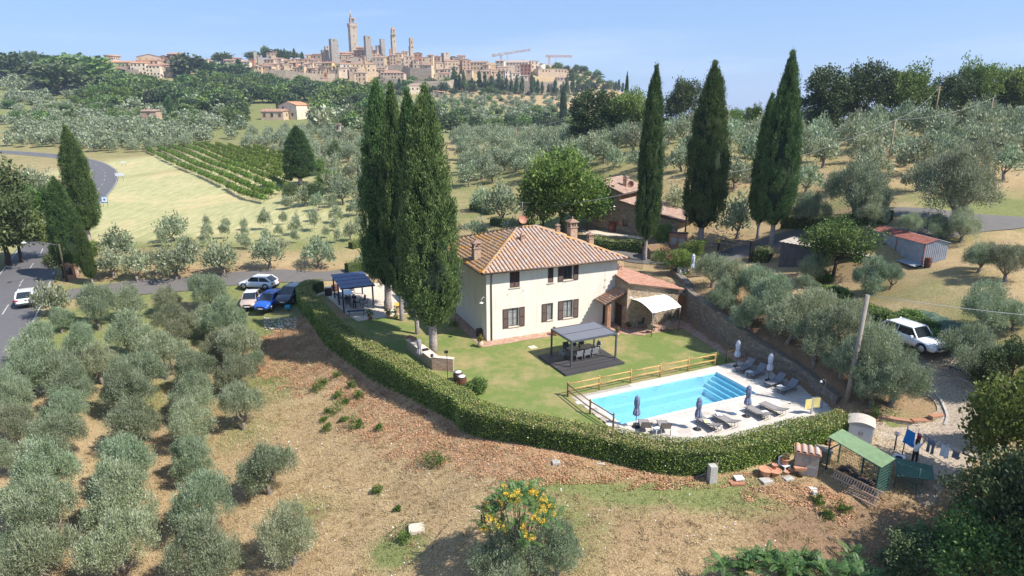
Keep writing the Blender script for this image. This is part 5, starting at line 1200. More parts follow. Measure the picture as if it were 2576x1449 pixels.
pieces('coping_stone',bt,ms,M['coping'],pool,60)

# ------------------------------------------------------------------ round-pole fence
M['pine']=simple('turned_pine_pole',(.55,.33,.12),.6,.2,9);M['pinedark']=simple('weathered_pine_pole',(.25,.16,.09),.7,.2,9);M['green']=simple('dark_green_metal',(.02,.09,.06),.5,.1,5)
def pole_fence(pts,label,mat,h=1.12):
    f=empty('pole_fence',(pts[0][0],pts[0][1],0),0,label,'fence')
    o=pts[0];L_=[(p[0]-o[0],p[1]-o[1]) for p in pts]
    for p in L_: mb=MB();mb.tube([(p[0],p[1],-.1),(p[0],p[1],h-.05),(p[0],p[1],h)],[.065,.065,.045],9);mb.build('post',mat,f)
    for a,b in zip(L_[:-1],L_[1:]):
        for z in (h-.16,h-.62): mb=MB();mb.tube([(a[0],a[1]-.03,z),(b[0],b[1]-.03,z)],.045,8);mb.build('rail',mat,f)
    return f
pole_fence([(3.98,41.68),(6.37,42.78),(8.88,43.95),(11.33,45.05),(13.77,46.18),(16.19,47.25)],'honey-coloured round pole fence along the lawn side of the pool',M['pine'])
pole_fence([(3.98,41.58),(5.25,38.9),(6.5,36.9)],'browner round pole fence closing the near-left end of the pool',M['pinedark'])
pole_fence([(17.35,47.85),(18.55,48.55)],'short piece of round pole fence by the stone wall',M['pine'])
g=empty('garden_gate',(16.35,47.33,0),radians(70),'open dark green mesh gate in the pool fence','gate')
mb=MB();mb.tube([(0,0,0),(0,0,1.25)],.03,6);mb.tube([(.95,0,.1),(.95,0,1.15)],.02,6);mb.tube([(0,0,1.15),(.95,0,1.15)],.02,6);mb.tube([(0,0,.1),(.95,0,.1)],.02,6);mb.build('gate_frame',M['green'],g)
mb=MB()
for i in range(9): mb.beam((.1*i+.05,0,.1),(.1*i+.05,0,1.15),.008)
for i in range(6): mb.beam((0,0,.2+.17*i),(.95,0,.2+.17*i),.008)
mb.build('mesh_infill',M['green'],g)
mb=MB();mb.tube([(17.28,47.8,0),(17.28,47.8,1.2)],.035,6);tag(mb.build('gate_post',M['green']),'dark green post at the right side of the pool gate opening','post')

# ------------------------------------------------------------------ umbrellas
def umbrella(loc,h,label,mat,base=True,group=None,r=.17,flare=.34):
    u=empty('parasol',loc,random.uniform(0,3),label,'parasol',group)
    mb=MB();mb.tube([(0,0,0),(0,0,h)],.022,8);mb.build('pole',M['greyiron'],u)
    if base: mb=MB();mb.lathe([(.27,0),(.27,.05),(.22,.07),(.05,.08),(.04,.25)],18);mb.build('base',M['iron'],u)
    mb=MB();z0=h*.40;n=16;prof=[(.5,z0),(.62,z0+.12),(.50,z0+.34),(.36,z0+.52),(.44,z0+.72),(.48,h*.80),(.38,h*.9),(.46,h*.905),(.25,h*.97),(.06,h*.985),(.03,h+.03)]
    for k,(a,z) in enumerate(prof):
        for i in range(n): t=2*pi*i/n;q=(1+.22*(i % 2)-.06*sin(3*t+k)) if k<8 else 1;mb.v.append((a*flare*q*cos(t),a*flare*q*sin(t),z-(0.05*(i % 2) if k==0 else 0)))
    for k in range(len(prof)-1):
        for i in range(n): mb.f.append((k*n+i,k*n+(i+1) % n,(k+1)*n+(i+1) % n,(k+1)*n+i));mb.m.append(0);mb.sm.append(False)
    mb.build('canopy',mat,u);mb=MB();mb.lathe([(.36*flare+.015,z0+.50),(.36*flare+.02,z0+.55)],12,cap=False);mb.build('strap',M['greyiron'],u);return u
M['cvblue']=simple('grey_blue_canvas',(.17,.20,.29),.9,.15,6,bmp=.3);M['cvpale']=simple('pale_grey_canvas',(.50,.53,.60),.9,.1,6,bmp=.3);M['cvbrown']=simple('taupe_canvas',(.30,.27,.28),.9,.12,6,bmp=.3)
gU = 'closed parasols round the pool'
umbrella(W(*z3(368,925),0),2.25,'closed blue-grey parasol nearest the two half-hidden loungers by the hedge',M['cvblue'],True,gU)
umbrella(W(*z3(1000,950),0),2.3,'closed blue-grey parasol between the pool and the lounger pair with towels',M['cvblue'],True,gU)
umbrella(W(*z3(1505,815),0),2.3,'closed blue-grey parasol beside the empty front lounger pair',M['cvblue'],True,gU)
umbrella(W(*z3(1402,300),0),2.25,'closed pale parasol at the far corner by the short fence',M['cvpale'],True,gU)
umbrella(W(*z3(1735,445),0),2.25,'closed pale parasol between the two lounger pairs by the wall',M['cvpale'],True,gU)
umbrella(W(*z7(1128,1110),3.0),2.5,'closed white parasol on the upper terrace by the barbecue',M['cvpale'],False)
umbrella(W(*z6(1402,1100),0),2.15,'closed taupe parasol standing at the brick barbecue counter',M['cvbrown'],False)
# ------------------------------------------------------------------ loungers
M['mesh']=simple('taupe_mesh_fabric',(.25,.225,.215),.8,.08,20);M['meshblue']=simple('grey_mesh_fabric',(.20,.20,.215),.8,.08,20);M['frame']=simple('dark_lounger_frame',(.055,.05,.05),.5,.1,8,metal=.2)
def lounger(loc,rz,label,mat,back=.55,group='sun loungers round the pool'):
    l=empty('sun_lounger',loc,rz,label,'sun lounger',group);w=.32;h=.36;L1,L2=1.2,.72;bx,bz=L1+L2*cos(back),h+L2*sin(back)
    mb=MB()
    for s in (-w,w): mb.tube([(0,s,h-.06),(.06,s,h),(L1,s,h),(bx,s,bz)],.02,6)
    for x,z in ((0.0,h-.05),(.9,h-.02),(bx,bz)): mb.tube([(x,-w,z),(x,w,z)],.018,6)
    mb.build('frame',M['frame'],l)
    for x,dx in ((.22,-.12),(1.35,.14)):
        for s in (-w+.02,w-.02): mb=MB();mb.tube([(x,s,h-.01),(x+dx,s,0)],.017,6);mb.build('leg',M['frame'],l)
    for x,dx in ((.22,-.12),(1.35,.14)): mb=MB();mb.tube([(x+dx*.8,-w+.02,.06),(x+dx*.8,w-.02,.06)],.012,5);mb.build('cross_bar',M['frame'],l)
    mb=MB();mb.hexa([(.04,-w,h),(L1,-w,h-.012),(L1,w,h-.012),(.04,w,h),(.04,-w,h+.012),(L1,-w,h+.004),(L1,w,h+.004),(.04,w,h+.012)]);mb.build('seat',mat,l)
    mb=MB();mb.hexa([(L1,-w,h-.01),(bx,-w,bz-.01),(bx,w,bz-.01),(L1,w,h-.01),(L1-.005,-w,h+.006),(bx-.005,-w,bz+.006),(bx-.005,w,bz+.006),(L1-.005,w,h+.006)]);mb.build('backrest',mat,l)
    mb=MB();mb.tube([(L1+.45*cos(back),-w+.03,h+.45*sin(back)),(L1+.52,-w+.04,.12),(L1+.52,w-.04,.12),(L1+.45*cos(back),w-.03,h+.45*sin(back))],.012,5);mb.build('back_prop',M['frame'],l);return l
def two(pa,pb): a=W(*pa,.36);b=W(*pb,.36);return (a[0],a[1],0),atan2(b[1]-a[1],b[0]-a[0])
for foot,head,lb,mt,bk in [(z3(1010,815),z3(1175,905),'sun lounger with a yellow and white towel, left one of the towel pair',M['mesh'],.35),(z3(1180,783),z3(1350,870),'sun lounger with a crumpled white towel, right one of the towel pair',M['mesh'],.35),
                       (z3(1515,703),z3(1690,790),'empty front sun lounger, left of the pair beside the small white table',M['mesh'],.3),(z3(1665,665),z3(1835,740),'empty front sun lounger, right of the pair nearest the shower',M['mesh'],.3),
                       (z3(1435,325),z3(1560,270),'far sun lounger in front of the pale corner parasol',M['meshblue'],.75),(z3(1545,380),z3(1670,330),'second far sun lounger, just left of the pale wall parasol',M['meshblue'],.75),
                       (z3(1725,475),z3(1870,425),'third far sun lounger, just right of the pale wall parasol',M['meshblue'],.7),(z3(1855,540),z3(1990,490),'last sun lounger by the wall, nearest the shower',M['meshblue'],.65)]:
    p,a=two(foot,head);lounger(p,a,lb,mt,bk)
for u,v,lb in [(z3(492,935)[0],z3(492,935)[1],'taupe lounger back showing above the hedge, left one'),(z3(690,945)[0],z3(690,945)[1],'taupe lounger back showing above the hedge, right one')]:
    p=W(u,v,.3);lounger((p[0]-.1,p[1]+1.15,0),radians(-92),lb,M['mesh'],.95)
def small_table(x,y,label,mat=None,h=.38,s=.42,cat='side table'):
    t=empty('side_table',(x,y,0),.4,label,cat,'small white pool tables');mb=MB();mb.box(-s/2,-s/2,h-.03,s/2,s/2,h);mb.build('tabletop',M['skim'],t)
    for dx in (-1,1):
        for dy in (-1,1): mb=MB();mb.cbox((dx*(s/2-.03),dy*(s/2-.03),(h-.03)/2),(.04,.04,h-.03));mb.build('leg',M['skim'],t)
for q,lb in [(z3(1215,900),'small white plastic table between the two towel loungers'),(z3(1705,765),'small white plastic table between the empty front loungers'),(z3(1545,350),'small white table between the two farthest loungers'),(z3(1865,500),'small white table between the last two wall loungers'),(z3(590,935),'small white table between the hedge-side loungers')]:
    p=W(*q,.38);small_table(p[0],p[1],lb)
def cloth_lump(name,loc,w,l,mats,label,cat,seed=0):
    R_=np.random.default_rng(seed);n=9;mb=MB()
    for i in range(n):
        for j in range(n): mb.v.append(((i/(n-1)-.5)*w*(1+.15*R_.normal()*.3),(j/(n-1)-.5)*l,.03+.05*abs(sin(i*1.3+j*.7+seed))*(1-abs(i/(n-1)-.5)*1.6)*R_.uniform(.5,1.3)))
    for i in range(n-1):
        for j in range(n-1): mb.f.append((i*n+j,(i+1)*n+j,(i+1)*n+j+1,i*n+j+1));mb.m.append((i//2) % len(mats));mb.sm.append(True)
    o=mb.build(name,mats);o.location=loc;tag(o,label,cat);return o
M['twhite']=simple('white_towel',(.8,.8,.78),.95,.05,10);M['tyel']=simple('yellow_green_towel',(.62,.70,.22),.95,.1,10)
cloth_lump('towel',W(*z3(1105,868),.39),.42,.5,[M['tyel'],M['twhite']],'yellow-green and white striped towel on the left towel lounger','towel',1)
cloth_lump('towel',W(*z3(1225,795),.39),.34,.42,[M['twhite']],'crumpled white towel on the right towel lounger','towel',2)
# shower and yellow boards
sh=W(*z3(2283,735),0);s=empty('pool_shower',sh,0,'slim curved pool shower pipe at the right corner of the terrace','shower')
mb=MB();mb.tube([(0,0,0),(.03,0,1.9),(-.02,0,2.12),(-.16,0,2.2),(-.3,0,2.1)],.022,7);mb.build('pipe',M['greyiron'],s);mb=MB();mb.lathe([(.02,.1),(.09,0),(.09,-.02)],12,(-.31,0,2.02));mb.build('shower_head',M['skim'],s)
M['yellow']=simple('faded_yellow_board',(.66,.56,.22),.7,.12,4)
yb=W(*z3(2175,790),0);s=empty('notice_board',yb,radians(10),'yellow folded notice boards on a grey post behind the hedge','sign')
mb=MB();mb.box(-.06,-.05,0,.06,.05,1.2);mb.build('post',simple('grey_post',(.4,.39,.37),.7),s)
mb=MB();mb.box(-.62,-.03,.45,-.08,0,1.15,.12);mb.build('board',M['yellow'],s);mb=MB();mb.box(.08,-.02,.5,.5,.01,1.2,-.1);mb.build('board',M['yellow'],s)

# ------------------------------------------------------------------ grey pergola, deck, dining set
M['anth']=simple('anthracite_aluminium',(.095,.10,.115),.45,.08,4,metal=.2);M['louv']=simple('grey_louvre',(.17,.175,.195),.5,.06,4,metal=.15)
M['deck']=piecemat('dark_deck_board',[(.055,.052,.055),(.07,.066,.068),(.045,.043,.046),(.085,.08,.082)],.55,10,.3,.3)
DA=radians(26.2);dk=empty('timber_deck',(4.12,45.05,0),DA,'low charcoal composite deck under the grey pergola','deck')
nb=30;bw_=4.45/nb;ms=[TRS((2.75,(i+.5)*bw_,.15),0,(5.5,bw_-.008,.03)) for i in range(nb)];bt=MB();bt.box(-.5,-.5,-.5,.5,.5,.5);pieces('board',bt,ms,M['deck'],dk,60)
mb=MB();mb.box(.02,.02,.0,5.48,4.43,.13);mb.build('subframe',M['anth'],dk)
pg=empty('pergola',(4.66,46.55,0),DA,'anthracite aluminium pergola with closed louvre roof over the dining table','pergola');PLn,PWd,PH=4.2,3.15,2.35
for x in (0,PLn):
    for y in (0,PWd): mb=MB();mb.box(x-.06,y-.06,.165,x+.06,y+.06,PH-.14);p=mb.build('post',M['anth'],pg);mb=MB();mb.box(x-.1,y-.1,.165,x+.1,y+.1,.18);mb.build('foot_plate',M['anth'],p)
for a in ((-.07,-.07,PLn+.07,.05),(-.07,PWd-.05,PLn+.07,PWd+.07),(-.07,.05,.05,PWd-.05),(PLn-.05,.05,PLn+.07,PWd-.05),(.05,PWd/2-.04,PLn-.05,PWd/2+.04)): mb=MB();mb.box(a[0],a[1],PH-.14,a[2],a[3],PH+.012);mb.build('roof_beam',M['anth'],pg)
ms=[]
for half in (0,1):
    y0=.05 if half==0 else PWd/2+.04;wd=PWd/2-.09
    for i in range(11): ms.append(TRS((PLn/2,y0+(i+.5)*wd/11,PH-.03),0,(PLn-.1,wd/11-.016,.03),.16))
pieces('louvre',bt,ms,M['louv'],pg,60)
M['ttop']=simple('dark_slate_tabletop',(.10,.095,.09),.35,.15,4);M['alu']=simple('grey_aluminium',(.36,.37,.39),.4,.06,5,metal=.4);M['chmesh']=simple('grey_chair_mesh',(.22,.225,.24),.75,.05,20);M['chdark']=simple('dark_chair_mesh',(.10,.10,.11),.75,.05,20)
tb=empty('dining_table',(4.66+1.95*cos(DA)-1.75*sin(DA),46.55+1.95*sin(DA)+1.75*cos(DA),.165),DA,'long dark dining table under the grey pergola','table')
mb=MB();mb.box(-1.15,-.45,.70,1.15,.45,.74);mb.build('tabletop',M['ttop'],tb)
for x in (-1.08,1.08):
    for y in (-.39,.39): mb=MB();mb.cbox((x,y,.35),(.06,.06,.70));mb.build('leg',M['anth'],tb)
def arm_chair(loc,rz,label,fm,mm,group):
    c=empty('armchair',loc,rz,label,'chair',group)
    mb=MB();mb.box(-.24,-.24,.42,.24,.24,.445);mb.build('seat',mm,c);mb=MB();mb.hexa([(-.24,.22,.46),(.24,.22,.46),(.24,.25,.46),(-.24,.25,.46),(-.24,.31,.92),(.24,.31,.92),(.24,.335,.92),(-.24,.335,.92)]);mb.build('backrest',mm,c)
    for x in (-.26,.26):
        for y,z,t in ((-.24,.64,-.26),(.24,.44,.30)): mb=MB();mb.tube([(x,y,z if y<0 else .62),(x,t,0)],.016,6);mb.build('leg',fm,c)
        mb=MB();mb.tube([(x,-.25,.64),(x,.27,.66)],.02,6);mb.build('armrest',fm,c)
    mb=MB();mb.tube([(-.26,.23,.44),(-.26,.33,.94),(.26,.33,.94),(.26,.23,.44)],.016,6);mb.build('back_frame',fm,c);return c
def deckpos(x,y): return (4.66+x*cos(DA)-y*sin(DA),46.55+x*sin(DA)+y*cos(DA),.166)
gC = 'chairs round the pergola dining table'
for i,x in enumerate((1.2,1.95,2.7)):
    arm_chair(deckpos(x,.95),DA+pi,['left','middle','right'][i]+' one of three grey dining chairs on the near side of the pergola table',M['alu'],M['chmesh'],gC)
    arm_chair(deckpos(x,2.6),DA,['left','middle','right'][i]+' one of three dark dining chairs on the house side of the pergola table',M['anth'],M['chdark'],gC)
arm_chair(deckpos(.35,1.75),DA+pi/2,'grey dining chair at the left head of the pergola table',M['alu'],M['chmesh'],gC);arm_chair(deckpos(3.5,1.8),DA-pi/2,'grey dining chair at the right head of the pergola table',M['alu'],M['chmesh'],gC)
mb=MB();mb.lathe([(.05,0),(.07,.08),(.04,.2),(.05,.22)],10);v=mb.build('vase',M['glass']);v.location=(tb.location[0]-.1,tb.location[1],.906);tag(v,'small dark vase in the middle of the pergola table','vase')

# ------------------------------------------------------------------ white canopy shelter
M['canvas']=simple('white_canvas',(.82,.80,.76),.9,.03,3,bmp=.1)
CAn=radians(31);ca0=(12.5,53.75);g=empty('garden_canopy',(ca0[0],ca0[1],0),CAn,'white arched canvas canopy on slim metal posts against the annex','canopy')
Wd_,Dp_=3.35,3.3
for x in (0,Wd_):
    for y in (0,Dp_-.4): mb=MB();mb.tube([(x,y,0),(x,y,2.28 if y==0 else 2.6)],.035,7);mb.build('post',M['greyiron'] if y==0 else M['iron'],g)
mb=MB();mb.tube([(0,0,2.25),(Wd_,0,2.25)],.025,6);mb.tube([(0,0,2.1),(Wd_,0,2.1)],.015,6);mb.tube([(0,Dp_-.4,2.6),(Wd_,Dp_-.4,2.6)],.02,6);mb.build('front_rail',M['greyiron'],g)
mb=MB();n=12
for i in range(n+1):
    t=i/n;y=-.05+t*Dp_;z=2.28+.62*sin(pi*min(1,t*.80))**.9+.02
    for j in range(7): x=-.08+(Wd_+.16)*j/6;mb.v.append((x,y,z-.025*abs(sin(pi*j/2))))
for i in range(n):
    for j in range(6): mb.f.append((i*7+j,i*7+j+1,(i+1)*7+j+1,(i+1)*7+j));mb.m.append(0);mb.sm.append(True)
mb.build('canvas_roof',M['canvas'],g)
def deck_chair(loc,rz,label):
    c=empty('deck_chair',loc,rz,label,'deck chair','folding chairs by the canopy');mb=MB()
    for s in (-.28,.28): mb.tube([(s,-.5,.02),(s,.45,.95)],.014,5);mb.tube([(s*.92,.5,.02),(s*.92,-.35,.36)],.014,5)
    for p in ((-.5,.02),(.45,.95)): mb.tube([(-.28,p[0],p[1]),(.28,p[0],p[1])],.014,5)
    mb.build('frame',M['frame'],c);mb=MB();prof=[(-.38,.35),(-.1,.24),(.12,.38),(.45,.95)]
    for a,b in zip(prof[:-1],prof[1:]): mb.quad([(-.26,a[0],a[1]),(.26,a[0],a[1]),(.26,b[0],b[1]),(-.26,b[0],b[1])])
    for a,b in zip(prof[:-1],prof[1:]): mb.quad([(-.26,a[0],a[1]-.012),(-.26,b[0],b[1]-.012),(.26,b[0],b[1]-.012),(.26,a[0],a[1]-.012)])
    mb.build('sling',M['mesh'],c)
deck_chair(W(*z2(1215,440),0),radians(150),'grey folding deck chair beside the near canopy post');deck_chair(W(*z2(1355,420),0),radians(-60),'grey folding deck chair in the middle before the canopy')
bt_=W(*z2(1175,350),0);t=empty('bistro_table',bt_,0,'small round bistro table in the shade of the canopy','table');mb=MB();mb.lathe([(.36,.70),(.37,.73)],18);mb.build('tabletop',M['brick'],t);mb=MB();mb.tube([(0,0,.04),(0,0,.7)],.025,6);mb.lathe([(.2,0),(.18,.03)],12);mb.build('leg',M['iron'],t)
arm_chair(W(*z2(1245,350),0),1.2,'grey garden chair with draped cloth beside the bistro table',M['iron'],M['chmesh'],None);arm_chair(W(*z2(1110,385),0),-1.4,'dark iron chair left of the bistro table',M['iron'],M['chdark'],None)

# ------------------------------------------------------------------ pots and plants
M['terra']=simple('terracotta',(.50,.25,.15),.85,.14,6,bmp=.2);M['terrapale']=simple('pale_terracotta',(.60,.42,.30),.85,.1,6)
M['pink']=leafmat('pink_flowers',[(.60,.06,.14),(.75,.16,.28)],.7,.2,2,hue=False);M['redf']=leafmat('red_yellow_flowers',[(.62,.05,.04),(.75,.50,.06)],.7,.2,2,hue=False)
M['oleander']=M['oak'];M['whitef']=leafmat('white_flowers',[(.7,.7,.66),(.8,.8,.78)],.7,.2,2,hue=False)
def potted(loc,r,h,label,leaf=None,flower=None,pr=.3,ph=.3,urn=False,pm=None):
    p=empty('plant_pot',loc,0,label,'plant pot');mb=MB()
    prof=[(r*.6,0),(r*.75,h*.3),(r*.92,h*.86),(r*1.06,h*.88),(r*1.06,h),(r*.9,h),(r*.85,h*.9)] if not urn else [(r*.55,0),(r*.9,h*.25),(r,h*.5),(r*.85,h*.8),(r*.7,h*.88),(r*.85,h*.97),(r*.8,h),(r*.65,h*.98),(r*.6,h*.9)]
    mb.lathe(prof,16);mb.build('pot',pm or M['terra'],p)
    if leaf: C=np.array([[0,0,h+ph*.4]])+rng.normal(size=(30,3))*np.array([pr,pr,ph])*.42;link('foliage',quads_mesh('foliage',leafcloud(C,unit(C-np.array([0,0,h])),14,pr*.16,.11,.06),leaf),p)
    if flower: C=np.array([[0,0,h+ph*.6]])+rng.normal(size=(10,3))*np.array([pr,pr,ph])*.5;link('flowers',quads_mesh('flowers',leafcloud(C,unit(C),12,.035,.06,.05),flower),p)
    return p
potted(W(*z1(402,1305),0),.27,.62,'pale terracotta urn with red and yellow flowers at the house corner',M['weed'],M['redf'],.3,.2,True,M['terrapale'])
potted(W(*z1(1100,1195),0),.3,.5,'terracotta pot half hidden behind the pergola post by the wall',M['weed'],None,.2,.15)
potted(W(*z1(1780,1143),0),.18,.32,'terracotta pot of pink geraniums at the annex corner',M['weed'],M['pink'],.22,.25)
potted(W(*z1(1677,1200),0),.2,.4,'terracotta pot with pink-green plant at the lawn edge by the porch',M['weed'],M['pink'],.2,.25,True,M['terrapale'])
potted(W(*z1(2168,1070),0),.24,.38,'terracotta pot with reddish plant behind the right canopy post',M['oak'],M['pink'],.35,.3)
potted(W(*z6(922,675),0),.24,.42,'terracotta pot with white flowering shrub at the yard edge',M['weed'],M['whitef'],.28,.5)
potted(W(*z6(1095,640),0),.24,.38,'terracotta pot with dark leafy plant beside the cypress trunks',M['oak'],None,.35,.35)
potted(W(*z6(1285,605),0),.2,.3,'small pot of bright green plant behind the slim cypress trunk',M['lime'],None,.25,.3)
potted(W(*z6(1170,660),0),.1,.2,'tall rusty-leaved plant between the cypress trunks',M['oak'],None,.25,.8)
potted(W(*z1(160,1110),0),.12,.15,'low leafy plant at the foot of the shaded house wall',M['oak'],None,.4,.25)
potted(W(*z4(845,285),0),.28,.5,'terracotta pot with clipped green cone beside the planter wall',M['hedge'],None,.3,.95)
mb=MB();mb.box(-.3,-.25,0,.3,.25,.72);mb.box(-.32,-.27,.72,.32,.27,.76);b=mb.build('cabinet',M['darkwood']);b.location=W(*z1(400,1210),0);b.rotation_euler[2]=HA;tag(b,'dark brown wooden cabinet at the shaded corner of the farmhouse','cabinet')
def barrel(loc,r,h,label,top=None,cut=False,mat=None,group=None):
    b=empty('barrel',loc,0,label,'barrel',group);mb=MB();n=18
    prof=[(r*.82,0),(r*.95,h*.25),(r,h*.5),(r*.95,h*.75),(r*.84,h)];mb.lathe(prof,n,smooth=False);mb.build('staves',mat or M['barrelwood'],b)
    for z,rr in ((.06,.86),(.28,.975),(.72,.975),(.94,.875)): q=MB();q.lathe([(r*rr,h*z-.025),(r*rr+.008,h*z-.02),(r*rr+.008,h*z+.02),(r*rr,h*z+.025)],n,cap=False);q.build('hoop',M['iron'],b)
    if top: q=MB();q.lathe([(r*.78,h+.0),(r*.8,h+.012),(r*.0+.01,h+.05)],n);q.build('barrel_top',top,b)
M['barrelwood']=simple('barrel_wood',(.16,.065,.035),.5,.2,8);M['barreldark']=simple('dark_barrel_wood',(.05,.04,.04),.5,.2,8);M['pebble']=simple('white_pebbles',(.75,.76,.78),.8,.12,30,bmp=.5);M['glasstop']=simple('glass_table_top',(.5,.62,.68),.1,.05,3,spec=.7)
gB = 'barrels filled with white pebbles'
barrel(W(*z6(1768,1262),0),.36,.72,'pebble-topped barrel behind, nearer the brick barbecue',M['pebble'],group=gB);barrel(W(*z6(1803,1310),0),.38,.76,'pebble-topped barrel in front, beside the rosemary bush',M['pebble'],group=gB)
barrel(W(*z6(520,438),0),.42,.9,'dark barrel with a glass top left of the blue pergola',M['glasstop'],mat=M['barreldark']);barrel(W(*z6(582,398),0),.42,.75,'brown barrel behind the dark one by the blue pergola',None)
barrel(W(*z6(1088,560),0),.36,.85,'dark barrel behind the broad cypress trunk',M['glasstop'],mat=M['barreldark'])
# ------------------------------------------------------------------ blue pergola, benches and people
M['blue']=simple('dark_blue_steel',(.022,.035,.085),.5,.1,5);M['blueroof']=simple('blue_corrugated_sheet',(.055,.085,.18),.45,.12,3,metal=.1)
BA=radians(24.2);bp=empty('pergola',(-16.85,60.8,0),BA,'dark blue steel pergola with ribbed roof in the gravel yard','pergola');bw2,bl2,bh=3.0,5.7,2.42
for x,y in ((0,0),(0,2.75),(0,bl2),(bw2,.1),(bw2,bl2)): mb=MB();mb.box(x-.07,y-.07,0,x+.07,y+.07,bh);mb.build('post',M['blue'],bp)
mb=MB()
for x in (-.07,bw2-.07): mb.box(x,-.15,bh+.001,x+.14,bl2+.15,bh+.12)
mb.build('roof_beam',M['blue'],bp)
for k in range(4):
    mb=MB();y0=-.2+k*(bl2+.4)/4+.01;y1=y0+(bl2+.4)/4-.02;nr=26
    for i in range(nr):
        x0,x1=-.22+(bw2+.44)*i/nr,-.22+(bw2+.44)*(i+1)/nr;xm=(x0+x1)/2;z=bh+.125
        for (a,za,b,zb) in ((x0,z,xm,z+.03),(xm,z+.03,x1,z)): mb.quad([(a,y0,za),(b,y0,zb),(b,y1,zb),(a,y1,za)])
    mb.build('roof_sheet',M['blueroof'],bp)
    mb=MB();mb.box(-.22,y0-.02,bh+.02,bw2+.22,y0+.015,bh+.16);mb.build('purlin',M['blue'],bp)
t=empty('dining_table',W(*z6(705,470),0),BA+pi/2,'glass-topped outdoor table under the blue pergola','table');mb=MB();mb.box(-1.0,-.45,.72,1.0,.45,.745);mb.build('tabletop',M['glasstop'],t)
for x in (-.9,.9):
    for y in (-.38,.38): mb=MB();mb.cbox((x,y,.36),(.05,.05,.72));mb.build('leg',M['blue'],t)
for q,rz,l in [((610,470),2.0,'dark chair at the left side of the glass table under the blue pergola'),((635,500),2.0,'second dark chair left of the glass table by the seated man'),((745,425),.4,'dark chair at the far end of the glass table'),((848,520),-1.0,'grey armchair at the right of the blue pergola, rear one'),((872,560),-1.3,'grey armchair at the right of the blue pergola, front one'),((715,560),1.6,'grey armchair beside the standing man'),((800,545),-1.4,'dark chair just right of the standing man'),((722,520),3.0,'dark high-backed chair between the two men')]:
    arm_chair(W(*z6(*q),0),rz,l,M['anth'],M['chmesh'] if 'grey' in l else M['chdark'],'chairs under the blue pergola')
bn=empty('bench',W(*z6(785,628),0),radians(12),'low dark slatted bench at the near edge of the gravel yard','bench')
for i in range(5): mb=MB();mb.box(-.85,-.24+i*.1,.42,.85,-.16+i*.1,.45);mb.build('slat',M['blue'],bn)
for x in (-.7,.7): mb=MB();mb.beam((x,-.22,0),(x+.08,.0,.42),.05);mb.beam((x,.22,0),(x+.08,.0,.42),.05);mb.build('leg',M['blue'],bn)
bn=empty('bench',W(*z6(950,280),0),radians(2),'stone bench in a niche of the low hedge','bench')
mb=MB();mb.box(-1.0,-.25,.4,1.0,.25,.47);mb.build('seat',M['terrapale'],bn)
mb=MB();mb.box(-.75,-.2,0,.75,.2,.4);mb.build('leg',M['mortar'],bn)
# letter/info box on brick pedestal by the trunks
ib=empty('bird_house',W(*z6(1195,610),0),.1,'brick pedestal with a small yellow gabled roof by the cypresses','pedestal')
mb=MB();mb.box(-.22,-.2,0,.22,.2,.85);mb.build('pedestal',M['palebrick'],ib);mb=MB();mb.hexa([(-.36,-.3,.85),(.36,-.3,.85),(.36,.3,.85),(-.36,.3,.85),(-.36,-.02,1.12),(.36,-.02,1.12),(.36,.02,1.12),(-.36,.02,1.12)]);mb.build('roof',simple('yellow_tile',(.60,.38,.08),.8),ib)
# ------------------------------------------------------------------ barbecue counter
M['countertop']=simple('stone_counter',(.66,.55,.42),.8,.1,5)
c0=W(*z6(1275,960),0);c1=W(*z6(1520,1160),0);c2=W(*z6(1720,1180),0)
bq=empty('barbecue_counter',(0,0,0),0,'brick and stone barbecue counter with grill beside the hedge','barbecue')
def slab(mb,a,b,w,z0,z1,side=1):
    d=unit(np.array([b[0]-a[0],b[1]-a[1]]));n=np.array([-d[1],d[0]])*w*side
    P=[(a[0],a[1]),(b[0],b[1]),(b[0]+n[0],b[1]+n[1]),(a[0]+n[0],a[1]+n[1])]
    if side<0: P=P[::-1]
    mb.prism(P,z0,z1)
mb=MB();slab(mb,c0,c1,.7,0,.86);slab(mb,c1,c2,.32,0,1.05);mb.build('base',M['mortar'],bq)
mb=MB();slab(mb,(c0[0]-.03,c0[1]),(c1[0]-.03,c1[1]+.0),.76,.865,.92);mb.build('worktop',M['countertop'],bq)
mb=MB();slab(mb,(c1[0]-.03,c1[1]-.03),(c2[0]+.03,c2[1]-.03),.4,1.055,1.10);mb.build('capping',M['countertop'],bq)
ang=atan2(c2[1]-c1[1],c2[0]-c1[0]);Lc=hypot(c2[0]-c1[0],c2[1]-c1[1]);ms=[]
for j in range(14):
    k=int(Lc/.2)
    for i in range(k): t=(i+.5+(.25 if j % 2 else -.1))*Lc/k;ms.append(TRS((c1[0]+cos(ang)*t+sin(ang)*.005,c1[1]+sin(ang)*t-cos(ang)*.005,.04+j*.073),ang,(Lc/k-.012,.03,.06)))
pieces('brick',bt,ms,M['palebrick'],bq,200)
cx,cy=c0[0]*.4+c1[0]*.6,c0[1]*.4+c1[1]*.6;mb=MB();mb.cbox((cx+.28,cy+.22,.935),(.5,.6,.03),atan2(c1[1]-c0[1],c1[0]-c0[0]));mb.build('grill',M['iron'],bq)
mb=MB();q=(c0[0]+.35,c0[1]+.0);mb.box(-.45,-.3,.92,-.3,.3,1.12,-.7,q);mb.box(.3,-.3,.92,.45,.3,1.12,-.7,q);mb.box(-.3,.15,.92,.3,.3,1.12,-.7,q);mb.build('fire_box',M['brick'],bq)
mb=MB();mb.lathe([(.13,0),(.13,.16),(.1,.2)],12,(c1[0],c1[1]+.1,1.1));mb.build('pot',M['barreldark'],bq)
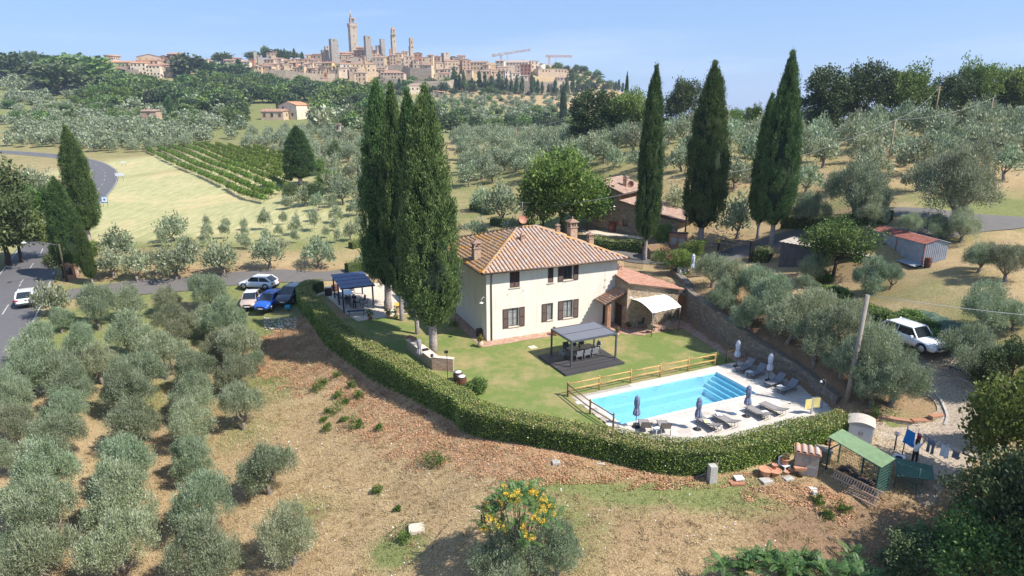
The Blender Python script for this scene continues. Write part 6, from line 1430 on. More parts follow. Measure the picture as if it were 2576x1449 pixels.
fl_=W(*z6(1668,1245),0);f=empty('flood_light',fl_,0,'black floodlight on a thin pole beside the barbecue counter','lamp');mb=MB();mb.tube([(0,0,0),(0,0,2.15)],.025,6);mb.build('pole',M['iron'],f);mb=MB();mb.cbox((-.05,-.02,2.2),(.28,.14,.18),.3);mb.build('lamp_head',M['iron'],f)
mb=MB();mb.box(-.32,-.32,-.02,.32,.32,.03);o=mb.build('manhole_cover',M['sill']);p=W(*z1(890,1307),0);o.location=p;o.rotation_euler[2]=.5;tag(o,'square stone manhole cover in the lawn','manhole cover')
# ------------------------------------------------------------------ cars
def paint(name,c,metal=.0): return simple(name,c,.28,.02,2,metal=metal,coat=.8,spec=.5)
M['pwhite']=paint('white_car_paint',(.72,.73,.75));M['pblue']=paint('blue_car_paint',(.015,.09,.42));M['pbeige']=paint('beige_car_paint',(.42,.33,.28));M['pdark']=paint('dark_blue_grey_car_paint',(.035,.045,.07))
M['carglass']=simple('car_glass',(.02,.025,.03),.06,.05,2,spec=.8);M['rubber']=simple('tyre_rubber',(.02,.02,.02),.85,.1,10);M['rim']=simple('alloy_rim',(.5,.5,.52),.35,.05,6,metal=.7)
M['tail']=simple('red_lamp_glass',(.45,.01,.01),.2,.05,4);M['headl']=simple('clear_lamp_glass',(.6,.62,.65),.12,.05,4,spec=.8);M['plate']=simple('number_plate',(.7,.7,.68),.4,.03,4);M['blackpl']=simple('black_plastic',(.025,.025,.025),.6,.05,8)
def make_car(name,loc,rz,label,paintm,L=4.2,Wd=1.8,Ht=1.5,hood=.26,suv=False,roofm=None,rx=0.0,grille='bar'):
    """x forward, origin on the ground at the middle"""
    c=empty(name,loc,rz,label,'car');c.rotation_euler[1]=rx
    h=L/2;w=Wd/2;zb=.22 if not suv else .3;belt=Ht*.62;hd=Ht*.58
    # lofted lower body
    st=[(-h,.82,.45,belt*.80),(-h+.06,.93,.30,belt*.97),(-h+.35,.99,zb,belt),(-h*.4,1.0,zb,belt),(h*.25,1.0,zb,belt*.985),(h*(1-hood*1.9),.99,zb,hd*1.03),(h-.35,.95,zb,hd*.90),(h-.08,.86,.28,hd*.74),(h,.74,.38,hd*.56)]
    mb=MB();prof_n=10
    for x,ws,z0_,z1_ in st:
        hw=w*ws;P=[(-hw*.86,z0_),(-hw*.98,z0_+.10),(-hw,z0_+(z1_-z0_)*.45),(-hw*.97,z1_-.07),(-hw*.86,z1_),(hw*.86,z1_),(hw*.97,z1_-.07),(hw,z0_+(z1_-z0_)*.45),(hw*.98,z0_+.10),(hw*.86,z0_)]
        for y,z in P: mb.v.append((x,y,z))
    for i in range(len(st)-1):
        for j in range(prof_n): mb.f.append((i*10+j,(i+1)*10+j,(i+1)*10+(j+1) % 10,i*10+(j+1) % 10)[::-1]);mb.m.append(0);mb.sm.append(True)
    mb.f.append(tuple(range(10)));mb.f.append(tuple((len(st)-1)*10+j for j in range(10))[::-1]);mb.m+=[0,0];mb.sm+=[False]*2
    mb.build('body',paintm,c)
    # cabin: windscreen base, roof front/rear, rear base
    xa,xb_,xc,xd=h*(1-hood*2.0),h*.18,-h*.62 if not suv else -h*.72,-h*.93
    if suv: xd=-h*.96
    zr=Ht;wr=w*.74;wb_=w*.90;zt=belt-.03
    A=[(xa,-wb_*.93,zt),(xa,wb_*.93,zt),(xb_,wr,zr-.05),(xb_,-wr,zr-.05)];B=[(xd,wb_*.95,zt+.02),(xd,-wb_*.95,zt+.02),(xc,-wr,zr-.07),(xc,wr,zr-.07)]
    g=MB();g.quad(A);g.build('windscreen',M['carglass'],c);g=MB();g.quad(B);g.build('rear_window',M['carglass'],c)
    for s in (1,-1):
        P=[(xa,s*wb_*.93,zt),(xd,s*wb_*.95,zt+.02),(xc,s*wr,zr-.07),(xb_,s*wr,zr-.05)];g=MB();g.quad(P if s>0 else P[::-1]);g.build('side_window',M['carglass'],c)
    r=MB();n=5
    for i in range(n+1):
        t=i/n;x=xb_+(xc-xb_)*t;z=zr-.05+(-.02)*t+.055*sin(pi*(.15+.75*t));
        for j in range(5): q=-1+.5*j;r.v.append((x,q*wr*1.02,z-.035*q*q))
    for i in range(n):
        for j in range(4): r.f.append((i*5+j,i*5+j+1,(i+1)*5+j+1,(i+1)*5+j));r.m.append(0);r.sm.append(True)
    r.build('roof',roofm or paintm,c)
    p=MB()
    for s in (1,-1):
        a,b,e,f=(xa,s*wb_*.93,zt),(xb_,s*wr,zr-.05),(xc,s*wr,zr-.07),(xd,s*wb_*.95,zt+.02);p.beam(a,b,.07);p.beam(b,e,.07);p.beam(e,f,.13);m_=((b[0]+e[0])/2,s*wr,zr-.07);p.beam(m_,((xa+xd)/2-.05,s*wb_*.97,zt),.06)
    p.build('pillars',paintm,c)
    R0=.33 if not suv else .36
    for x in (h*.62,-h*.60):
        for s in (-1,1):
            q=MB();q.lathe([(R0*.6,-.1),(R0*.95,-.1),(R0,-.07),(R0,.07),(R0*.95,.1),(R0*.6,.1)],18);q.xform(0,lambda v: (v[0]+x,v[2]+s*(w-.10),v[1]+R0));wh=q.build('wheel',M['rubber'],c)
            q=MB();q.lathe([(.02,.1),(R0*.66,.1),(R0*.66,.112),(.02,.118)],10);q.xform(0,lambda v: (v[0]+x,s*v[2]+s*(w-.10),v[1]+R0));q.build('rim',M['rim'],wh)
            q=MB();n=12
            for i in range(n): t0,t1=pi*i/n,pi*(i+1)/n;q.quad([(x+cos(t)*(R0+k),s*(w+.005),R0+sin(t)*(R0+k)) for t,k in ((t0,.0),(t1,.0),(t1,.07),(t0,.07))])
            q.build('wheel_arch',M['blackpl'],c)
    for s in (-1,1):
        q=MB();q.hexa([(h-.30,s*w*.60,hd*.62),(h-.02,s*w*.50,hd*.60),(h-.12,s*w*.84,hd*.64),(h-.42,s*w*.93,hd*.68),(h-.34,s*w*.60,hd*.80),(h-.10,s*w*.50,hd*.74),(h-.20,s*w*.84,hd*.80),(h-.50,s*w*.93,hd*.86)] if s>0 else [(h-.02,s*w*.50,hd*.60),(h-.30,s*w*.60,hd*.62),(h-.42,s*w*.93,hd*.68),(h-.12,s*w*.84,hd*.64),(h-.10,s*w*.50,hd*.74),(h-.34,s*w*.60,hd*.80),(h-.50,s*w*.93,hd*.86),(h-.20,s*w*.84,hd*.80)]);q.build('headlight',M['headl'],c)
        q=MB();q.cbox((-h+.05,s*w*.76,belt*.82),(.12,w*.34,.17));q.build('tail_light',M['tail'],c)
        q=MB();q.cbox((xa-.25,s*(w+.10),belt+.06),(.12,.2,.13));q.build('mirror',paintm,c)
    q=MB();q.cbox((h-.045,0,hd*.58),(.1,w*.9,.13));gr=q.build('grille',M['blackpl'],c)
    if grille=='slots':
        for i in range(7): q=MB();q.cbox((h+.01,(i-3)*.11,hd*.60),(.02,.035,.14));q.build('slot',M['rim'],gr)
    q=MB();q.cbox((h+.0,0,hd*.40),(.03,.5,.11));q.build('number_plate',M['plate'],c);q=MB();q.cbox((-h-.005,0,belt*.55),(.03,.5,.11));q.build('number_plate',M['plate'],c)
    q=MB();q.box(-h+.04,-w*.8,zb-.02,h-.1,w*.8,zb+.1);q.cbox((h-.1,0,.30),(.2,w*1.55,.14));q.cbox((-h+.06,0,.34),(.2,w*1.6,.16));q.build('bumper',M['blackpl'],c)
    return c
def gz(u,v,z): p=W(u,v,z);return (p[0],p[1],H(p[0],p[1]))
a,b=W(53,775,-.8),W(97,700,-.6);p=(-52.6,66.2);make_car('parked_car',(p[0],p[1],H(*p)+.08),atan2(RD[3][1]-RD[2][1],RD[3][0]-RD[2][0]),'white car driving up the country road at the left edge, seen from behind',M['pwhite'],4.2,1.8,1.55)
p=gz(652,731,-.5);make_car('parked_car',(p[0],p[1],p[2]+.07),radians(172),'white hatchback standing on the side lane above the three parked cars',M['pwhite'],4.3,1.8,1.45)
p=gz(632,756,-.5);make_car('parked_car',p,radians(-82),'small beige car with white roof parked front towards the camera, left of the blue one',M['pbeige'],3.8,1.72,1.5,roofm=M['pwhite'])
p=gz(680,762,-.5);make_car('parked_car',p,radians(-98),'bright blue compact crossover parked between beige car and dark jeep-like car',M['pblue'],4.25,1.8,1.6,suv=True)
p=gz(735,755,-.45);cj=make_car('parked_car',p,radians(-100),'dark grey-blue boxy off-road car parked beside the hedge end',M['pdark'],4.2,1.8,1.68,hood=.2,suv=True,grille='slots')
make_car('parked_car',(28.75,43.0,H(28.75,43.0)+.08),atan2(40.9-45.0,29.6-28.0),'white family crossover parked nose down at the top of the gravel drive',M['pwhite'],4.45,1.85,1.58,hood=.3,suv=True)
# ------------------------------------------------------------------ people
M['skin']=simple('skin',(.42,.24,.16),.6,.05,10);M['hair']=simple('dark_hair',(.03,.018,.012),.7,.1,12);M['navy']=simple('navy_cloth',(.02,.028,.06),.9,.1,10);M['jean']=simple('denim',(.05,.075,.14),.9,.1,10);M['blackc']=simple('black_cloth',(.018,.016,.018),.9,.1,10);M['wcloth']=simple('white_cloth',(.75,.74,.72),.9,.05,10);M['tanc']=simple('tan_cloth',(.34,.24,.2),.9,.05,10)
def person(loc,rz,label,J,mats,h=1.75,hair_long=False):
    """J: joint positions in metres (x right, y forward); mats: torso, legs, shoes"""
    names=['pelvis','waist','chest','neck','head','crown','shL','elL','wrL','haL','shR','elR','wrR','haR','hipL','knL','anL','toL','hipR','knR','anR','toR']
    rad=dict(pelvis=.155,waist=.135,chest=.165,neck=.058,head=.098,crown=.085,shL=.065,elL=.042,wrL=.03,haL=.038,shR=.065,elR=.042,wrR=.03,haR=.038,hipL=.095,knL=.062,anL=.045,toL=.045,hipR=.095,knR=.062,anR=.045,toR=.045)
    E_=[('pelvis','waist'),('waist','chest'),('chest','neck'),('neck','head'),('head','crown'),('chest','shL'),('shL','elL'),('elL','wrL'),('wrL','haL'),('chest','shR'),('shR','elR'),('elR','wrR'),('wrR','haR'),('pelvis','hipL'),('hipL','knL'),('knL','anL'),('anL','toL'),('pelvis','hipR'),('hipR','knR'),('knR','anR'),('anR','toR')]
    V=[J[n] for n in names];R_=[rad[n] for n in names];Ed=[(names.index(a),names.index(b)) for a,b in E_]
    for s in 'LR':
        w_,e_=np.array(J['ha'+s]),np.array(J['wr'+s]);d=unit(w_-e_);sd=unit(np.cross(d,[0,0,1.0])+1e-3)
        for k in range(5):
            o=(k-2)*.018;l=(.05,.075,.082,.075,.06)[k];r0=w_+d*.02+sd*o;V+=[tuple(r0+d*l*.5+sd*o*.5),tuple(r0+d*l+np.array([0,0,-.012]))];R_+=[.010,.008];i=len(V);Ed+=[(names.index('ha'+s),i-2),(i-2,i-1)]
    me=D.meshes.new('tmp');me.from_pydata([tuple(v) for v in V],Ed,[]);o=D.objects.new('tmp',me);COL.objects.link(o)
    md=o.modifiers.new('s','SKIN')
    for i,sv in enumerate(me.skin_vertices[0].data): sv.radius=(R_[i],R_[i]*.85 if i<3 else R_[i]);sv.use_root=(i==0)
    o.modifiers.new('ss','SUBSURF').levels=1
    dg=bpy.context.evaluated_depsgraph_get();m2=D.meshes.new_from_object(o.evaluated_get(dg));D.objects.remove(o);m2.name = 'person'
    for m in (M['skin'],mats[0],mats[1],mats[2],M['hair']): m2.materials.append(m)
    seg=[(np.array(J[a]),np.array(J[b]),a,b) for a,b in E_]
    hd=np.array(J['head'])
    for p in m2.polygons:
        c=np.array(p.center);best=min(seg,key=lambda s: np.linalg.norm(c-(s[0]+(s[1]-s[0])*np.clip((c-s[0])@(s[1]-s[0])/((s[1]-s[0])@(s[1]-s[0])+1e-9),0,1))));b=best[3];p.use_smooth=True
        if b in ('head','crown'): mi=4 if (c[2]>hd[2]+.045 or (c-hd)[1]*(1)<-.02) else 0
        elif b=='neck': mi=0 if c[2]>J['chest'][2]+.17 else 1
        elif b in ('elL','elR'): mi=1 if np.linalg.norm(c-best[0])<.2 else 0
        elif b in ('wrL','wrR','haL','haR'): mi=0
        elif b in ('chest','waist','shL','shR'): mi=1
        elif b in ('toL','toR'): mi=3
        else: mi=2
        p.material_index=mi
    o=D.objects.new('person',m2);COL.objects.link(o);o.location=loc;o.rotation_euler[2]=rz;tag(o,label,'person')
    f=MB();f.lathe([(.012,0),(.017,.02),(.006,.05)],6,(hd[0],hd[1]+.10,hd[2]-.03));f.build('nose',M['skin'],o)
    for s in (-1,1):
        f=MB();f.cbox((hd[0]+s*.035,hd[1]+.088,hd[2]+.03),(.022,.015,.012));f.build('eye',M['blackc'],o)
        f=MB();f.cbox((hd[0]+s*.10,hd[1],hd[2]),(.02,.04,.06));f.build('ear',M['skin'],o)
    f=MB();f.cbox((hd[0],hd[1]+.092,hd[2]-.055),(.05,.012,.012));f.build('mouth',simple('lips',(.35,.1,.09),.6),o)
    if hair_long: f=MB();f.tube([(hd[0],hd[1]-.05,hd[2]+.09),(hd[0],hd[1]-.11,hd[2]),(hd[0],hd[1]-.12,hd[2]-.25)],[.07,.09,.04],8);f.build('hair',M['hair'],o)
    return o
ST=dict(pelvis=(0,0,.95),waist=(0,0,1.1),chest=(0,0,1.33),neck=(0,.01,1.52),head=(0,.03,1.64),crown=(0,.01,1.70),shL=(-.19,0,1.43),elL=(-.25,.08,1.16),wrL=(-.08,.26,1.14),haL=(-.02,.28,1.15),shR=(.19,0,1.43),elR=(.25,.07,1.16),wrR=(.06,.25,1.19),haR=(.0,.27,1.20),hipL=(-.09,0,.9),knL=(-.11,.02,.48),anL=(-.11,-.02,.08),toL=(-.12,.14,.04),hipR=(.09,0,.9),knR=(.11,.03,.48),anR=(.11,-.01,.08),toR=(.12,.15,.04))
person(W(*z6(772,578),0),radians(170),'dark-haired man in navy clothes standing under the blue pergola looking at his hands',ST,(M['navy'],M['navy'],M['wcloth']))
SI=dict(ST);SI.update(pelvis=(0,0,.52),waist=(0,.02,.68),chest=(0,.05,.92),neck=(0,.08,1.1),head=(0,.12,1.22),crown=(0,.11,1.28),shL=(-.19,.05,1.02),elL=(-.24,.14,.76),wrL=(-.14,.36,.74),haL=(-.1,.42,.72),shR=(.19,.05,1.02),elR=(.24,.16,.76),wrR=(.15,.36,.74),haR=(.12,.42,.72),hipL=(-.1,.05,.5),knL=(-.13,.46,.52),anL=(-.13,.42,.08),toL=(-.13,.57,.04),hipR=(.1,.05,.5),knR=(.13,.46,.52),anR=(.13,.44,.08),toR=(.14,.59,.04))
person(W(*z6(683,548),0),radians(-60),'man in dark shirt and pale shorts sitting under the blue pergola',SI,(M['navy'],M['tanc'],M['blackc']))
WM=dict(ST);WM.update(elR=(.26,.16,1.62),wrR=(.2,.26,1.86),haR=(.18,.29,1.93),elL=(-.24,.16,1.24),wrL=(-.12,.36,1.2),haL=(-.08,.42,1.2))
person(W(*z4(1158,600),0),radians(-70),'woman in white top and black trousers hanging out washing',WM,(M['wcloth'],M['blackc'],M['blackc']),hair_long=True)
# ------------------------------------------------------------------ washing lines
def catenary(a,b,sag,n=10): a,b=np.array(a),np.array(b);return [tuple(a+(b-a)*t-np.array([0,0,sag*4*t*(1-t)])) for t in np.linspace(0,1,n+1)]
wl=empty('washing_line',(0,0,0),0,'washing lines strung from a T-shaped post across the gravel yard','washing line')
pb_=W(*z4(1072,520),0);hz_=1.95;Pt=np.array([pb_[0],pb_[1],hz_])
mb=MB();mb.tube([(pb_[0],pb_[1],-.1),(pb_[0]+.05,pb_[1],hz_)],.03,7);mb.tube([(pb_[0]-.5,pb_[1]+.35,hz_-.02),(pb_[0]+.55,pb_[1]-.2,hz_+.08)],.02,6);mb.build('post',M['greyiron'],wl)
e2=np.array(W(*z4(1690,560),1.6));mb=MB();mb.tube([(e2[0],e2[1],-.2),tuple(e2)],.03,7);mb.tube([tuple(e2+np.array([-.3,.25,0])),tuple(e2+np.array([.3,-.25,0]))],.02,6);mb.build('post',M['green'],wl)
LN=[]
for k,o in enumerate((-.4,-.13,.13,.4)):
    A_=Pt+np.array([o*1.0,-o*.5,0]);B_=e2+np.array([o*.7,-o*.6,0]);c=catenary(A_,B_,.12);LN.append((A_,B_));mb=MB();mb.tube(c,.006,4);mb.build('line',M['lampwhite'],wl)
def online(k,t): A_,B_=LN[k];p=A_+(B_-A_)*t;p[2] -= .48*t*(1-t);return p
def garment(k,t0,t1,drop,mat,label,taper=0.0,slit=False):
    mb=MB();n=5;a,b=online(k,t0),online(k,t1);dn=np.array([0,.0,-1.0]);sd=unit(np.cross(b-a,dn))
    for j in range(n+1):
        for i in range(n+1):
            s=i/n;q=.5+(s-.5)*(1-taper*j/n);p=a+(b-a)*q+dn*drop*j/n+sd*.04*sin(s*9+j)*(j/n);mb.v.append(tuple(p))
    for j in range(n):
        for i in range(n):
            if slit and i==n//2 and j>1: continue
            mb.f.append((j*(n+1)+i,(j+1)*(n+1)+i,(j+1)*(n+1)+i+1,j*(n+1)+i+1));mb.m.append(0);mb.sm.append(True)
    tag(mb.build('laundry',mat),label,'laundry')
M['cblue']=simple('bright_blue_cloth',(.02,.22,.55),.9,.08,8);M['cred']=simple('dark_red_cloth',(.28,.01,.03),.9,.08,8);M['cgrey']=simple('grey_cloth',(.17,.18,.23),.9,.08,8)
garment(0,.12,.24,.95,M['cblue'],'bright blue cloth the woman is pegging on the washing line',-.4);garment(1,.19,.25,1.05,M['cred'],'dark red cloth hanging below the blue one');garment(1,.34,.44,.85,M['cgrey'],'grey trousers on the washing line',slit=True);garment(1,.52,.63,.7,M['wcloth'],'white towel on the washing line');garment(1,.67,.76,.5,M['cgrey'],'dark grey garment on the washing line right of the white towel');garment(2,.8,.9,.35,M['blackc'],'black garment near the end of the washing line')
mb=MB()
for k in range(4):
    for i in range(20):
        t=random.uniform(.03,.97);p=online(k,t);mb.mi=i % 3;mb.cbox((p[0],p[1],p[2]-.01),(.02,.02,.07))
tag(mb.build('clothes_pegs',[simple('orange_plastic',(.7,.2,.06),.5),M['cblue'],M['skim']],wl),kind='stuff')
p=W(*z4(1048,550),0);b=empty('laundry_basin',p,.2,'white oval plastic basin on the ground beside the woman','basin');mb=MB();mb.lathe([(.2,0),(.27,.16),(.29,.17),(.26,.16),(.19,.03)],16);mb.xform(0,lambda v: (v[0]*1.3,v[1],v[2]));mb.build('basin_shell',M['skim'],b);mb=MB();mb.lathe([(.2,.12),(.02,.13)],12);mb.build('contents',M['navy'],b)
p=W(*z4(1012,482),0);b=empty('garden_lamp',p,0,'black post lamp with a glass globe in the gravel yard','lamp');mb=MB();mb.tube([(0,0,0),(0,0,.95)],.04,8);mb.build('pole',M['iron'],b);mb=MB();mb.lathe([(.02,-.16),(.12,-.11),(.165,0),(.12,.11),(.02,.16)],16,(0,0,1.1));mb.build('lamp_globe',simple('clouded_globe',(.5,.42,.36),.2,.1,4,spec=.6),b)
# planter wall, kerbs
pl=empty('planter_wall',(0,0,0),0,'low curved stone wall with brick coping round the grass bank','wall')
pp=[W(*z4(x,y),0)[:2] for x,y in [(765,250),(870,283),(1000,305),(1150,325),(1290,322),(1400,305)]]
for i in range(5):
    a,b=pp[i],pp[i+1];mb=MB();hA=max(.5-.02*i,H((a[0]+b[0])/2,(a[1]+b[1])/2+.3)+.12);slab(mb,a,b,.3,-.2,hA-.06);mb.build('core',M['mortar'],pl);stones(pl,a,b,0,lambda t,h=hA: h-.05,M['stone'],.15,(.18,.35),40,seed=60+i);mb=MB();slab(mb,(a[0],a[1]-.03),(b[0],b[1]-.03),.38,hA-.055,hA);mb.build('coping',M['brick'],pl)
M['kerb']=simple('concrete_kerb',(.42,.40,.37),.9,.12,6)
def kerb(pts,w,h,label):
    L=smooth_line([p[:2] for p in pts],.8);k=empty('kerb',(0,0,0),0);k['kind'] = 'structure';k['label']=label
    for i in range(len(L)-1):
        a,b=L[i],L[i+1];za,zb2=H(*a),H(*b);d=unit(b-a);n=np.array([-d[1],d[0]])*w;e=d*.012;a2,b2=a+e,b-e
        mb=MB();mb.hexa([(a2[0],a2[1],za-.25),(b2[0],b2[1],zb2-.25),(b2[0]+n[0],b2[1]+n[1],zb2-.25),(a2[0]+n[0],a2[1]+n[1],za-.25),(a2[0],a2[1],za+h),(b2[0],b2[1],zb2+h),(b2[0]+n[0],b2[1]+n[1],zb2+h),(a2[0]+n[0],a2[1]+n[1],za+h)]);mb.build('kerb_stone',M['kerb'],k)
kerb([G(*z4(1405,300)),G(*z4(1430,235)),G(*z4(1400,150)),G(*z4(1365,85)),G(*z4(1300,30)),G(*z4(1258,0))],.14,.12,'curved concrete kerb along the drive beside the grass bank')
kerb([G(*z5(870,1062)),G(*z5(1000,1062)),G(*z5(1205,1068))],.12,.06,'kerb strip across the top of the drive');kerb([G(*z5(1205,1045)),G(*z5(1280,1080)),G(*z5(1340,1140))],.14,.15,'stepped kerb on the right side of the drive');kerb([G(*z5(1215,1040)),G(*z5(1420,1010)),G(*z5(1520,975)),G(*z5(1440,930))],.12,.1,'kerb round the small tree bed on the right')
# storage sheds, oven, pots along the right hedge end
sb=W(*z4(700,432),0);q2=W(*z4(800,425),0);rzz=atan2(q2[1]-sb[1],q2[0]-sb[0]);b=empty('storage_shed',(21.3,35.0,0),radians(-28),'white plastic storage shed with a beige roof at the hedge end','storage shed')
mb=MB();mb.box(-.66,-.05,0,.66,1.1,1.3);mb.build('wall',M['skim'],b)
for x in (-.02,.02):
    mb=MB();mb.box(-.6 if x<0 else .008,-.075,.08,-.008 if x<0 else .6,-.052,1.2);d=mb.build('door',M['skim'],b);mb=MB();mb.cbox((x*4,-.1,.75),(.03,.04,.2));mb.build('handle',M['blackpl'],d)
mb=MB();n=8
for i in range(n+1):
    t=-1+2*i/n;mb.v+=[(t*.75,-.18,1.31+.2*(1-t*t)),(t*.75,1.22,1.31+.2*(1-t*t))]
for i in range(n): mb.f.append((2*i,2*i+2,2*i+3,2*i+1));mb.m.append(0);mb.sm.append(False)
mb.f.append(tuple(2*i for i in range(n+1))[::-1]);mb.m.append(0);mb.sm.append(False);mb.build('roof',simple('beige_plastic',(.48,.42,.35),.6,.08,4),b)
potted(W(*z4(800,415),0),.15,.25,'terracotta pot at the right side of the white storage shed',None);potted((19.3,34.7,0),.22,.3,'terracotta pot with dry plant left of the white storage shed',M['straw'],None,.12,.1)
mt=empty('meter_cabinet',W(*z4(330,645),0),radians(-22),'rendered concrete meter cabinet roofed with four old clay tiles','cabinet');mt.location[2]=H(mt.location[0],mt.location[1])
mb=MB();mb.box(-.62,-.05,-.3,.62,.8,1.35);mb.build('wall',simple('grey_render',(.44,.37,.29),.95,.15,4,bmp=.3),mt);mb=MB();mb.box(-.7,-.15,1.355,.7,.9,1.43);mb.build('roof',M['brick'],mt)
pieces('roof_tile',half_tile(1.0,.14,.12,.1),[TRS((-.52+i*.34,.88,1.43),0) for i in range(4)],M['tile'],mt)
mb=MB();mb.box(-.2,-.085,.8,.1,-.055,1.15);mb.build('door',M['alu'],mt);mb=MB();mb.box(-.1,-.085,.05,.5,-.055,.6);mb.build('door',M['alu'],mt)
p=W(*z4(465,560),0);mb=MB();mb.box(-.35,-.3,0,.35,.3,.7);mb.box(-.42,-.36,.7,.42,.36,.78);o=mb.build('stone_box',M['mortar']);o.location=p;o.rotation_euler[2]=-.4;tag(o,'small stone box right of the tiled meter cabinet','box')
for q,r,h,l in [((20,660),.36,.42,'large empty terracotta pot at the left of the pot heap'),((92,655),.36,.3,'wide terracotta bowl holding smaller pots beside the hedge'),((88,640),.16,.3,'small terracotta pot nested in the wide bowl'),((185,655),.16,.22,'small terracotta pot in front of the plastic chair'),((218,640),.17,.25,'small terracotta pot beside the dark tree stump')]:
    p=W(*z4(*q),-.1);potted((p[0],p[1],H(p[0],p[1])+(.2 if 'nested' in l else 0)),r,h,l)
p=gz(*z4(285,660),-.1);mb=MB();mb.lathe([(.2,0),(.19,.35)],12);o=mb.build('tree_stump',M['darkbark']);o.location=p;tag(o,'dark tree stump carrying a terracotta trough by the meter cabinet','stump')
mb=MB();mb.hexa([(-.3,-.1,0),(.3,-.1,0),(.3,.1,0),(-.3,.1,0),(-.34,-.13,.2),(.34,-.13,.2),(.34,.13,.2),(-.34,.13,.2)]);o=mb.build('planter_trough',M['terra']);o.location=(p[0],p[1],p[2]+.35);tag(o,'terracotta trough standing on the dark stump','plant pot')
p=gz(*z4(165,620),0);c=empty('plastic_chair',p,.5,'old white plastic chair holding a large terracotta pot','chair');mb=MB();mb.box(-.24,-.24,.4,.24,.24,.43);mb.build('seat',M['skim'],c);mb=MB();mb.box(-.24,.22,.43,.24,.26,.85);mb.build('backrest',M['skim'],c)
for x in (-.22,.22):
    for y in (-.22,.22): mb=MB();mb.cbox((x,y,.2),(.05,.05,.4));mb.build('leg',M['skim'],c)
potted((p[0],p[1],p[2]+.43),.24,.38,'terracotta pot of dry sticks standing on the white plastic chair',M['straw'],None,.15,.3)
def block(q,z,d,rz,mat,label,cat,name,dz=0):
    p=G(q[0],q[1]);mb=MB();mb.cbox((0,0,d[2]/2-.05),d);o=mb.build(name,mat);o.location=(p[0],p[1],p[2]+dz);o.rotation_euler[2]=rz;tag(o,label,cat)
block((1790,1210),0,(.42,.42,1.05),.15,M['kerb'],'grey concrete block standing before the hedge','block','concrete_block');block(z4(195,700),0,(.55,.45,.12),.3,M['kerb'],'square concrete slab before the meter cabinet','slab','concrete_slab');block(z4(365,665),0,(.6,.45,.12),-.3,M['kerb'],'pale slab at the right foot of the meter cabinet','slab','concrete_slab');block(z4(25,720),0,(.6,.5,.15),.3,M['kerb'],'weathered slab in the grass at the left of the pots','slab','concrete_slab')
block(zF(1525,478),0,(.45,.4,.16),.1,M['kerb'],'small grey manhole box in the leaf litter below the hedge','manhole','manhole_box');block(zF(1768,478),0,(.45,.3,.06),-.3,M['kerb'],'flat pale stone in the grass strip below the hedge','slab','stone_slab');block(zF(768,838),0,(.85,.75,.2),.2,M['sill'],'square stone manhole lid on the dry slope','manhole','manhole_cover')
block(zF(2505,585),0,(.8,.5,.12),0,M['brick'],'stack of red tiles on the ground beside the pots','tiles','tile_stack');block(zF(2515,568),0,(.5,.4,.1),.1,M['skim'],'cream plastic frame lying on the red tiles','frame','plastic_surround',.12)
block(z4(400,825),0,(.2,.14,.3),.1,M['skim'],'white box on the leaf heap','box','white_box');block(z4(385,775),0,(.35,.25,.1),.1,M['skim'],'white basin lying on the leaf heap','basin','white_basin');block(z4(722,840),0,(.06,.06,.2),.1,M['skim'],'white bottle on the grass below the green shed','bottle','white_bottle')
# dry branch and hoses
for pts,lab in [([(600,880),(660,830),(740,805),(810,808)],'dark hose curving past the manhole lid'),([(960,785),(900,850),(865,900),(850,950)],'dark hose lying on the dry slope')]:
    P_=[G(*zF(x,y)) for x,y in pts];mb=MB();L_=smooth_line(P_,.25);mb.tube([(a,b,H(a,b)+.03) for a,b in L_],.018,5);tag(mb.build('hose',M['blackpl']),lab,'hose')
P_=[G(*zF(2280,560)),G(*zF(2400,490))];mb=MB();a,b=P_;mb.tube([(a[0],a[1],a[2]+.05),((a[0]+b[0])/2+.3,(a[1]+b[1])/2-.4,a[2]+.5),(1.0*b[0],b[1]-.5,a[2]+1.2)],[.05,.035,.015],6);mb.tube([((a[0]+b[0])/2+.3,(a[1]+b[1])/2-.4,a[2]+.5),(b[0]-.3,b[1]-.6,a[2]+1.3)],[.03,.012],5);tag(mb.build('dead_branch',M['bark']),'dead grey branch leaning on the concrete block','branch')
# green-roofed wood store
M['groof']=simple('green_corrugated_sheet',(.13,.21,.11),.6,.12,3,metal=.1);M['gpaint']=simple('dark_green_paint',(.03,.09,.075),.6,.1,6);M['pallet']=simple('pallet_wood',(.52,.36,.25),.85,.2,9)
A0=np.array(W(*z4(525,383),1.95)[:2]);A1=np.array(W(*z4(905,603),1.6)[:2]);dv=A1-A0;ws_ang=atan2(dv[1],dv[0]);WL=np.linalg.norm(dv)
ws=empty('wood_store',(A0[0],A0[1],0),ws_ang,'open wood store with a green corrugated roof beside the washing yard','wood store');DW=1.15
zbase=min(H(A0[0],A0[1]),H(A1[0],A1[1]))
mb=MB();nr=44
for i in range(nr):
    x0,x1=-.12+(WL+.24)*i/nr,-.12+(WL+.24)*(i+1)/nr;xm=(x0+x1)/2;f=lambda x,y: 1.95-.35*x/WL-.0*y
    for (a,da,b,db) in ((x0,0,xm,.035),(xm,.035,x1,0)): mb.quad([(a,-.1,f(a,0)+da),(b,-.1,f(b,0)+db),(b,DW+.1,f(b,0)+db+.1),(a,DW+.1,f(a,0)+da+.1)])
mb.build('roof',M['groof'],ws)
for x in (0,WL/2,WL):
    for y in (0,DW):
        if x==WL/2 and y==0: continue
        mb=MB();mb.box(x-.035,y-.035,zbase-.3,x+.035,y+.035,1.93-.35*x/WL+(.08 if y else 0));mb.build('post',M['gpaint'],ws)
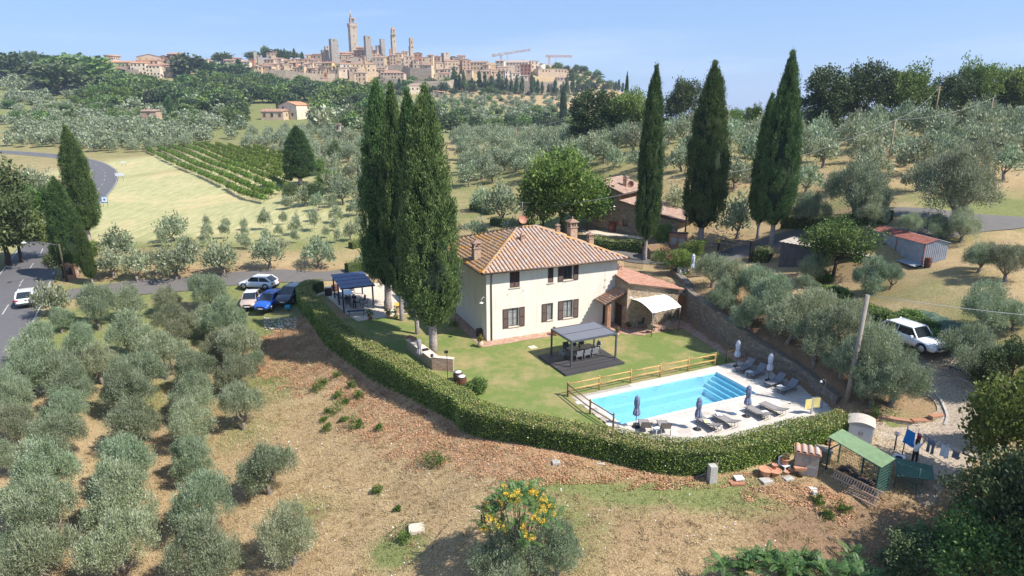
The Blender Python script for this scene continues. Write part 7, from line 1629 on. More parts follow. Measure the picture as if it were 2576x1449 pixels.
mb=MB();mb.beam((0,0,1.9),(WL,0,1.55),.06);mb.beam((0,DW,1.98),(WL,DW,1.63),.06);mb.beam((0,0,1.2),(0,DW,1.2),.05);mb.build('rail',M['gpaint'],ws)
for i in range(10): mb=MB();mb.box(WL-.01,.04,-.2+i*.18,WL+.02,DW-.04,-.13+i*.18);mb.build('side_slat',M['gpaint'],ws)
mb=MB()
for i in range(60):
    x=random.uniform(.35,WL-.25);y=random.uniform(.35,DW-.1);r=random.uniform(.1,.2);z=zbase+.25+random.random()*.55*(1-abs(x/WL-.5));mb.lathe([(r*.3,-r*.6),(r,-r*.2),(r*.9,r*.4),(r*.3,r*.7)],6,(x,y,z),smooth=False)
tag(mb.build('stacked_lumps',simple('dark_bark_lumps',(.07,.055,.05),.9,.2,6),ws),kind='stuff')
mb=MB()
for i in range(30): mb.beam((WL*i/29,DW-.02,zbase),(WL*i/29,DW-.02,1.9-.3*i/29),.012)
for i in range(12): mb.beam((0,DW-.02,zbase+.17*i),(WL,DW-.02,zbase+.15*i),.012)
mb.build('back_netting',simple('green_netting',(.035,.06,.035),.9,.2,20),ws)
pal=empty('pallet',(A0[0]+cos(ws_ang)*.55+sin(ws_ang)*.55,A0[1]+sin(ws_ang)*.55-cos(ws_ang)*.55,zbase+.02),ws_ang,'row of wooden pallets leaning along the front of the wood store','pallet')
for i in range(19): mb=MB();mb.beam((.1+i*.14,0,.02),(.1+i*.14,.42,.72),.07,.02);mb.build('slat',M['pallet'],pal)
for y,z in ((-.02,.05),(.2,.42),(.41,.76)): mb=MB();mb.beam((0,y-.03,z),(2.75,y-.03,z),.035,.09);mb.build('runner',M['pallet'],pal)
tm=empty('mesh_panels',W(*z4(1100,640),.4),-.5,'dark green mesh fencing and sheet right of the wood store','fence');mb=MB();mb.hexa([(-.5,-1.1,.12),(1.3,-.6,.12),(1.3,.9,.2),(-.5,.9,.2),(-.5,-1.1,.14),(1.3,-.6,.14),(1.3,.9,.22),(-.5,.9,.22)]);mb.build('sheet',simple('dark_green_sheet',(.05,.12,.08),.6,.15,3),tm)
mb=MB();mb.tube([(-.5,-1.1,-.6),(-.5,-1.1,1.0)],.03,6);mb.tube([(.5,-1.3,-.6),(.5,-1.3,1.0)],.03,6);mb.build('post',M['gpaint'],tm)
mb=MB()
for i in range(14): mb.beam((-.5+i*.077,-1.1-i*.0154,-.4),(-.5+i*.077,-1.1-i*.0154,.95),.01)
for i in range(10): mb.beam((-.5,-1.1,-.4+i*.15),(.5,-1.3,-.4+i*.15),.01)
mb.build('mesh_infill',M['gpaint'],tm)
# covered bicycle, tarpaulin
bk=empty('bicycle',G(*z5(1180,960)),2.2,'bicycle with blue frame lying on the gravel behind the small olive tree','bicycle')
for x in (-.5,.5):
    mb=MB();n=20;ring=[(x+.33*cos(2*pi*i/n),.33*sin(2*pi*i/n)+.0,.1+.05*sin(2*pi*i/n)) for i in range(n+1)];mb.tube(ring,.02,5);w_=mb.build('wheel',M['rubber'],bk);mb=MB()
    for i in range(8): mb.tube([(x,0,.1),ring[int(i*n/8)]],.004,3)
    mb.build('spokes',M['rim'],w_)
mb=MB();mb.tube([(-.5,0,.12),(-.1,.05,.15),(.35,.35,.2),(-.2,.42,.2),(-.1,.05,.15)],.022,6);mb.tube([(-.5,0,.12),(-.2,.42,.2)],.018,5);mb.tube([(.35,.35,.2),(.5,0,.12)],.02,5);mb.build('frame',M['cblue'],bk);mb=MB();mb.tube([(.3,.5,.05),(.33,.45,.22),(.35,.42,.5)],.015,5);mb.build('handlebar',M['blackpl'],bk);mb=MB();mb.cbox((-.22,.5,.22),(.25,.12,.06));mb.build('saddle',M['blackpl'],bk)
ta,tb2=G(*z5(760,520)),G(*z5(1200,720));d_=unit(np.array([tb2[0]-ta[0],tb2[1]-ta[1]]));n_=np.array([-d_[1],d_[0]]);Lt=hypot(tb2[0]-ta[0],tb2[1]-ta[1]);mb=MB();nn_=14
for i in range(nn_+1):
    for j in range(4):
        p=np.array(ta[:2])+d_*Lt*i/nn_+n_*(j*.45);mb.v.append((p[0],p[1],H(p[0],p[1])+.2+.06*sin(i*1.7+j)+(.15 if j in (1,2) else 0)))
for i in range(nn_):
    for j in range(3): mb.f.append((i*4+j,(i+1)*4+j,(i+1)*4+j+1,i*4+j+1));mb.m.append(0);mb.sm.append(False)
tag(mb.build('tarpaulin',simple('green_tarpaulin',(.06,.10,.06),.7,.2,2)),'long green tarpaulin covering a wood pile behind the white car','tarpaulin')
# ------------------------------------------------------------------ metal shed, hut, drum
M['galv']=simple('galvanised_sheet',(.33,.36,.40),.5,.12,2,metal=.15);M['rust']=simple('rust_red_sheet',(.25,.085,.06),.75,.25,3);M['rustdrum']=simple('rusty_drum',(.16,.06,.04),.85,.3,5)
sa,sf,sr=G(*z8(618,1280)),np.array([36.0,54.4]),np.array([38.9,56.9]);S0=np.array([35.0,60.9]);ang=atan2(sf[1]-S0[1],sf[0]-S0[0]);Ls=np.linalg.norm(sf-S0);z0s=6.35
ms_=empty('metal_shed',(S0[0],S0[1],z0s),ang,'corrugated grey metal shed with a rusty red roof','shed');Ws=2.3;hs_=2.05
def corr(mb,a,b,z0,z1a,z1b,out=.035,pitch=.17):
    a,b=np.array(a),np.array(b);L=np.linalg.norm(b-a);d=(b-a)/L;n=np.array([d[1],-d[0]]);k=max(2,int(L/pitch));zt=lambda t: z1a+(z1b-z1a)*t
    for i in range(k):
        for (t0,o0,t1,o1) in ((i/k,0,(i+.3)/k,0),((i+.3)/k,0,(i+.45)/k,out),((i+.45)/k,out,(i+.8)/k,out),((i+.8)/k,out,(i+1)/k,0)):
            p,q=a+d*L*t0+n*o0,a+d*L*t1+n*o1;mb.quad([(p[0],p[1],z0),(q[0],q[1],z0),(q[0],q[1],zt(t1)),(p[0],p[1],zt(t0))])
mb=MB();corr(mb,(0,0),(Ls,0),-.6,hs_,hs_);mb.build('side_wall',M['galv'],ms_);mb=MB();corr(mb,(Ls,0),(Ls,Ws/2),-.6,hs_,hs_+.35);corr(mb,(Ls,Ws/2),(Ls,Ws),-.6,hs_+.35,hs_);mb.build('end_wall',M['galv'],ms_)
mb=MB();corr(mb,(Ls,Ws),(0,Ws),-.6,hs_,hs_);corr(mb,(0,Ws),(0,0),-.6,hs_,hs_);mb.build('back_wall',M['galv'],ms_)
for s,m in ((0,M['rust']),(1,M['galv'])):
    mb=MB();k=40
    for i in range(k):
        x0,x1,x2=-.15+(Ls+.3)*i/k,-.15+(Ls+.3)*(i+.5)/k,-.15+(Ls+.3)*(i+1)/k;y0,y1=((-.15,Ws/2) if s==0 else (Ws/2,Ws+.15));za,zb3=((hs_-.0,hs_+.37) if s==0 else (hs_+.37,hs_))
        mb.quad([(x0,y0,za),(x1,y0,za+.03),(x1,y1,zb3+.03),(x0,y1,zb3)]);mb.quad([(x1,y0,za+.03),(x2,y0,za),(x2,y1,zb3),(x1,y1,zb3+.03)])
    mb.build('roof',m,ms_)
mb=MB();mb.box(Ls-.03,-.045,-.6,Ls+.045,.03,hs_);mb.box(Ls/2-.03,-.05,-.6,Ls/2+.03,-.036,hs_);mb.build('corner_trim',M['rust'],ms_)
barrel(G(2332,672),.3,.85,'rusty oil drum standing before the metal shed',None,mat=M['rustdrum']);p=G(*z8(850,1380));mb=MB();mb.hexa([(-1.3,-.4,.1),(1.3,-.4,.1),(1.3,.5,.25),(-1.3,.5,.25),(-1.3,-.4,.14),(1.3,-.4,.14),(1.3,.5,.29),(-1.3,.5,.29)]);o=mb.build('metal_sheet',M['galv']);o.location=p;o.rotation_euler[2]=ang;tag(o,'flat grey metal sheet on the ground before the shed','sheet')
hN=W(*z8(625,1322),6.6);hR=W(*z8(738,1322),6.6);hF=W(*z8(40,1225),6.6);ang=atan2(hN[1]-hF[1],hN[0]-hF[0]);Lh=hypot(hN[0]-hF[0],hN[1]-hF[1]);hut=empty('hut',(hF[0],hF[1],0),ang,'long low hut with grey sheet roof and peeling cream end wall','hut')
mb=MB();corr(mb,(0,0),(Lh,0),3.6,6.45,6.45,.04,.25);mb.build('side_wall',simple('dark_grey_sheet',(.10,.10,.11),.8,.2,2),hut);mb=MB();mb.quad([(Lh+.002,0,3.6),(Lh+.002,2.6,3.6),(Lh+.002,2.6,6.55),(Lh+.002,0,6.45)]);mb.quad([(0,0,3.6),(0,0,6.45),(0,2.6,6.55),(0,2.6,3.6)]);mb.quad([(0,2.6,3.6),(0,2.6,6.55),(Lh,2.6,6.55),(Lh,2.6,3.6)]);mb.build('end_wall',simple('peeling_cream_wall',(.50,.42,.33),.9,.25,2),hut)
mb=MB();k=int(Lh/.4)
for i in range(k): x0,x1,x2=-.2+(Lh+.4)*i/k,-.2+(Lh+.4)*(i+.5)/k,-.2+(Lh+.4)*(i+1)/k;mb.quad([(x0,-.25,6.46),(x1,-.25,6.52),(x1,2.8,6.64),(x0,2.8,6.58)]);mb.quad([(x1,-.25,6.52),(x2,-.25,6.46),(x2,2.8,6.58),(x1,2.8,6.64)])
mb.build('roof',simple('weathered_fibre_sheet',(.38,.33,.29),.9,.2,2),hut)
# ------------------------------------------------------------------ stone outbuilding
f0_=np.array(G(*z7(150,628))[:2]);f1_=np.array(G(*z7(650,708))[:2]);fa=atan2(f1_[1]-f0_[1],f1_[0]-f0_[0]);FL=np.linalg.norm(f1_-f0_);ob=empty('stone_outbuilding',(f0_[0],f0_[1],0),fa,'stepped stone outbuilding with tiled roofs, lattice brickwork and a dish','outbuilding')
def floc(u,v):
    a,b,c=ray(u,v);ca,sa=cos(fa),sin(fa);t=(-(f0_[0]*sa-f0_[1]*ca))/(-a*sa+b*ca);X,Y_=a*t-f0_[0],b*t-f0_[1];return (X*ca+Y_*sa,CAMZ+c*t)
prof=[floc(*z7(*q)) for q in [(650,445),(432,368),(432,288),(235,195)]];zB0=3.0;DEP=6.5
P2=[(0,zB0),(FL,zB0),(FL,prof[0][1]),(prof[1][0],prof[1][1]),(prof[2][0],prof[2][1]),(prof[3][0],prof[3][1]),(0,prof[3][1]-.4)]
mb=MB();nP=len(P2);mb.v=[(x,0,z) for x,z in P2]+[(x,DEP,z) for x,z in P2];mb.f=[tuple(range(nP)),tuple(range(nP,2*nP))[::-1]]+[(i,nP+i,nP+(i+1) % nP,(i+1) % nP) for i in range(nP)];mb.m=[0]*len(mb.f);mb.sm=[False]*len(mb.f);mb.build('wall',M['mortar'],ob)
def ztop_f(t): return float(np.interp(t*FL,[0,prof[3][0],prof[2][0]-.01,prof[2][0]+.01,FL],[prof[3][1]-.4,prof[3][1],prof[2][1],prof[1][1],prof[0][1]]))
stones(ob,(0,0),(FL,0),3.3,ztop_f,piecemat('brownish_wall_stone',[(.34,.25,.17),(.42,.32,.22),(.27,.20,.14),(.48,.38,.27)],.9,6,.4,.5),.24,(.25,.55),300,seed=80,th=.14)
def slope_roof(parent,x0,z0,x1,z1,y0,y1,mat,lim,th=.12,seed=0):
    mb=MB();mb.hexa([(x0,y0,z0-th),(x1,y0,z1-th),(x1,y1,z1-th),(x0,y1,z0-th),(x0,y0,z0),(x1,y0,z1),(x1,y1,z1),(x0,y1,z0)]);r=mb.build('roof',M['roofbase'],parent)
    if z0>z1: tile_plane(r,(x1,y0,z1),(x1,y1,z1),(x0,y1,z0),(x0,y0,z0),mat,.3,.36,lim,seed=seed)
    else: tile_plane(r,(x0,y1,z0),(x0,y0,z0),(x1,y0,z1),(x1,y1,z1),mat,.3,.36,lim,seed=seed)
    return r
M['obtile']=piecemat('pinkish_roof_tile',[(.42,.27,.20),(.48,.32,.25),(.36,.24,.19),(.52,.38,.30),(.40,.30,.26)],.9,6,.3,.4)
xe,ze=prof[2];xr,zr_=prof[3];sl_=(zr_-ze)/(xe-xr)
r1=slope_roof(ob,xr-.2,zr_+.25+.2*sl_,xe+.75,ze+.12-.6*sl_,-.4,DEP+.3,M['obtile'],150,seed=11);sl2=(prof[1][1]-prof[0][1])/(FL-prof[1][0]);r2=slope_roof(ob,prof[1][0]+.02,prof[1][1]+.1,FL+5.5,prof[1][1]+.1-sl2*(FL+5.5-prof[1][0]),-.35,DEP+.3,M['obtile'],150,seed=12)
slope_roof(ob,xr-4.5,zr_-1.4,xr-.22,zr_+.25,-.4,DEP+.3,M['obtile'],20,seed=13)
chimney(r1,(xr+xe)/2+.9,2.8,(zr_+ze)/2-.2,.5,.95);lx=prof[1][0]
mb=MB();zl0,zl1=prof[1][1]+.15,prof[2][1]-.15
k=12
for i in range(k):
    y0=.3+i*(DEP-.6)/k;y1=.3+(i+1)*(DEP-.6)/k;mb.beam((lx+.03,y0,zl0),(lx+.03,y1,zl1),.05,.05);mb.beam((lx+.03,y0,zl1),(lx+.03,y1,zl0),.05,.05)
mb.box(lx+.005,.2,zl1,lx+.06,DEP-.2,zl1+.1);mb.build('lattice',M['brick'],ob);mb=MB();mb.box(lx+.001,.3,zl0,lx+.02,DEP-.3,zl1);mb.build('lattice_shade',M['darkwood'],ob)
wx,wz_=floc(*z7(470,560));wx2,wz2=floc(*z7(505,622));mb=MB();mb.box(wx,-.09,wz2,wx2,-.062,wz_);wn_=mb.build('window',M['wood'],ob);mb=MB();mb.box(wx+.07,-.1,wz2+.07,wx2-.07,-.092,wz_-.07);mb.build('pane',M['glass'],wn_);mb=MB()
for i in range(9): mb.box(wx-.22,-.1,wz2+i*.13,wx-.03,-.06,wz2+i*.13+.1);mb.box(wx2+.03,-.1,wz2+i*.13,wx2+.22,-.06,wz2+i*.13+.1)
tag(mb.build('window_bricks',M['brick'],ob),kind='stuff')
dx0,dz1=floc(*z7(612,600));mb=MB();mb.box(dx0,-.1,3.6,FL-.05,-.06,dz1);mb.build('door',simple('pale_wood_door',(.50,.40,.27),.7,.1,8),ob);mb=MB()
for i in range(24): mb.box(dx0-.35,-.1,3.6+i*.11,dx0-.05,-.06,3.6+i*.11+.09)
tag(mb.build('door_bricks',M['brick'],ob),kind='stuff')
# right wing
mb=MB();mb.box(FL,.3,3.0,FL+4.6,DEP,prof[0][1]-sl2*4.6-.1);mb.build('wing_wall',M['mortar'],ob);stones(ob,(FL,.3),(FL+4.6,.3),3.4,lambda t: prof[0][1]-sl2*4.6*t-.2,M['stone'],.22,(.25,.5),120,seed=82,th=.14)
mb=MB();n0=0;mb.lathe([(.02,-.09),(.3,-.06),(.46,0)],16,cap=False);mb.tube([(0,0,-.09),(0,.2,-.6)],.03,5);mb.xform(0,lambda p: (p[0]+xe+.9,p[1]*cos(1.2)-p[2]*sin(1.2)+1.2,p[1]*sin(1.2)+p[2]*cos(1.2)+ze+1.0));mb.build('satellite_dish',M['dish'],ob)
lp=floc(*z7(410,408));wall_lamp(ob,lp[0],0,lp[1]-.2,-.4,-1)
p=G(*z7(357,668));barrel(p,.5,1.25,'tall reddish barrel against the stone outbuilding',None,mat=simple('reddish_barrel',(.24,.09,.045),.6,.15,5))
fx,fz=floc(*z7(410,585));mb=MB();mb.cbox((fx,-.15,fz),(.22,.12,.55));mb.build('fire_extinguisher_box',simple('red_box',(.4,.03,.03),.5),ob)
draped('gravel_forecourt',[G(*z7(*q))[:2] for q in [(90,640),(300,655),(640,712),(760,730),(640,735),(300,712),(60,700)]],.05,M['gravel'],'pale gravel forecourt before the stone outbuilding')
# brick pillar with meter doors, orange tiled little roof, gates, railings
mp2=empty('meter_pillar',G(*z7(985,875)),fa*.3,'brick pillar with two grey meter doors and a flat cap','pillar');mb=MB();mb.box(-1.05,-.2,-.3,1.05,.25,2.4);mb.build('core',M['brick'],mp2)
ms=[TRS((-1.05+(i+.5)*.262+(.0),-.205,.05+j*.09),0,(.25,.03,.075)) for j in range(27) for i in range(8)];pieces('brick',bt,ms,M['brick'],mp2,120);mb=MB();mb.box(-1.15,-.3,2.4,1.15,.35,2.5);mb.build('cap',M['wood'],mp2)
for x in (-.5,.42): mb=MB();mb.box(x-.3,-.26,1.1,x+.3,-.222,1.9);mb.build('door',M['alu'],mp2)
ov=empty('bread_oven',G(*z7(770,905)),.4,'small stone oven house with a bright orange lichened tile roof','oven');mb=MB();mb.box(-1.2,-.9,-.5,1.2,.9,.9);mb.build('wall',M['greystone'],ov);mb=MB();mb.hexa([(-1.4,-1.1,.9),(1.4,-1.1,.9),(1.4,1.1,.9),(-1.4,1.1,.9),(-1.4,-.05,1.45),(1.4,-.05,1.45),(1.4,.05,1.45),(-1.4,.05,1.45)]);orf=mb.build('roof',M['roofbase'],ov)
tile_plane(orf,(-1.4,-1.1,.92),(1.4,-1.1,.92),(1.4,0,1.48),(-1.4,0,1.48),M['ridge'],.26,.3,80,seed=15)
def iron_fence(name,a,b,h,label,cat='fence',sp=.13):
    a,b=np.array(a),np.array(b);L=np.linalg.norm(b[:2]-a[:2]);f=empty(name,tuple(a),atan2(b[1]-a[1],b[0]-a[0]),label,cat);dz=b[2]-a[2];n=max(3,int(L/sp))
    for i in range(n+1): t=i/n;mb=MB();mb.box(L*t-.011,-.011,dz*t-.05,L*t+.011,.011,dz*t+h);mb.build('bar',M['iron'],f)
    for z in (.12,h-.15): mb=MB();mb.beam((0,0,z),(L,0,dz+z),.03);mb.build('rail',M['iron'],f)
    return f
iron_fence('iron_railing',W(*z7(475,1010),3.0),W(*z7(650,1035),3.0),1.1,'dark iron railing behind the annex roof');iron_fence('iron_gate',G(*z7(1705,940)),G(*z7(1810,975)),2.0,'tall black iron driveway gate standing open on the right','gate',.16);iron_fence('iron_gate',G(*z7(1400,872)),G(*z7(1508,882)),1.6,'black iron gate leaf on the left of the driveway','gate',.16);iron_fence('iron_railing',G(*z7(705,830)),G(*z7(820,835)),1.4,'black railing beside the slim cypress trunk')
p=G(*z7(1698,960));mb=MB();mb.box(-.2,-.2,-.5,.2,.2,2.3);o=mb.build('gate_post',M['iron']);o.location=p;tag(o,'thick black gate post of the driveway gate','post')
p=G(*z7(1382,850));mb=MB();mb.box(-.1,-.1,-.3,.1,.1,.9);mb.mi=1;mb.lathe([(.1,.9),(.2,1.0),(.12,1.25),(.03,1.3)],10);o=mb.build('warning_light',[M['iron'],M['yflower']]);o.location=p;tag(o,'yellow gate beacon on a short dark post','beacon')
iron_fence('iron_railing',W(*z7(930,1035),3.25),W(*z7(1210,1012),3.25),.9,'thin terrace railing behind the barbecue and white parasol','fence',.5)
kw=empty('stone_kerb_wall',(0,0,0),0,'low stone edging wall along the bank beyond the driveway','wall');q=[G(*z7(*a)) for a in [(1060,850),(1200,838),(1400,822),(1560,812),(1690,800)]]
for a,b in zip(q[:-1],q[1:]):
    zz=min(a[2],b[2]);mb=MB();slab(mb,a,b,.35,zz-.4,max(a[2],b[2])+.45);mb.build('core',M['greymortar'],kw);stones(kw,a[:2],b[:2],zz,lambda t: max(a[2],b[2])+.45,M['stone'],.22,(.25,.5),60,seed=int(a[0]*10),th=.14)
ol=empty('oleander_bush',G(*z7(845,1085)),0,'big oleander bush covered in pink flowers beside the terrace','bush');C_=dirs(60,rng,-.3)*np.array([1.35,1.2,1.15])*(rng.random((60,1))**.3)+np.array([0,0,1.5]);link('foliage',quads_mesh('foliage',leafcloud(C_,unit(C_-np.array([0,0,1.3])),60,.22,.2,.05,up=.8),M['oak']),ol);C_=C_[rng.random(60)<.8]+rng.normal(size=(1,3))*.1;link('flowers',quads_mesh('flowers',leafcloud(C_*1.06,unit(C_-np.array([0,0,1.3])),14,.11,.14,.11),M['pink']),ol)
tree_px('lime',z7(1020,900)[0],z7(0,830)[1],z7(0,1010)[1],125*.6289*.9,'fresh green wisteria mass behind the terrace',None,cat='bush')
bbq=empty('barbecue',W(*z7(1040,1085),3.1),.2,'small pale stone barbecue on the upper terrace wall','barbecue');mb=MB();mb.box(-.5,-.35,-.5,.5,.35,.35);mb.box(-.5,.2,.35,.5,.35,.75);mb.box(-.5,-.35,.35,-.38,.2,.62);mb.box(.38,-.35,.35,.5,.2,.62);mb.build('body',simple('white_concrete',(.62,.58,.54),.85,.1,5),bbq)
potted(W(*z7(970,1080),3.0),.25,.35,'pot of white flowers left of the terrace barbecue',M['weed'],M['whitef'],.35,.3);potted(W(*z7(1055,1120),2.9),.25,.35,'pot of white flowers hanging over the terrace wall',M['weed'],M['whitef'],.4,.3)
# ------------------------------------------------------------------ poles, lamps, signs
M['polewood']=simple('pole_wood',(.30,.21,.14),.9,.15,6);M['conc']=simple('concrete_pole',(.27,.235,.20),.9,.12,4);M['wire']=simple('cable',(.35,.35,.36),.6,.05,4)
def pole(q,vt,r,label,mat,Y=None,name='utility_pole',cross=False,lean=0.0):
    p=G(*q) if Y is None else WY(q[0],q[1],Y);top=WY(q[0],vt,p[1]);h=top[2]-p[2];o=empty(name,p,0,label,'pole');mb=MB();mb.tube([(0,0,-.5),(lean*h,0,h)],[r,r*.7],9);mb.build('post',mat,o)
    if cross:
        for z in (.98,.9): mb=MB();mb.beam((lean*h-.6,0,h*z),(lean*h+.6,0,h*z),.09);mb.build('cross_arm',mat,o)
    return (p[0]+lean*h,p[1],p[2]+h)
pA=pole((2130,1010),742,.19,'thick concrete utility pole rising beside the retaining wall',M['conc'],lean=.035)
pB=pole((1722,608),448,.11,'wooden utility pole behind the bulky cypress',M['polewood']);pC=pole((2231,426),301,.12,'wooden utility pole in the middle of the right olive grove',M['polewood'],lean=.02)
pD=pole((2350,300),217,.14,'leaning utility pole with cross arms on the right skyline',M['polewood'],Y=118,cross=True,lean=.0);pE=pole((2487,307),246,.13,'utility pole at the far right of the skyline',M['polewood'],Y=110,lean=.0);pF=pole((1830,322),265,.12,'small utility pole with cross arm right of the bulky cypress',M['polewood'],Y=140,cross=True)
pG=pole((1298,368),322,.12,'thin pole in the valley grove',M['polewood']);pole((1517,352),320,.12,'pale concrete pole at the end of the grove',M['conc'],Y=200)
for i,(a,b,s) in enumerate([(pA,(45,33,8),.5),(pB,pC,1.2),(pC,pD,.8),(pC,pE,.8),(pB,(5,76,8.5),.4),(pG,(23,200,18),.8)]): mb=MB();mb.tube(catenary(a,b,s),.017,4);tag(mb.build('overhead_cable',M['wire']),['cable from the concrete pole towards the right edge','cable from the pole by the cypress up to the grove pole','cable climbing to the leaning skyline pole','cable from the grove pole to the far right pole','short cable from the wooden pole towards the farmhouse','thin cable across the valley grove'][i],'cable')
sl_=G(*z0(410,955));o=empty('street_lamp',sl_,0,'old wooden street lamp leaning over the road junction','street lamp');top=WY(*z0(358,725),sl_[1]);hh_=top[2]-sl_[2];lx_=top[0]-sl_[0];mb=MB();mb.tube([(0,0,-.3),(lx_,0,hh_)],[.13,.09],8);mb.build('post',M['darkbark'],o);mb=MB();mb.tube([(lx_,0,hh_-.2),(lx_-1.8,-.5,hh_+.35),(lx_-3.0,-1,hh_+.4)],.03,6);mb.build('arm',M['greyiron'],o);mb=MB();mb.lathe([(.06,.1),(.28,0),(.22,-.08)],10,(lx_-3.2,-1.1,hh_+.38));mb.build('lamp_head',M['lampwhite'],o)
sw_=simple('white_sign_board',(.72,.74,.76),.5,.04,5);sbz=simple('blue_sign_board',(.05,.22,.5),.5,.05,5)
def road_sign(q,w,h,hz,label,mat,rz=0):
    p=G(*q);o=empty('road_sign',p,rz,label,'road sign');mb=MB()
    for x in (-w*.35,w*.35): mb.tube([(x,.03,0),(x,.03,hz+h)],.035,6)
    mb.build('post',M['greyiron'],o);mb=MB();mb.box(-w/2,-.02,hz,w/2,.01,hz+h);mb.build('board',mat,o);return o
rs=road_sign((303,456),2.4,.8,1.4,'wide white direction sign on the outside of the road bend',sw_)
def text_on(parent,txt,size,loc,mat):
    cu=D.curves.new('lettering','FONT');cu.body=txt;cu.size=size;cu.align_x = 'CENTER';cu.extrude=.004;o=D.objects.new('tmp',cu);COL.objects.link(o);dg=bpy.context.evaluated_depsgraph_get();me=D.meshes.new_from_object(o.evaluated_get(dg));D.objects.remove(o);me.materials.clear();me.materials.append(mat);q=D.objects.new('lettering',me);COL.objects.link(q);q.parent=parent;q.location=loc;q.rotation_euler=(pi/2,0,0)
road_sign((312,418),1.8,.5,1.0,'small white sign beside the bush at the road bend',sw_);o=road_sign((266,520),1.3,1.3,.8,'square blue and white sign at the road edge behind the cypress',sbz);mb=MB();mb.box(-.55,-.035,1.0,.55,-.022,2.0);mb.build('symbol_panel',sw_,o);mb=MB();mb.lathe([(.25,0),(.25,.01)],14);mb.xform(0,lambda v: (v[0],-v[2]-.037,v[1]+1.5));mb.build('symbol',sbz,o)
shr=empty('brick_shrine',G(*z0(438,935)),.3,'little brick wayside shrine under the roadside cypresses','shrine');mb=MB();mb.box(-.55,-.35,-.3,.55,.35,1.7);mb.build('wall',M['brick'],shr);mb=MB();mb.hexa([(-.7,-.5,1.7),(.7,-.5,1.7),(.7,.5,1.7),(-.7,.5,1.7),(-.02,-.5,2.15),(.02,-.5,2.15),(.02,.5,2.15),(-.02,.5,2.15)]);mb.build('roof',M['ridge'],shr);mb=MB();mb.box(-.3,-.37,.5,.3,-.352,1.4);mb.build('niche',M['glass'],shr)
# brushwood, stones, blue box by the parked cars
bx_=G(*z6(128,590));mb=MB();mb.box(-.28,-.2,.35,.28,.2,.62);mb.tube([(0,0,0),(0,0,.4)],.04,6);o=mb.build('blue_box',simple('turquoise_plastic',(.02,.30,.45),.5));o.location=bx_;tag(o,'turquoise box on a stake beside the brushwood heap','box')
mb=MB();R2=np.random.default_rng(5)
for i in range(90): u_,v_=R2.uniform(680,775),R2.uniform(778,806);p=G(u_,v_);a=R2.uniform(-.5,.5);l=R2.uniform(.4,1.2);mb.tube([(p[0],p[1],p[2]+R2.uniform(.02,.25)),(p[0]+cos(a)*l,p[1]+sin(a)*l,p[2]+R2.uniform(.02,.3))],.014,4)
tag(mb.build('brushwood',M['bark']),'heap of grey cut branches below the parked cars',kind='stuff')
mb=MB()
for i in range(160): u_,v_=R2.uniform(665,745),R2.uniform(800,830);p=G(u_,v_);r=R2.uniform(.05,.14);mb.lathe([(r*.3,0),(r,r*.3),(r*.7,r*.8),(r*.1,r)],6,(p[0],p[1],p[2]),smooth=False)
tag(mb.build('rubble',M['sill']),'pale rubble stones below the brushwood',kind='stuff')
# ------------------------------------------------------------------ vineyard
M['vpost']=simple('vineyard_post',(.40,.33,.25),.9,.15,8)
def vine_tpl(seed):
    R_=np.random.default_rng(900+seed);C=np.stack([R_.uniform(-.85,.85,17),R_.normal(size=17)*.11,R_.uniform(.75,1.7,17)],-1);O=dirs(17,R_,-.3)
    mb=MB();mb.tube([(0,0,-.2),(.04,0,.5),(-.03,0,.95)],[.035,.03,.02],5);mb.tube([(-.8,0,1.0),(-.03,0,.95),(.8,0,1.02)],.015,4)
    return quads_mesh('foliage',leafcloud(C,O,13,.17,.26,.22,R=R_),M['vine']),mb.mesh('trunk',M['bark'])
VT=[vine_tpl(i) for i in range(5)]
VL=[((np.interp(q,[0,.35,1],[372,455,640]),np.interp(q,[0,.35,1],[383,364,376])),(np.interp(q,[0,.4,1],[668,735,738]),np.interp(q,[0,.4,1],[512,470,398]))) for q in np.linspace(0,1,10)]
nv=0;VREST=[]
for r,(a,b) in enumerate(VL):
    A_,B_=np.array(G(*a)[:2]),np.array(G(*b)[:2]);L=np.linalg.norm(B_-A_);an=atan2(*(B_-A_)[::-1]);k=int(L/2.15)
    for i in range(k):
        p=A_+(B_-A_)*(i+.5)/k;f,t=VT[(i*3+r) % 5];nv+=1
        if random.random()<.12: continue
        if nv>290:
            VREST.append((f,Matrix.Translation((p[0],p[1],H(*p))) @ Matrix.Rotation(an,4,'Z') @ Matrix.Diagonal((1.15,1.2,random.uniform(.85,1.2),1))));continue
        o=empty('grapevine',(p[0],p[1],H(*p)),an,f'leafy grapevine in the {ORD[r]} row of the vineyard from the mown field','grapevine','grapevines in the vineyard rows');o.scale=(1.15,1.2,random.uniform(.85,1.2));link('trunk',t,o);link('foliage',f,o)
        if i % 4==0: mb=MB();mb.tube([(0,0,-.2),(0,0,1.9)],.04,5);q=mb.build('vineyard_post',M['vpost']);q.location=(p[0]-cos(an),p[1]-sin(an),H(*p));tag(q,f'wooden stake in the {ORD[r]} row of the vineyard','post','vineyard stakes')
def merge_quads(name,items,label,kind='stuff',parent=None):
    by={}
    for me,mt in items: by.setdefault(me.name,(me,[]))[1].append(mt)
    out=[]
    for me,mts in by.values():
        co=np.empty(len(me.vertices)*3,np.float32);me.vertices.foreach_get('co',co);co=np.c_[co.reshape(-1,3),np.ones(len(me.vertices))]
        A_=np.array([np.array(m) for m in mts]);out.append(np.einsum('nij,vj->nvi',A_,co)[...,:3].reshape(-1,4,3))
    return tag(link(name,quads_mesh(name,np.concatenate(out),items[0][0].materials[0]),parent),label,kind=kind)
merge_quads('vine_rows',VREST,'farther rows of leafy grapevines in the vineyard')
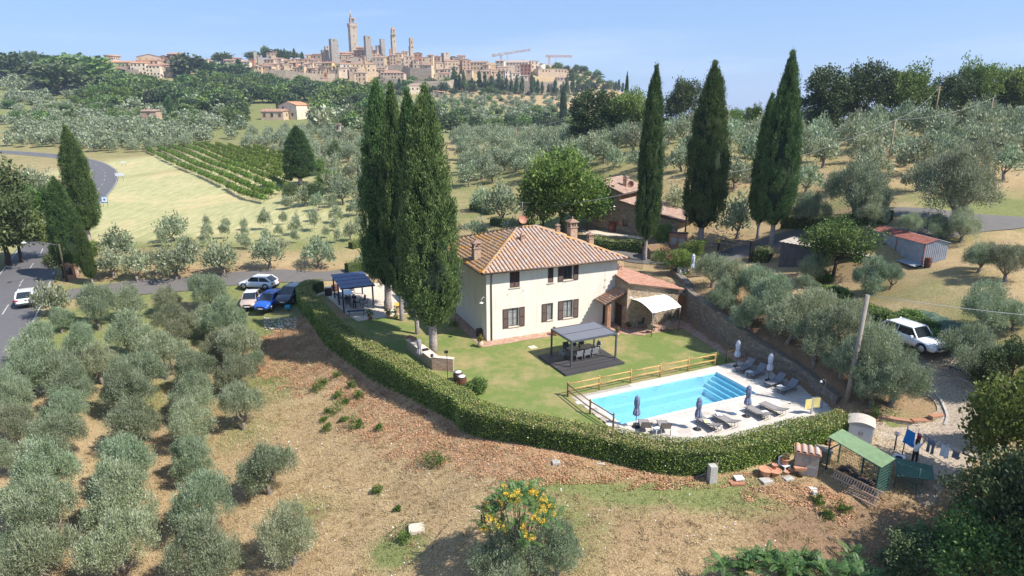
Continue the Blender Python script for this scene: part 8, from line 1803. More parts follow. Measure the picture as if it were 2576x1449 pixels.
# small far vineyard and reed patch
cp_=tree_px('lime1',800,400,440,38,'yellow-green fig tree right of the solitary cypress',None)
tree_px('lime',830,425,480,66,'patch of tall pale reeds beside the solitary cypress',None,cat='reeds')
# ------------------------------------------------------------------ far woods
W2=np.random.default_rng(31);n_w=0
zones=[([(1330,178),(1440,178),(1500,190),(1550,212),(1570,235),(1440,235),(1440,205),(1400,190)],55,['oak1','oakdark1','oak1'],(7,11),'leafy tree on the wooded shoulder right of the town','trees of the wooded town shoulder'),
         ([(1130,222),(1450,232),(1560,240),(1450,262),(1250,268),(1100,262)],70,['olive1','olive1','oak1'],(4,6),'small tree on the rocky slope under the long town wall','trees under the long town wall'),
         ([(0,262),(260,275),(560,300),(640,330),(330,318),(0,322)],110,['olive1','olive1','oak1'],(4,6),'olive tree of the terraces on the left hillside','olive trees of the left terraces'),
         ([(0,300),(60,262),(250,275),(560,300),(640,330),(560,345),(330,322),(60,318)],26,['olive1','oak1','olive1','olive1'],(4,7),'pale rounded olive and shrub trees on the slope beyond the road','trees on the slope beyond the road'),
         ([(250,222),(440,226),(560,210),(620,214),(760,222),(900,238),(960,246),(960,300),(760,300),(600,300),(380,270),(240,250)],200,['oak1','oakdark1','oak1','oak1','lime1','oakdark1'],(8,15),'leafy green tree in the wood below the old town','trees of the wood below the town'),
         ([(0,175),(70,190),(220,205),(250,250),(120,262),(0,262)],60,['olive1','olive1','olive1'],(6,8),'grey-green olive tree on the hill at the far left','olive trees on the far left hill'),
         ([(200,232),(330,240),(480,262),(620,280),(560,300),(330,290),(180,275)],32,['oak1','oakdark1','lime1','olive1'],(6,11),'mixed green tree below the wood on the left hillside','mixed trees on the left hillside'),
         ([(960,240),(1120,255),(1400,262),(1460,300),(1400,318),(1200,322),(1050,300)],100,['olive1','olive1','olive1','oak1'],(5,7),'small olive tree scattered on the straw slope below the town','olive trees on the straw slope below the town'),
         ([(1080,300),(1250,318),(1450,308),(1450,330),(1200,345),(1080,340)],26,['oak1','oakdark1'],(6,10),'green bushy tree in the valley beyond the grove','trees in the valley'),
         ([(560,300),(900,300),(930,330),(640,345)],40,['oak1','oakdark1','olive1','oak1'],(6,11),'green tree around the far white farmhouse','trees round the far farmhouse'),
         ([(930,206),(1120,218),(1240,226),(1240,240),(940,238)],26,['oak1','oakdark1'],(7,12),'dark tree along the town wall foot','trees along the town walls')]
for poly,n,kinds,(s0,s1),lab,grp_ in zones:
    P=np.array(poly);c=0;tries=0;pts=[]
    while c<n and tries<6000:
        tries+=1;u,v=W2.uniform(P[:,0].min(),P[:,0].max()),W2.uniform(P[:,1].min(),P[:,1].max())
        if sdf(poly,np.array([u]),np.array([v]))[0]>0 or any((u-a)**2+((v-b)*2.2)**2<(22 if s1>9 else 15)**2*(1 if n<100 else .55) for a,b in pts): continue
        if 610<u<810 and 262<v<352: continue
        p=G(u,v);
        if p[1]>900: continue
        pts.append((u,v));k=kinds[int(W2.integers(len(kinds)))];hgt=W2.uniform(s0,s1);w0,h0=TSIZE[k];plant(k if k!='olive1' or p[1]<260 else 'olive2',(p[0],p[1],p[2]-.4),hgt*W2.uniform(.95,1.3)/h0*(1.05),hgt/h0,lab,grp_);c+=1
# named far trees
for a in [('oak1',195,132,190,150,'large rounded evergreen crown on the far left skyline',560),('oakdark1',150,150,205,100,'dark bushy tree below the left skyline crown',500),('pine',85,128,168,40,'umbrella pine sticking out over the left skyline',620),('oakdark1',30,135,190,80,'dark tree mass at the far left skyline',560),('oak1',10,130,180,60,'tree at the left frame edge on the skyline',580),('oakdark1',110,150,195,80,'evergreen clump on the left skyline beside the pine',560),
          ('pine',235,142,182,38,'umbrella pine left of the round bastion',640),('oak1',215,160,192,50,'pale green tree beside the walled garden',620),('oakdark1',300,172,200,34,'dark ivy-like tree before the left palace',640),('oakdark1',480,138,200,90,'big dark evergreen right of the square gate tower',660),('oakdark1',590,158,215,90,'big dark evergreen before the lower town houses',670),('oak1',525,155,205,70,'green tree between the two big evergreens',670),
          ('oak1',667,113,135,20,'single rounded tree standing on the citadel mound',860),('oakdark1',560,132,150,46,'flat green pine crown left of the lower town',760),('oak1',1440,172,205,90,'green wooded shoulder at the right end of the town',880),('oakdark1',1480,185,222,80,'dark wooded shoulder falling away right of the town',860),('oak1',1400,175,200,60,'green tree below the modern convent roof',830),('oakdark1',1380,170,215,40,'dark tree by the right town wall',800),
          ('oakdark1',690,125,145,60,'dark grove on the citadel hill',860),('oak1',720,130,148,70,'olive and oak grove on the citadel hill, centre',855),('oak1',640,128,146,40,'grove on the left flank of the citadel hill',850),('oakdark1',1520,205,235,60,'dark bushes at the right foot of the town hill',840)]:
    k,u,vt,vb,w,l,Y=a;tree_px(k,u,vt,vb,w,l,None,Y=Y)
for i,(u,vt,vb) in enumerate([(1150,200,232),(1165,168,230),(1170,180,232),(1178,185,233),(1190,176,235),(1245,182,228),(1262,190,230),(1280,180,230),(1230,178,226),(1300,195,238),(1312,200,238),(1326,188,238),(1338,205,238),(1365,182,242),(1380,200,240),(1392,205,240),(1408,210,242),(1425,200,242),(1440,212,242),(1455,190,240),(1470,178,240),(1482,200,242),(1370,195,240),(1110,175,200),(1147,190,216),(1160,186,214),(1420,165,190),(1405,168,190),(1157,144,165),(858,160,180),(1340,192,236),(1288,200,236),(1212,196,232),(700,122,142),(708,124,142),(716,122,142),(724,128,142),(740,122,140),(760,130,142),(640,150,175),(600,170,190),(190,178,215),(262,188,222),(312,190,220),(460,200,225),(700,250,280),(850,180,205),(1005,196,228),(1015,200,228),(1548,205,232),(1556,200,232),(1566,208,234)]):
    tree_px('cyp1',u*.974+8 if u>1100 and u<1500 else u,vt,vb,9 if vb-vt<36 else 12,'slender dark cypress standing on or below the town','cypresses of the town',Y=None if vb>205 else 800)
for u,vt,vb,w in [(430,240,300,60),(318,246,272,40)]: tree_px('cyp1',u,vt,vb,w*.35,'broad clipped cypress on the left hillside, '+('larger' if w>50 else 'smaller')+' one',None,Y=None)

# ------------------------------------------------------------------ the hill town
TW=[simple('town_wall_%s' % n,c,.95,.14,.5,detail=5) for n,c in (('tan',(.54,.41,.29)),('ochre',(.60,.46,.30)),('grey',(.44,.36,.28)),('cream',(.70,.59,.45)),('brown',(.43,.30,.21)),('brick',(.42,.22,.14)),('yellow',(.68,.53,.28)))]
TR=[simple('town_roof_%s' % n,c,.95,.2,1.2) for n,c in (('terra',(.36,.21,.14)),('brown',(.32,.22,.165)),('orange',(.46,.24,.13)),('pale',(.42,.31,.24)))]
TOWERW=simple('tower_stone',(.42,.36,.29),.95,.18,.6,detail=6);TOWERG=simple('tower_grey_stone',(.32,.29,.255),.95,.2,.6,detail=6);TGL=simple('town_window',(.045,.035,.03),.6,.1,1);TSH=simple('town_shutter',(.14,.08,.05),.8,.1,1)
_uw=MB();_uw.box(-.5,-.5,-.5,.5,.5,.5);WINM=_uw.mesh('window',TGL);WINS=_uw.mesh('window',TSH)
def tbuild(kind,q0,q1,Y,wall,roof,label,rt='gable',win=None,dep=None,yaw=None,name='town_house',cat='house',grp=None,below=9.0,R_=random):
    """q0 = left/eave corner, q1 = right/base corner in the picture"""
    (u0,v0),(u1,v1)=q0,q1;a=WY(u0,v1,Y);b=WY(u1,v1,Y);top=WY((u0+u1)/2,v0,Y)[2];w=b[0]-a[0];h=top-a[2];yaw=R_.uniform(-.3,.3) if yaw is None else yaw
    w=w/(cos(yaw)+abs(sin(yaw))*.55);dep=dep or w*.7;dep=min(dep,w*.9+4);cx=(a[0]+b[0])/2;az_=a[2]
    o=empty(name,(cx,Y+dep/2,az_),yaw,label,cat,grp);x0,x1,y0,y1=-w/2,w/2,-dep/2,dep/2;ov_=.35;rh=min(w,dep)*.16
    mb=MB()
    if rt=='gx':    # ridge along the depth: gable faces the viewer
        mb.quad([(x0,y0,-below),(x1,y0,-below),(x1,y0,h),(0,y0,h+rh*1.2),(x0,y0,h)]);mb.quad([(x1,y1,-below),(x0,y1,-below),(x0,y1,h),(0,y1,h+rh*1.2),(x1,y1,h)]);mb.quad([(x0,y1,-below),(x0,y0,-below),(x0,y0,h),(x0,y1,h)]);mb.quad([(x1,y0,-below),(x1,y1,-below),(x1,y1,h),(x1,y0,h)])
    else: mb.box(x0,y0,-below,x1,y1,h)
    mb.build('wall',wall,o)
    r=MB()
    if rt=='gable': r.hexa([(x0-ov_,y0-ov_,h),(x1+ov_,y0-ov_,h),(x1+ov_,y1+ov_,h),(x0-ov_,y1+ov_,h),(x0-ov_,-.05,h+rh),(x1+ov_,-.05,h+rh),(x1+ov_,.05,h+rh),(x0-ov_,.05,h+rh)])
    elif rt=='gx': r.hexa([(x0-ov_,y0-ov_,h-.05),(0,y0-ov_,h+rh*1.2+.05),(0,y1+ov_,h+rh*1.2+.05),(x0-ov_,y1+ov_,h-.05),(x0-ov_,y0-ov_,h+.2),(0,y0-ov_,h+rh*1.2+.3),(0,y1+ov_,h+rh*1.2+.3),(x0-ov_,y1+ov_,h+.2)]);r.hexa([(0,y0-ov_,h+rh*1.2+.05),(x1+ov_,y0-ov_,h-.05),(x1+ov_,y1+ov_,h-.05),(0,y1+ov_,h+rh*1.2+.05),(0,y0-ov_,h+rh*1.2+.3),(x1+ov_,y0-ov_,h+.2),(x1+ov_,y1+ov_,h+.2),(0,y1+ov_,h+rh*1.2+.3)])
    elif rt=='hip': r.hexa([(x0-ov_,y0-ov_,h),(x1+ov_,y0-ov_,h),(x1+ov_,y1+ov_,h),(x0-ov_,y1+ov_,h),(x0+w*.3,-.1,h+rh*1.1),(x1-w*.3,-.1,h+rh*1.1),(x1-w*.3,.1,h+rh*1.1),(x0+w*.3,.1,h+rh*1.1)])
    elif rt=='shed': r.hexa([(x0-ov_,y0-ov_,h),(x1+ov_,y0-ov_,h),(x1+ov_,y1+ov_,h),(x0-ov_,y1+ov_,h),(x0-ov_,y0-ov_,h+.3),(x1+ov_,y0-ov_,h+.3),(x1+ov_,y1+ov_,h+rh*1.4),(x0-ov_,y1+ov_,h+rh*1.4)])
    else: r.box(x0-.2,y0-.2,h+.002,x1+.2,y1+.2,h+.5)
    rf=r.build('roof',roof,o)
    if rt in ('gable','hip') and w>7 and R_.random()<.6: c=MB();c.cbox((w*R_.uniform(-.25,.25),.5,h+rh),(.9,.9,1.8));c.build('chimney',TW[4],rf)
    if win is None: win=(max(1,int(w/3.6)),max(1,int(h/3.4)))
    nx,nz=win
    for i in range(nx):
        for j in range(nz):
            if R_.random()<.12: continue
            m=WINS if R_.random()<.35 else WINM;x=x0+w*(i+.5)/nx+R_.uniform(-.3,.3);z=h*(j+.55)/nz;wo=D.objects.new('window',m);COL.objects.link(wo);wo.parent=o;wo.location=(x,y0-.02,z);wo.scale=(min(1.3,w/nx*.4),.3,min(1.9,h/nz*.5))
            if j==0 and i==0 and dep>6: w2=D.objects.new('window',m);COL.objects.link(w2);w2.parent=o;w2.location=(x1+.02 if yaw<0 else x0-.02,0,z);w2.scale=(.3,1.2,1.7)
    return o
def T(zf,x0,x1,yt,yb,Y,wi,ri,rt,label,**kw): return tbuild('h',zf(x0,yt),zf(x1,yb),Y,TW[wi],TR[ri],label,rt,**kw)
# left palaces (zoom A)
T(zA,65,630,290,470,650,0,2,'gable','long tan palace with brown roof below the round bastion',win=(8,2),yaw=-.1,dep=12)
T(zA,205,400,395,470,644,3,0,'shed','low veranda building before the long tan palace',win=(3,1),yaw=0,dep=6)
T(zA,400,735,480,525,642,3,0,'shed','low outbuilding with long red roof left of the tall palace',win=(5,1),yaw=0,dep=6)
T(zA,605,860,300,560,646,3,2,'gable','tall pale palace with orange roof at the left town end',win=(4,4),yaw=.1,dep=11)
T(zA,680,850,258,330,655,0,2,'gable','raised attic block with orange roof on the tall palace',win=(2,1),yaw=.1,dep=8)
T(zA,860,1095,345,560,648,3,0,'gable','pale four-storey palace right of the tall one',win=(4,4),yaw=.05,dep=11)
T(zA,670,1090,200,300,672,0,2,'gx','broad gabled house crowning the left group',win=(4,1),yaw=.25,dep=14)
T(zA,850,1050,260,330,665,0,0,'gable','stepped house below the broad gable',yaw=0);T(zA,1040,1210,260,330,668,0,0,'gable','house with wide eaves left of the gate tower',yaw=.1);T(zA,860,1230,330,440,662,0,0,'gable','sloping terrace roof left of the gate tower',yaw=0,win=(2,1))
T(zA,1090,1210,190,260,675,4,1,'gx','small gabled house left of the gate tower top',yaw=0);T(zA,1090,1300,370,450,657,2,1,'flat','grey town wall below the gate tower',win=(1,1),yaw=0)
o=T(zA,1205,1385,235,400,665,2,2,'none','square gate tower base of grey stone',win=(1,1),yaw=-.2,name='gate_tower',cat='tower',dep=9);o=T(zA,1200,1390,150,235,664.5,4,2,'gable','overhanging brick upper storey of the square gate tower',win=(2,1),yaw=-.2,dep=10,below=0)
b0=WY(*zA(300,275),668);ba=empty('round_bastion',b0,0,'round stone bastion with an arched crown at the far left of the town','tower');s_=668/FOC*.2407*.629;mb=MB();R0=110*s_;mb.lathe([(R0*.88,-8),(R0*.82,0),(R0*.8,55*s_)],20);mb.build('wall',TOWERW,ba);mb=MB();mb.lathe([(R0*.82,50*s_),(R0*1.02,70*s_),(R0*1.1,92*s_),(R0*.9,94*s_)],20);mb.build('crown',TW[4],ba)
for i in range(20): t=2*pi*i/20;mb=MB();mb.cbox((0,0,0),(.5,1.0,2.2),t);mb.xform(0,lambda v: (v[0]+cos(t)*R0*.9,v[1]+sin(t)*R0*.9,v[2]+60*s_));mb.build('corbel',TW[3],ba)
T(zA,1590,1690,215,245,700,4,0,'gable','brown house on the skyline right of the big evergreen',yaw=0);T(zA,1740,1900,245,300,690,1,1,'gable','ochre house with paired chimneys on the skyline',yaw=-.2);T(zA,1900,2000,270,330,685,0,1,'gable','tan house right of the paired chimneys',yaw=-.1)
T(zA,1990,2210,315,410,680,0,1,'gable','pale long house above the second evergreen',yaw=-.1,win=(4,2));T(zA,2130,2350,255,330,700,1,1,'gable','ochre house with wide roof on the lower skyline',yaw=-.15);T(zA,2200,2340,295,360,692,3,1,'gable','cream house with roof terrace in the lower town',yaw=0);T(zA,2290,2430,220,300,712,4,0,'gable','brown house behind the slim dark cypress',yaw=.2);T(zA,2440,2580,280,400,700,3,1,'gable','tall cream house right of the slim dark cypress',yaw=0,win=(3,3))
tree_px('cyp1',zA(2385,0)[0],zA(0,230)[1],zA(0,450)[1],17,'tall dark cypress standing among the lower town houses',None,Y=690)
# band B
Bh=[(90,160,400,540,712,3,0,'gable'),(160,300,450,560,708,1,1,'gable'),(290,405,400,600,710,5,2,'gx'),(270,425,615,740,690,3,2,'flat'),(405,560,550,710,700,1,1,'gable'),(505,700,510,700,712,0,0,'gable'),(560,810,540,720,705,1,0,'gable'),(590,740,670,760,694,1,1,'gable'),(700,900,500,690,715,0,1,'gable'),(740,830,600,700,698,0,1,'flat'),(860,1010,480,680,718,0,1,'gable'),(1000,1190,510,680,714,1,1,'gable'),(850,980,440,520,735,0,1,'gable'),(1110,1280,470,560,728,5,0,'gable'),(1190,1320,570,690,710,0,0,'gable'),(1320,1460,540,720,708,1,1,'gx'),
      (1430,1560,500,640,722,0,0,'gable'),(1500,1690,585,700,708,4,1,'gable'),(1590,1700,620,725,702,1,1,'gable'),(1690,1740,640,715,704,0,1,'gable'),(1740,1840,630,710,702,1,1,'gx'),(1790,2060,470,620,730,6,0,'gable'),(2060,2160,490,600,728,6,0,'gable'),(2150,2370,490,590,726,3,2,'gable'),(1960,2180,620,710,706,0,1,'flat'),(2130,2300,580,700,712,3,1,'gable'),(2350,2540,570,690,715,0,1,'gable'),(2370,2576,490,600,735,1,0,'hip'),(2440,2576,690,800,700,0,1,'gable'),(1830,1905,680,780,694,5,0,'flat'),
      (590,830,400,480,760,0,1,'gable'),(790,1000,385,460,770,3,0,'gable'),(1000,1150,420,480,765,0,0,'gable'),(1150,1300,395,450,775,1,0,'gable'),(1300,1420,400,470,770,5,0,'gable'),(1420,1600,400,460,775,3,1,'gable'),(1560,1720,420,500,760,0,1,'gable'),(1250,1430,450,520,750,0,1,'gable'),(1000,1120,440,500,748,1,1,'gable'),(1600,1830,470,560,748,0,1,'gable'),(1520,1620,470,560,742,1,0,'gable'),(1700,1850,520,620,735,3,1,'gable'),(1180,1330,480,560,738,0,1,'gable'),(1430,1600,380,420,790,0,0,'gable'),
      (730,860,280,330,830,1,1,'gable'),(650,740,270,320,835,2,1,'gable'),(760,860,250,290,838,4,0,'gable'),(1430,1610,310,400,800,0,1,'gable'),(1600,1790,295,400,800,4,0,'gable'),(2140,2400,265,330,830,4,2,'gable'),(2150,2420,310,430,800,1,0,'hip'),(2300,2450,380,450,790,0,1,'gable'),(1140,1270,960,1030,600,3,3,'hip'),(1450,1880,850,960,640,3,1,'gable')]
Rt=random.Random(21)
for i,(x0,x1,yt,yb,Y,wi,ri,rt) in enumerate(Bh):
    T(zB,x0,x1,yt,yb,Y,wi,ri,rt,'stone house with terracotta roof in the dense lower town',grp='houses of the lower town',R_=Rt)
for i in range(46):   # roofs packed up the slope between the named ones
    x=Rt.uniform(420,2300);y=395+Rt.random()*190;T(zB,x,x+Rt.uniform(80,160),y,y+60,800-(y-395)*.42,Rt.choice([0,0,1,2,3,4]),Rt.choice([0,1,1,3]),Rt.choice(['gable','gable','shed','gx']),'small crowded house with a brown tiled roof in the old town',grp='crowded small houses of the old town',R_=Rt)
# towers
def tower(zf,x0,x1,yt,yb,Y,mat,label,yaw=.55,wins=2,top=None):
    (u0,v0),(u1,v1)=zf(x0,yt),zf(x1,yb);a,b=WY(u0,v1,Y),WY(u1,v1,Y);w=(b[0]-a[0])/(cos(yaw)+sin(abs(yaw)));h=WY(u0,v0,Y)[2]-a[2];o=empty('stone_tower',((a[0]+b[0])/2,Y,a[2]),yaw,label,'tower',None)
    mb=MB();s=1.06;mb.hexa([(-w/2*s,-w/2*s,-12),(w/2*s,-w/2*s,-12),(w/2*s,w/2*s,-12),(-w/2*s,w/2*s,-12),(-w/2,-w/2,h),(w/2,-w/2,h),(w/2,w/2,h),(-w/2,w/2,h)]);mb.build('wall',mat,o)
    for k in range(wins):
        z=h*(.92-.28*k)
        for fx in (0,1): wo=D.objects.new('window',WINM);COL.objects.link(wo);wo.parent=o;wo.location=(Rt.uniform(-.1,.1)*w,-w/2-.06,z) if fx==0 else (-w/2-.06,Rt.uniform(-.1,.1)*w,z-2);wo.scale=(.9,.4,1.9) if fx==0 else (.4,.9,1.9)
    return o,w,h
o,w,h=tower(zC,78,255,205,720,860,TOWERW,'tallest square stone tower with battlements, open belfry and spire',wins=4)
mb=MB();mb.box(-w*.57,-w*.57,h+.02,w*.57,w*.57,h+2.4);mb.box(-w*.54,-w*.54,h-1.2,w*.54,w*.54,h+.0);mb.build('battlement_band',TW[2],o)
for i in range(5):
    for sx,sy,hx in ((1,0,0),(0,1,0),(-1,0,0),(0,-1,0)):
        t=(i-2)*w*.25;mb=MB();mb.cbox((sx*w*.53+(t if sx==0 else 0),sy*w*.53+(t if sy==0 else 0),h+3.0),(.9,.9,1.2));mb.build('merlon',TW[2],o)
bz=h+2.4;bw_=w*.62
for dx in (-1,1):
    for dy in (-1,1): mb=MB();mb.cbox((dx*bw_*.42,dy*bw_*.42,bz+3.2),(1.1,1.1,6.4));mb.build('belfry_pier',TW[2],o)
mb=MB();mb.box(-bw_*.52,-bw_*.52,bz+6.4,bw_*.52,bw_*.52,bz+7.6);mb.hexa([(-bw_*.5,-bw_*.3,bz+4.9),(bw_*.5,-bw_*.3,bz+4.9),(bw_*.5,bw_*.3,bz+4.9),(-bw_*.5,bw_*.3,bz+4.9),(-bw_*.5,-bw_*.3,bz+6.38),(bw_*.5,-bw_*.3,bz+6.38),(bw_*.5,bw_*.3,bz+6.38),(-bw_*.5,bw_*.3,bz+6.38)]);mb.build('belfry_top',TW[2],o)
mb=MB();mb.lathe([(bw_*.26,0),(.05,10)],8,(-bw_*.2,bw_*.2,bz+7.6));mb.build('spire',TW[2],o);mb=MB();mb.lathe([(1.0,0),(.8,1),(.3,1.5)],8,(0,0,bz+2.8));mb.build('bell',TGL,o)
o,w,h=tower(zC,350,490,388,730,835,TOWERG,'square grey stone tower right of the tallest one',wins=1);mb=MB();mb.box(-w*.49,-w*.49,h,w*.49,w*.49,h+.6);mb.build('parapet',TOWERG,o)
tower(zC,556,645,553,700,880,TOWERG,'short pale twin tower, the lower of the pair',wins=1);tower(zC,634,734,437,715,880,TOWERG,'plain pale twin tower, the taller of the pair',wins=0)
o,w,h=tower(zC,836,940,355,700,865,TOWERW,'slender stone tower with an open gabled bell cage and ivy',wins=2)
mb=MB();mb.box(-w*.53,-w*.53,h-1.0,w*.53,w*.53,h+.02);mb.build('cornice',TW[2],o)
for dx in (-1,1):
    for dy in (-1,1): mb=MB();mb.cbox((dx*w*.32,dy*w*.32,h+2.9),(1.1,1.1,5.8));mb.build('belfry_pier',TW[2],o)
mb=MB();mb.hexa([(-w*.44,-w*.44,h+5.8),(w*.44,-w*.44,h+5.8),(w*.44,w*.44,h+5.8),(-w*.44,w*.44,h+5.8),(-.1,-.1,h+9.5),(.1,-.1,h+9.5),(.1,.1,h+9.5),(-.1,.1,h+9.5)]);mb.build('bell_roof',TR[2],o)
link('ivy',quads_mesh('ivy',leafcloud(np.array([[-w*.45,-w*.5,h-1.2],[0,-w*.52,h-1],[-w*.2,-w*.55,h-2.2],[w*.2,-w*.5,h-.6]]),dirs(4,rng),24,.7,.9,.6),M['oak']),o)
o,w,h=tower(zC,1156,1256,575,720,850,TOWERW,'stone tower with a narrower top stage at the right',wins=1);mb=MB();mb.box(-w*.55,-w*.55,h-.9,w*.55,w*.55,h+.3);mb.build('cornice',TOWERG,o);mb=MB();mb.box(-w*.38,-w*.38,h+.3,w*.38,w*.38,h+10.3);mb.build('top_stage',TW[4],o);wo=D.objects.new('window',WINM);COL.objects.link(wo);wo.parent=o;wo.location=(0,-w*.38-.05,h+5);wo.scale=(1.1,.3,2.4)
tower(zB,1955,2160,-20,430,800,TOWERG,'broad grey stone tower left of the tallest one',wins=1);tower(zB,1775,1950,205,420,805,TOWERW,'low square tower with tiled top beside the broad grey tower',wins=0);tower(zB,1852,1965,130,400,815,TOWERW,'taller square tower behind the low one',wins=1);tower(zB,455,582,318,480,760,TOWERG,'small ruined-looking grey tower in the lower town',wins=1);tower(zB,370,460,240,330,838,TOWERG,'ruined stub tower on the citadel mound',wins=0);tower(zC,805,845,615,700,862,TW[5],'small brick turret at the foot of the bell cage tower',wins=0);tower(zC,485,512,560,660,850,TW[5],'slim brick turret behind the grey tower',wins=0)
tower(zC,1740,1905,690,830,800,TW[2],'squat broad tower house right of the stone towers',wins=1)
# zoom C houses
Ch=[(150,358,640,760,840,4,2,'gable','dark palace flank below the tallest tower'),(205,358,590,640,850,4,2,'gable','palace upper storey with orange roof'),(0,130,740,850,800,1,0,'gable','ochre house below the tallest tower'),(95,340,885,1040,735,1,0,'hip','ochre hip-roofed house in the lower centre'),(365,560,890,1040,738,1,0,'hip','hip-roofed house right of the ochre one'),(165,385,1050,1200,700,0,1,'hip','large house with arched loggia left of the convent'),(75,240,950,1050,720,0,1,'gable','narrow shuttered house in the lower centre'),
      (100,300,770,860,775,2,1,'gx','dark gabled house below the palace'),(295,370,740,850,780,4,1,'gable','brown loggia house left of the grey tower'),(500,710,770,940,770,2,1,'gable','grey terrace house with many windows'),(480,640,720,780,815,1,0,'gable','ochre house at the foot of the grey tower'),(600,800,760,900,790,6,0,'gable','yellow house in the middle of the town'),(500,600,650,700,835,2,1,'gx','small arched church front between the towers'),(800,930,730,900,790,4,0,'gable','brown house with a roof terrace'),(910,1040,695,790,815,1,0,'gable','ochre house below the bell cage tower'),
      (1025,1140,665,740,830,0,0,'gable','tan house left of the two-stage tower'),(1080,1240,755,970,760,0,1,'hip','tall tan palace with upper loggia'),(1230,1330,820,970,758,0,1,'gable','tan house right of the tall palace'),(1240,1400,700,850,790,5,0,'gx','brick house with an arched window'),(1390,1520,770,870,775,0,1,'gable','tan house with small roof windows'),(1490,1610,730,860,780,1,0,'gable','ochre house with glazed top storey'),(1330,1440,905,985,745,0,0,'gable','low tan house on the terrace wall'),(1440,1590,905,985,742,1,0,'gable','low ochre house on the terrace wall'),(1620,1780,870,970,750,0,1,'gable','square tan house right of centre'),(1610,1740,750,860,785,4,1,'gable','brown house left of the squat tower'),
      (1780,2060,840,950,765,1,0,'gable','long ochre house below the squat tower'),(1620,1790,990,1060,725,1,0,'gable','low ochre house above the garden'),(1790,1920,980,1060,722,0,1,'gable','low tan house beside the garden'),(1690,1900,1060,1160,705,0,0,'hip','house with white laundry on its front'),(1890,2070,945,1090,735,1,1,'gable','ochre house before the tall ochre palace'),(2100,2270,820,1000,765,4,0,'gx','tall brown palace right of the lone cypress'),(650,1070,1050,1260,690,0,0,'hip','long four-storey convent with dormer roof'),(605,730,1000,1190,705,0,0,'gable','left wing of the long convent'),(1080,1500,1280,1400,640,3,1,'hip','white-grey farmhouse below the town wall'),(1590,1690,1380,1430,620,2,0,'gable','small red-roofed shed on the straw slope'),(1690,1810,1390,1440,618,2,2,'gable','small orange-roofed shed on the straw slope'),(1010,1080,800,920,755,2,1,'gable','narrow dark house left of the tall palace')]
for (x0,x1,yt,yb,Y,wi,ri,rt,l) in Ch: T(zC,x0,x1,yt,yb,Y,wi,ri,rt,l,win=(7,4) if 'long four' in l else None,yaw=0.0 if 'convent' in l else None,R_=Rt)
for i in range(40): x=Rt.uniform(480,2050);y=720+Rt.random()*250;T(zC,x,x+Rt.uniform(70,150),y,y+70,830-(y-720)*.28,Rt.choice([0,0,1,2,3,4]),Rt.choice([0,1,1,3]),Rt.choice(['gable','shed','gx']),'small crowded house with a brown tiled roof in the upper town',grp='crowded small houses of the upper town',R_=Rt)
Dh=[(240,400,320,480,770,4,1,'gx','brown end house of the tall palace row'),(395,670,350,470,768,1,1,'gable','long ochre palace with many windows'),(590,700,385,470,762,1,0,'gable','ochre block at the right end of the palace row'),(330,440,470,540,735,1,0,'gable','low ochre house behind the cypress avenue'),(510,700,490,600,725,0,1,'gable','tan house behind the cypress avenue'),(695,830,465,560,735,1,0,'gable','ochre house left of the white church'),(750,850,500,600,722,0,2,'shed','low house with an orange roof strip'),(790,940,325,480,760,3,3,'gable','cream church block with scaffolding'),(800,1000,425,520,745,0,1,'gable','tan houses below the cream church block'),
      (960,1330,350,400,775,3,3,'gable','long cream church nave with pale roof'),(920,1040,480,600,722,3,1,'gable','white-fronted house in the right town'),(1020,1180,520,640,712,3,1,'gable','cream house with an arched door'),(1180,1360,385,550,735,5,2,'flat','tall red brick block at the right of the town'),(1330,1460,330,450,780,3,3,'flat','high cream transept of the convent church'),(1180,1300,560,620,712,3,1,'gable','small cream house below the red brick block'),(1550,1620,410,450,800,0,0,'gable','small tan house behind the apse'),(1370,1900,455,520,770,0,3,'flat','long low terrace wall building at the right town end'),(1100,1190,400,520,750,2,1,'gable','shaded grey house left of the red brick block'),(1730,1900,590,640,745,2,1,'gable','low building in the trees at the right end'),(860,930,480,620,722,0,1,'gable','narrow tan house in the right town'),(0,90,310,420,790,1,1,'gable','ochre house left of the lone skyline cypress'),(2190,2290,320+0,340,900,6,0,'flat','x')]
for (x0,x1,yt,yb,Y,wi,ri,rt,l) in Dh:
    if l!='x': T(zD,x0,x1,yt,yb,Y,wi,ri,rt,l,R_=Rt)
ap=WY(*zD(1520,450),778);o=empty('church_apse',ap,0,'round cream apse at the right end of the convent church','church');s_=778/FOC*.2562*.629;mb=MB();mb.lathe([(42*s_,-9),(42*s_,65*s_)],18);mb.build('wall',TW[3],o);mb=MB();mb.lathe([(46*s_,65*s_),(3*s_,85*s_)],18);mb.build('roof',TR[3],o)
# far farmhouse, lower sheds
fh=T(zm(1000,0,1400/2574),205,415,775,868,G(715,300)[1],3,2,'gx','white farmhouse with an orange roof on the middle slope',yaw=-.5,win=(2,2),name='farmhouse');T(zm(1000,0,1400/2574),80,260,820,875,G(680,300)[1]-6,0,0,'gable','lower stone wing with a brown roof left of the white farmhouse',yaw=-.1,win=(3,1))
T(zm(0,0,1100/2571),760,1020,975,1030,G(245,268+2)[1],4,1,'shed','long dark barn with a grey roof on the left slope',yaw=0,win=(2,1));T(zm(0,0,1100/2571),630,700,650,690,560,3,2,'gable','small cream house with orange roof in the left trees',yaw=0);T(zm(0,0,1100/2571),1320,1460,1040,1075,330,4,1,'gable','small reddish garden shed in the olive grove',yaw=0,win=(1,1))
T(zm(1000,0,1400/2574),635,665,920,960,225,2,1,'flat','tiny grey hut in the clearing right of the far farmhouse',yaw=0,win=(1,1),below=.3)
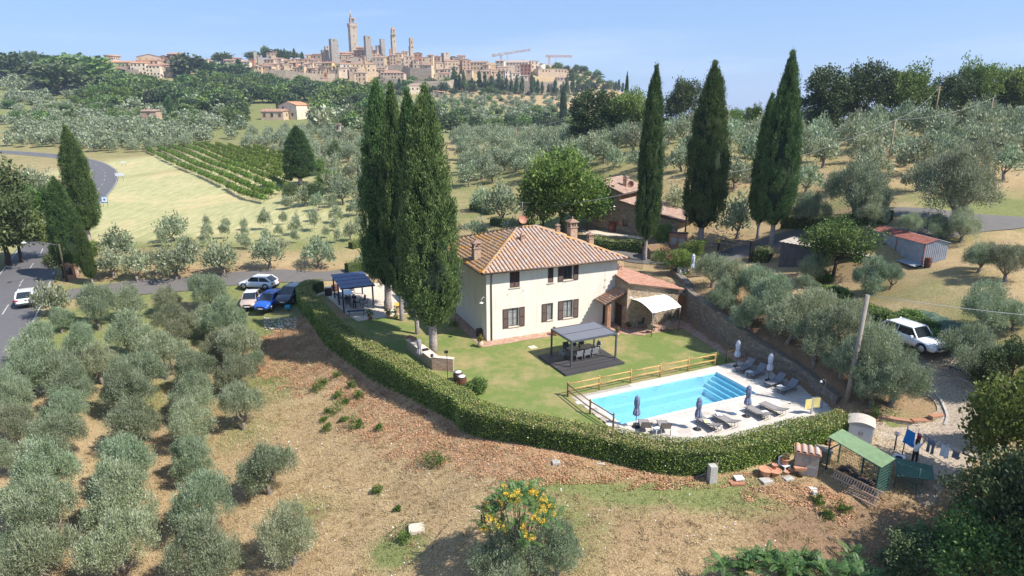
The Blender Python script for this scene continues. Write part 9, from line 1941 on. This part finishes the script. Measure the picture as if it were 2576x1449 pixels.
# town walls
M['townwall']=simple('town_wall_stone',(.40,.33,.25),.95,.2,.5,detail=6)
def twall(pts,h,label):
    P=[WY(u,v,Y) for u,v,Y in pts];o=empty('town_wall',(0,0,0),0,label,'wall')
    for a,b in zip(P[:-1],P[1:]): mb=MB();mb.hexa([(a[0],a[1],a[2]-9),(b[0],b[1],b[2]-9),(b[0],b[1]+1.2,b[2]-9),(a[0],a[1]+1.2,a[2]-9),(a[0],a[1],a[2]+h),(b[0],b[1],b[2]+h),(b[0],b[1]+1.2,b[2]+h),(a[0],a[1]+1.2,a[2]+h)]);mb.build('wall',M['townwall'],o)
def qz(zf,x,y,Y): u,v=zf(x,y);return (u,v,Y)
twall([qz(zC,530,1250,675),qz(zC,1080,1265,672),qz(zC,1500,1290,670),qz(zC,1850,1290,672),qz(zC,2010,1250,680)],5,'pale stone town wall below the convent');twall([qz(zC,770,960,750),qz(zC,1070,960,748),qz(zC,1180,1010,735),qz(zC,1540,1020,732)],3,'grey retaining wall below the tall palace');twall([qz(zD,700,700,705),qz(zD,930,720,700),qz(zD,1400,740,700),qz(zD,1750,750,705),qz(zD,2060,720,735)],6,'long buttressed town wall behind the cypress avenue')
twall([qz(zB,700,760,690),qz(zB,1040,740,690),qz(zB,1400,800,692),qz(zB,1880,830,700),qz(zB,2060,810,704)],6,'tan wall along the foot of the lower town');twall([qz(zA,0,500,646),qz(zA,90,530,644)],9,'short wall left of the long tan palace');twall([(325*.974,187,640),(290,190,640),(350,188,640)],5,'garden wall before the left palaces')
# cranes
M['crane1']=simple('white_red_crane',(.60,.50,.47),.6,.3,.4);M['crane2']=simple('orange_crane',(.55,.25,.14),.6,.2,.5)
def crane(base,vt,j0,j1,Y,mat,label,t):
    b=WY(base[0],base[1],Y);top=WY(base[0],vt,Y);o=empty('tower_crane',b,0,label,'crane');h=top[2]-b[2];A_=np.array(WY(*j0,Y))-np.array(b);B_=np.array(WY(*j1,Y))-np.array(b)
    def lattice(p,q,w,n):
        mb=MB();p,q=np.array(p,float),np.array(q,float);d=unit(q-p);up=np.array([0,0,1.]) if abs(d[2])<.8 else np.array([1.,0,0]);s=unit(np.cross(d,up));u2=np.cross(s,d)
        C_=[s*w/2-u2*w/2,-s*w/2-u2*w/2,u2*w/2]
        if abs(d[2])>.8: C_=[s*w/2+u2*w/2,-s*w/2+u2*w/2,s*w/2-u2*w/2,-s*w/2-u2*w/2]
        for c in C_: mb.beam(p+c,q+c,t)
        for i in range(n):
            for c,e in zip(C_,C_[1:]+C_[:1]): mb.beam(p+(q-p)*i/n+c,p+(q-p)*(i+1)/n+e,t*.7)
        return mb
    lattice((0,0,-10),(0,0,h),2.0,9).build('mast',mat,o);lattice(A_,B_,2.2,26).build('jib',mat,o);mb=MB();mb.cbox(tuple(A_),(4,2,3));mb.build('counterweight',M['kerb'],o);mb=MB();mb.cbox((1.5,0,h-2),(2,2,2.4));mb.build('cab',M['lampwhite'],o);mb=MB();mb.beam((8,0,h),(8,0,h-9),t*.5);mb.build('hoist_rope',M['iron'],o)
crane(zD(873,310),zD(0,200)[1],zD(755,240),zD(1335,150),800,M['crane1'],'white and red tower crane with long raised jib over the town',.45);crane(zD(1625,430),zD(0,255)[1],zD(1595,250),zD(1985,255),850,M['crane2'],'thin orange tower crane with a level jib at the right',.3)
# stone retaining band on the slope and parked cars on the town terrace
# distant ranges on the horizon
def ridge_far(Y,z0,amp,seed,name,label,x0=-3900,x1=3900):
    R_=np.random.default_rng(seed);xs=np.linspace(x0,x1,90);z=z0+amp*.85*np.interp(xs,np.linspace(x0,x1,16),R_.random(16));mb=MB()
    for x,q in zip(xs,z): mb.v+=[(x,Y-500,-140),(x,Y,q),(x,Y+400,-140)]
    for i in range(89):
        for j in range(2): mb.f.append((i*3+j,(i+1)*3+j,(i+1)*3+j+1,i*3+j+1));mb.m.append(0);mb.sm.append(True)
    tag(mb.build(name,M['farhill']),label,kind='structure')
M['farhill']=simple('distant_hill_cover',(.10,.13,.07),.95,.2,.004)
ridge_far(3700,-45,62,1,'distant_hills','distant hills on the horizon')
# ------------------------------------------------------------------ keep the 300 largest olives single, the rest as one grove
bpy.context.view_layer.update()
OT=[o for o in SC.objects if o.parent is None and o.name.startswith('olive_tree')]
OT.sort(key=lambda o: -o.scale[0]/hypot(o.location[0],o.location[1]))
items,tk=[],[]
for o in OT[300:]:
    mtx=Matrix.Translation(o.location) @ Matrix.Rotation(o.rotation_euler[2],4,'Z') @ Matrix.Diagonal((*o.scale,1))
    far=hypot(o.location[0],o.location[1])>300
    for c in list(o.children):
        if c.data.name.startswith('crown'):
            me=c.data if not far else TPL['olive2'][len(items) % 4][0];items.append((me,mtx))
        D.objects.remove(c)
    D.objects.remove(o)
merge_quads('olive_grove',items,'the far olive groves, silver-green trees on the slopes')
# one label each where place tells them apart
def _rows(n): return max(1,-(-n//16))
for g_,what,where in [('olive trees of the right hillside grove','grey-green olive tree','of the right hill'),('olive trees of the middle grove','pale olive tree','behind the farmhouse'),('olive trees beyond the road bend','olive tree','beyond the road bend'),('trees of the wood below the town','leafy wood tree','below the town'),
        ('saplings on the slope','fresh green sapling','on the leafy slope'),('houses of the lower town','stone house','of the lower town'),('crowded small houses of the old town','small tiled house','of the old town'),('crowded small houses of the upper town','small tiled house','of the upper town'),
        ('grapevines in the vineyard rows','leafy grapevine','of the vineyard'),('vineyard stakes','wooden stake','of the vineyard'),('olive trees of the left terraces','small olive tree','of the left terraces'),('olive trees of the clearing','olive tree','of the clearing'),('small olives behind the farmhouse','small olive tree','behind the farmhouse'),('olive trees on the far left hill','grey-green olive tree','on the far left hill'),('olive trees on the straw slope below the town','scattered olive tree','below the town'),('cypresses of the town','slender dark cypress','by the town'),('trees round the far farmhouse','green tree','round the far farmhouse'),('scrub trees along the ridge','dark scrub tree','on the right ridge'),
        ('broom bushes on the bank','yellow-green broom bush','on the bank'),('trees on the slope beyond the road','rounded tree','beyond the road'),('mixed trees on the left hillside','mixed green tree','on the left hillside'),('trees in the valley','bushy tree','in the valley'),
        ('trees along the town walls','dark tree','under the town walls'),('trees of the wooded town shoulder','leafy tree','right of the town'),('trees under the long town wall','small tree','under the long wall')]:
    if what:
        n_=sum(1 for o in SC.objects if o.get('group')==g_ and o.parent is None)
        if n_: rank_labels(g_,what,_rows(n_),where)
# ------------------------------------------------------------------ air
hz=MB();hz.box(-4600,-130,-230,4600,4900,150);HZ=hz.build('haze');tag(HZ,'thin summer haze',kind='stuff')
m=D.materials.new('haze_air');m.use_nodes=True;nt=m.node_tree;nt.nodes.clear();out=nt.nodes.new('ShaderNodeOutputMaterial');pv=nt.nodes.new('ShaderNodeVolumePrincipled');pv.inputs['Color'].default_value=(.66,.79,1,1);pv.inputs['Density'].default_value=.00016;pv.inputs['Anisotropy'].default_value=.2
nt.links.new(pv.outputs[0],out.inputs['Volume']);HZ.data.materials.append(m)
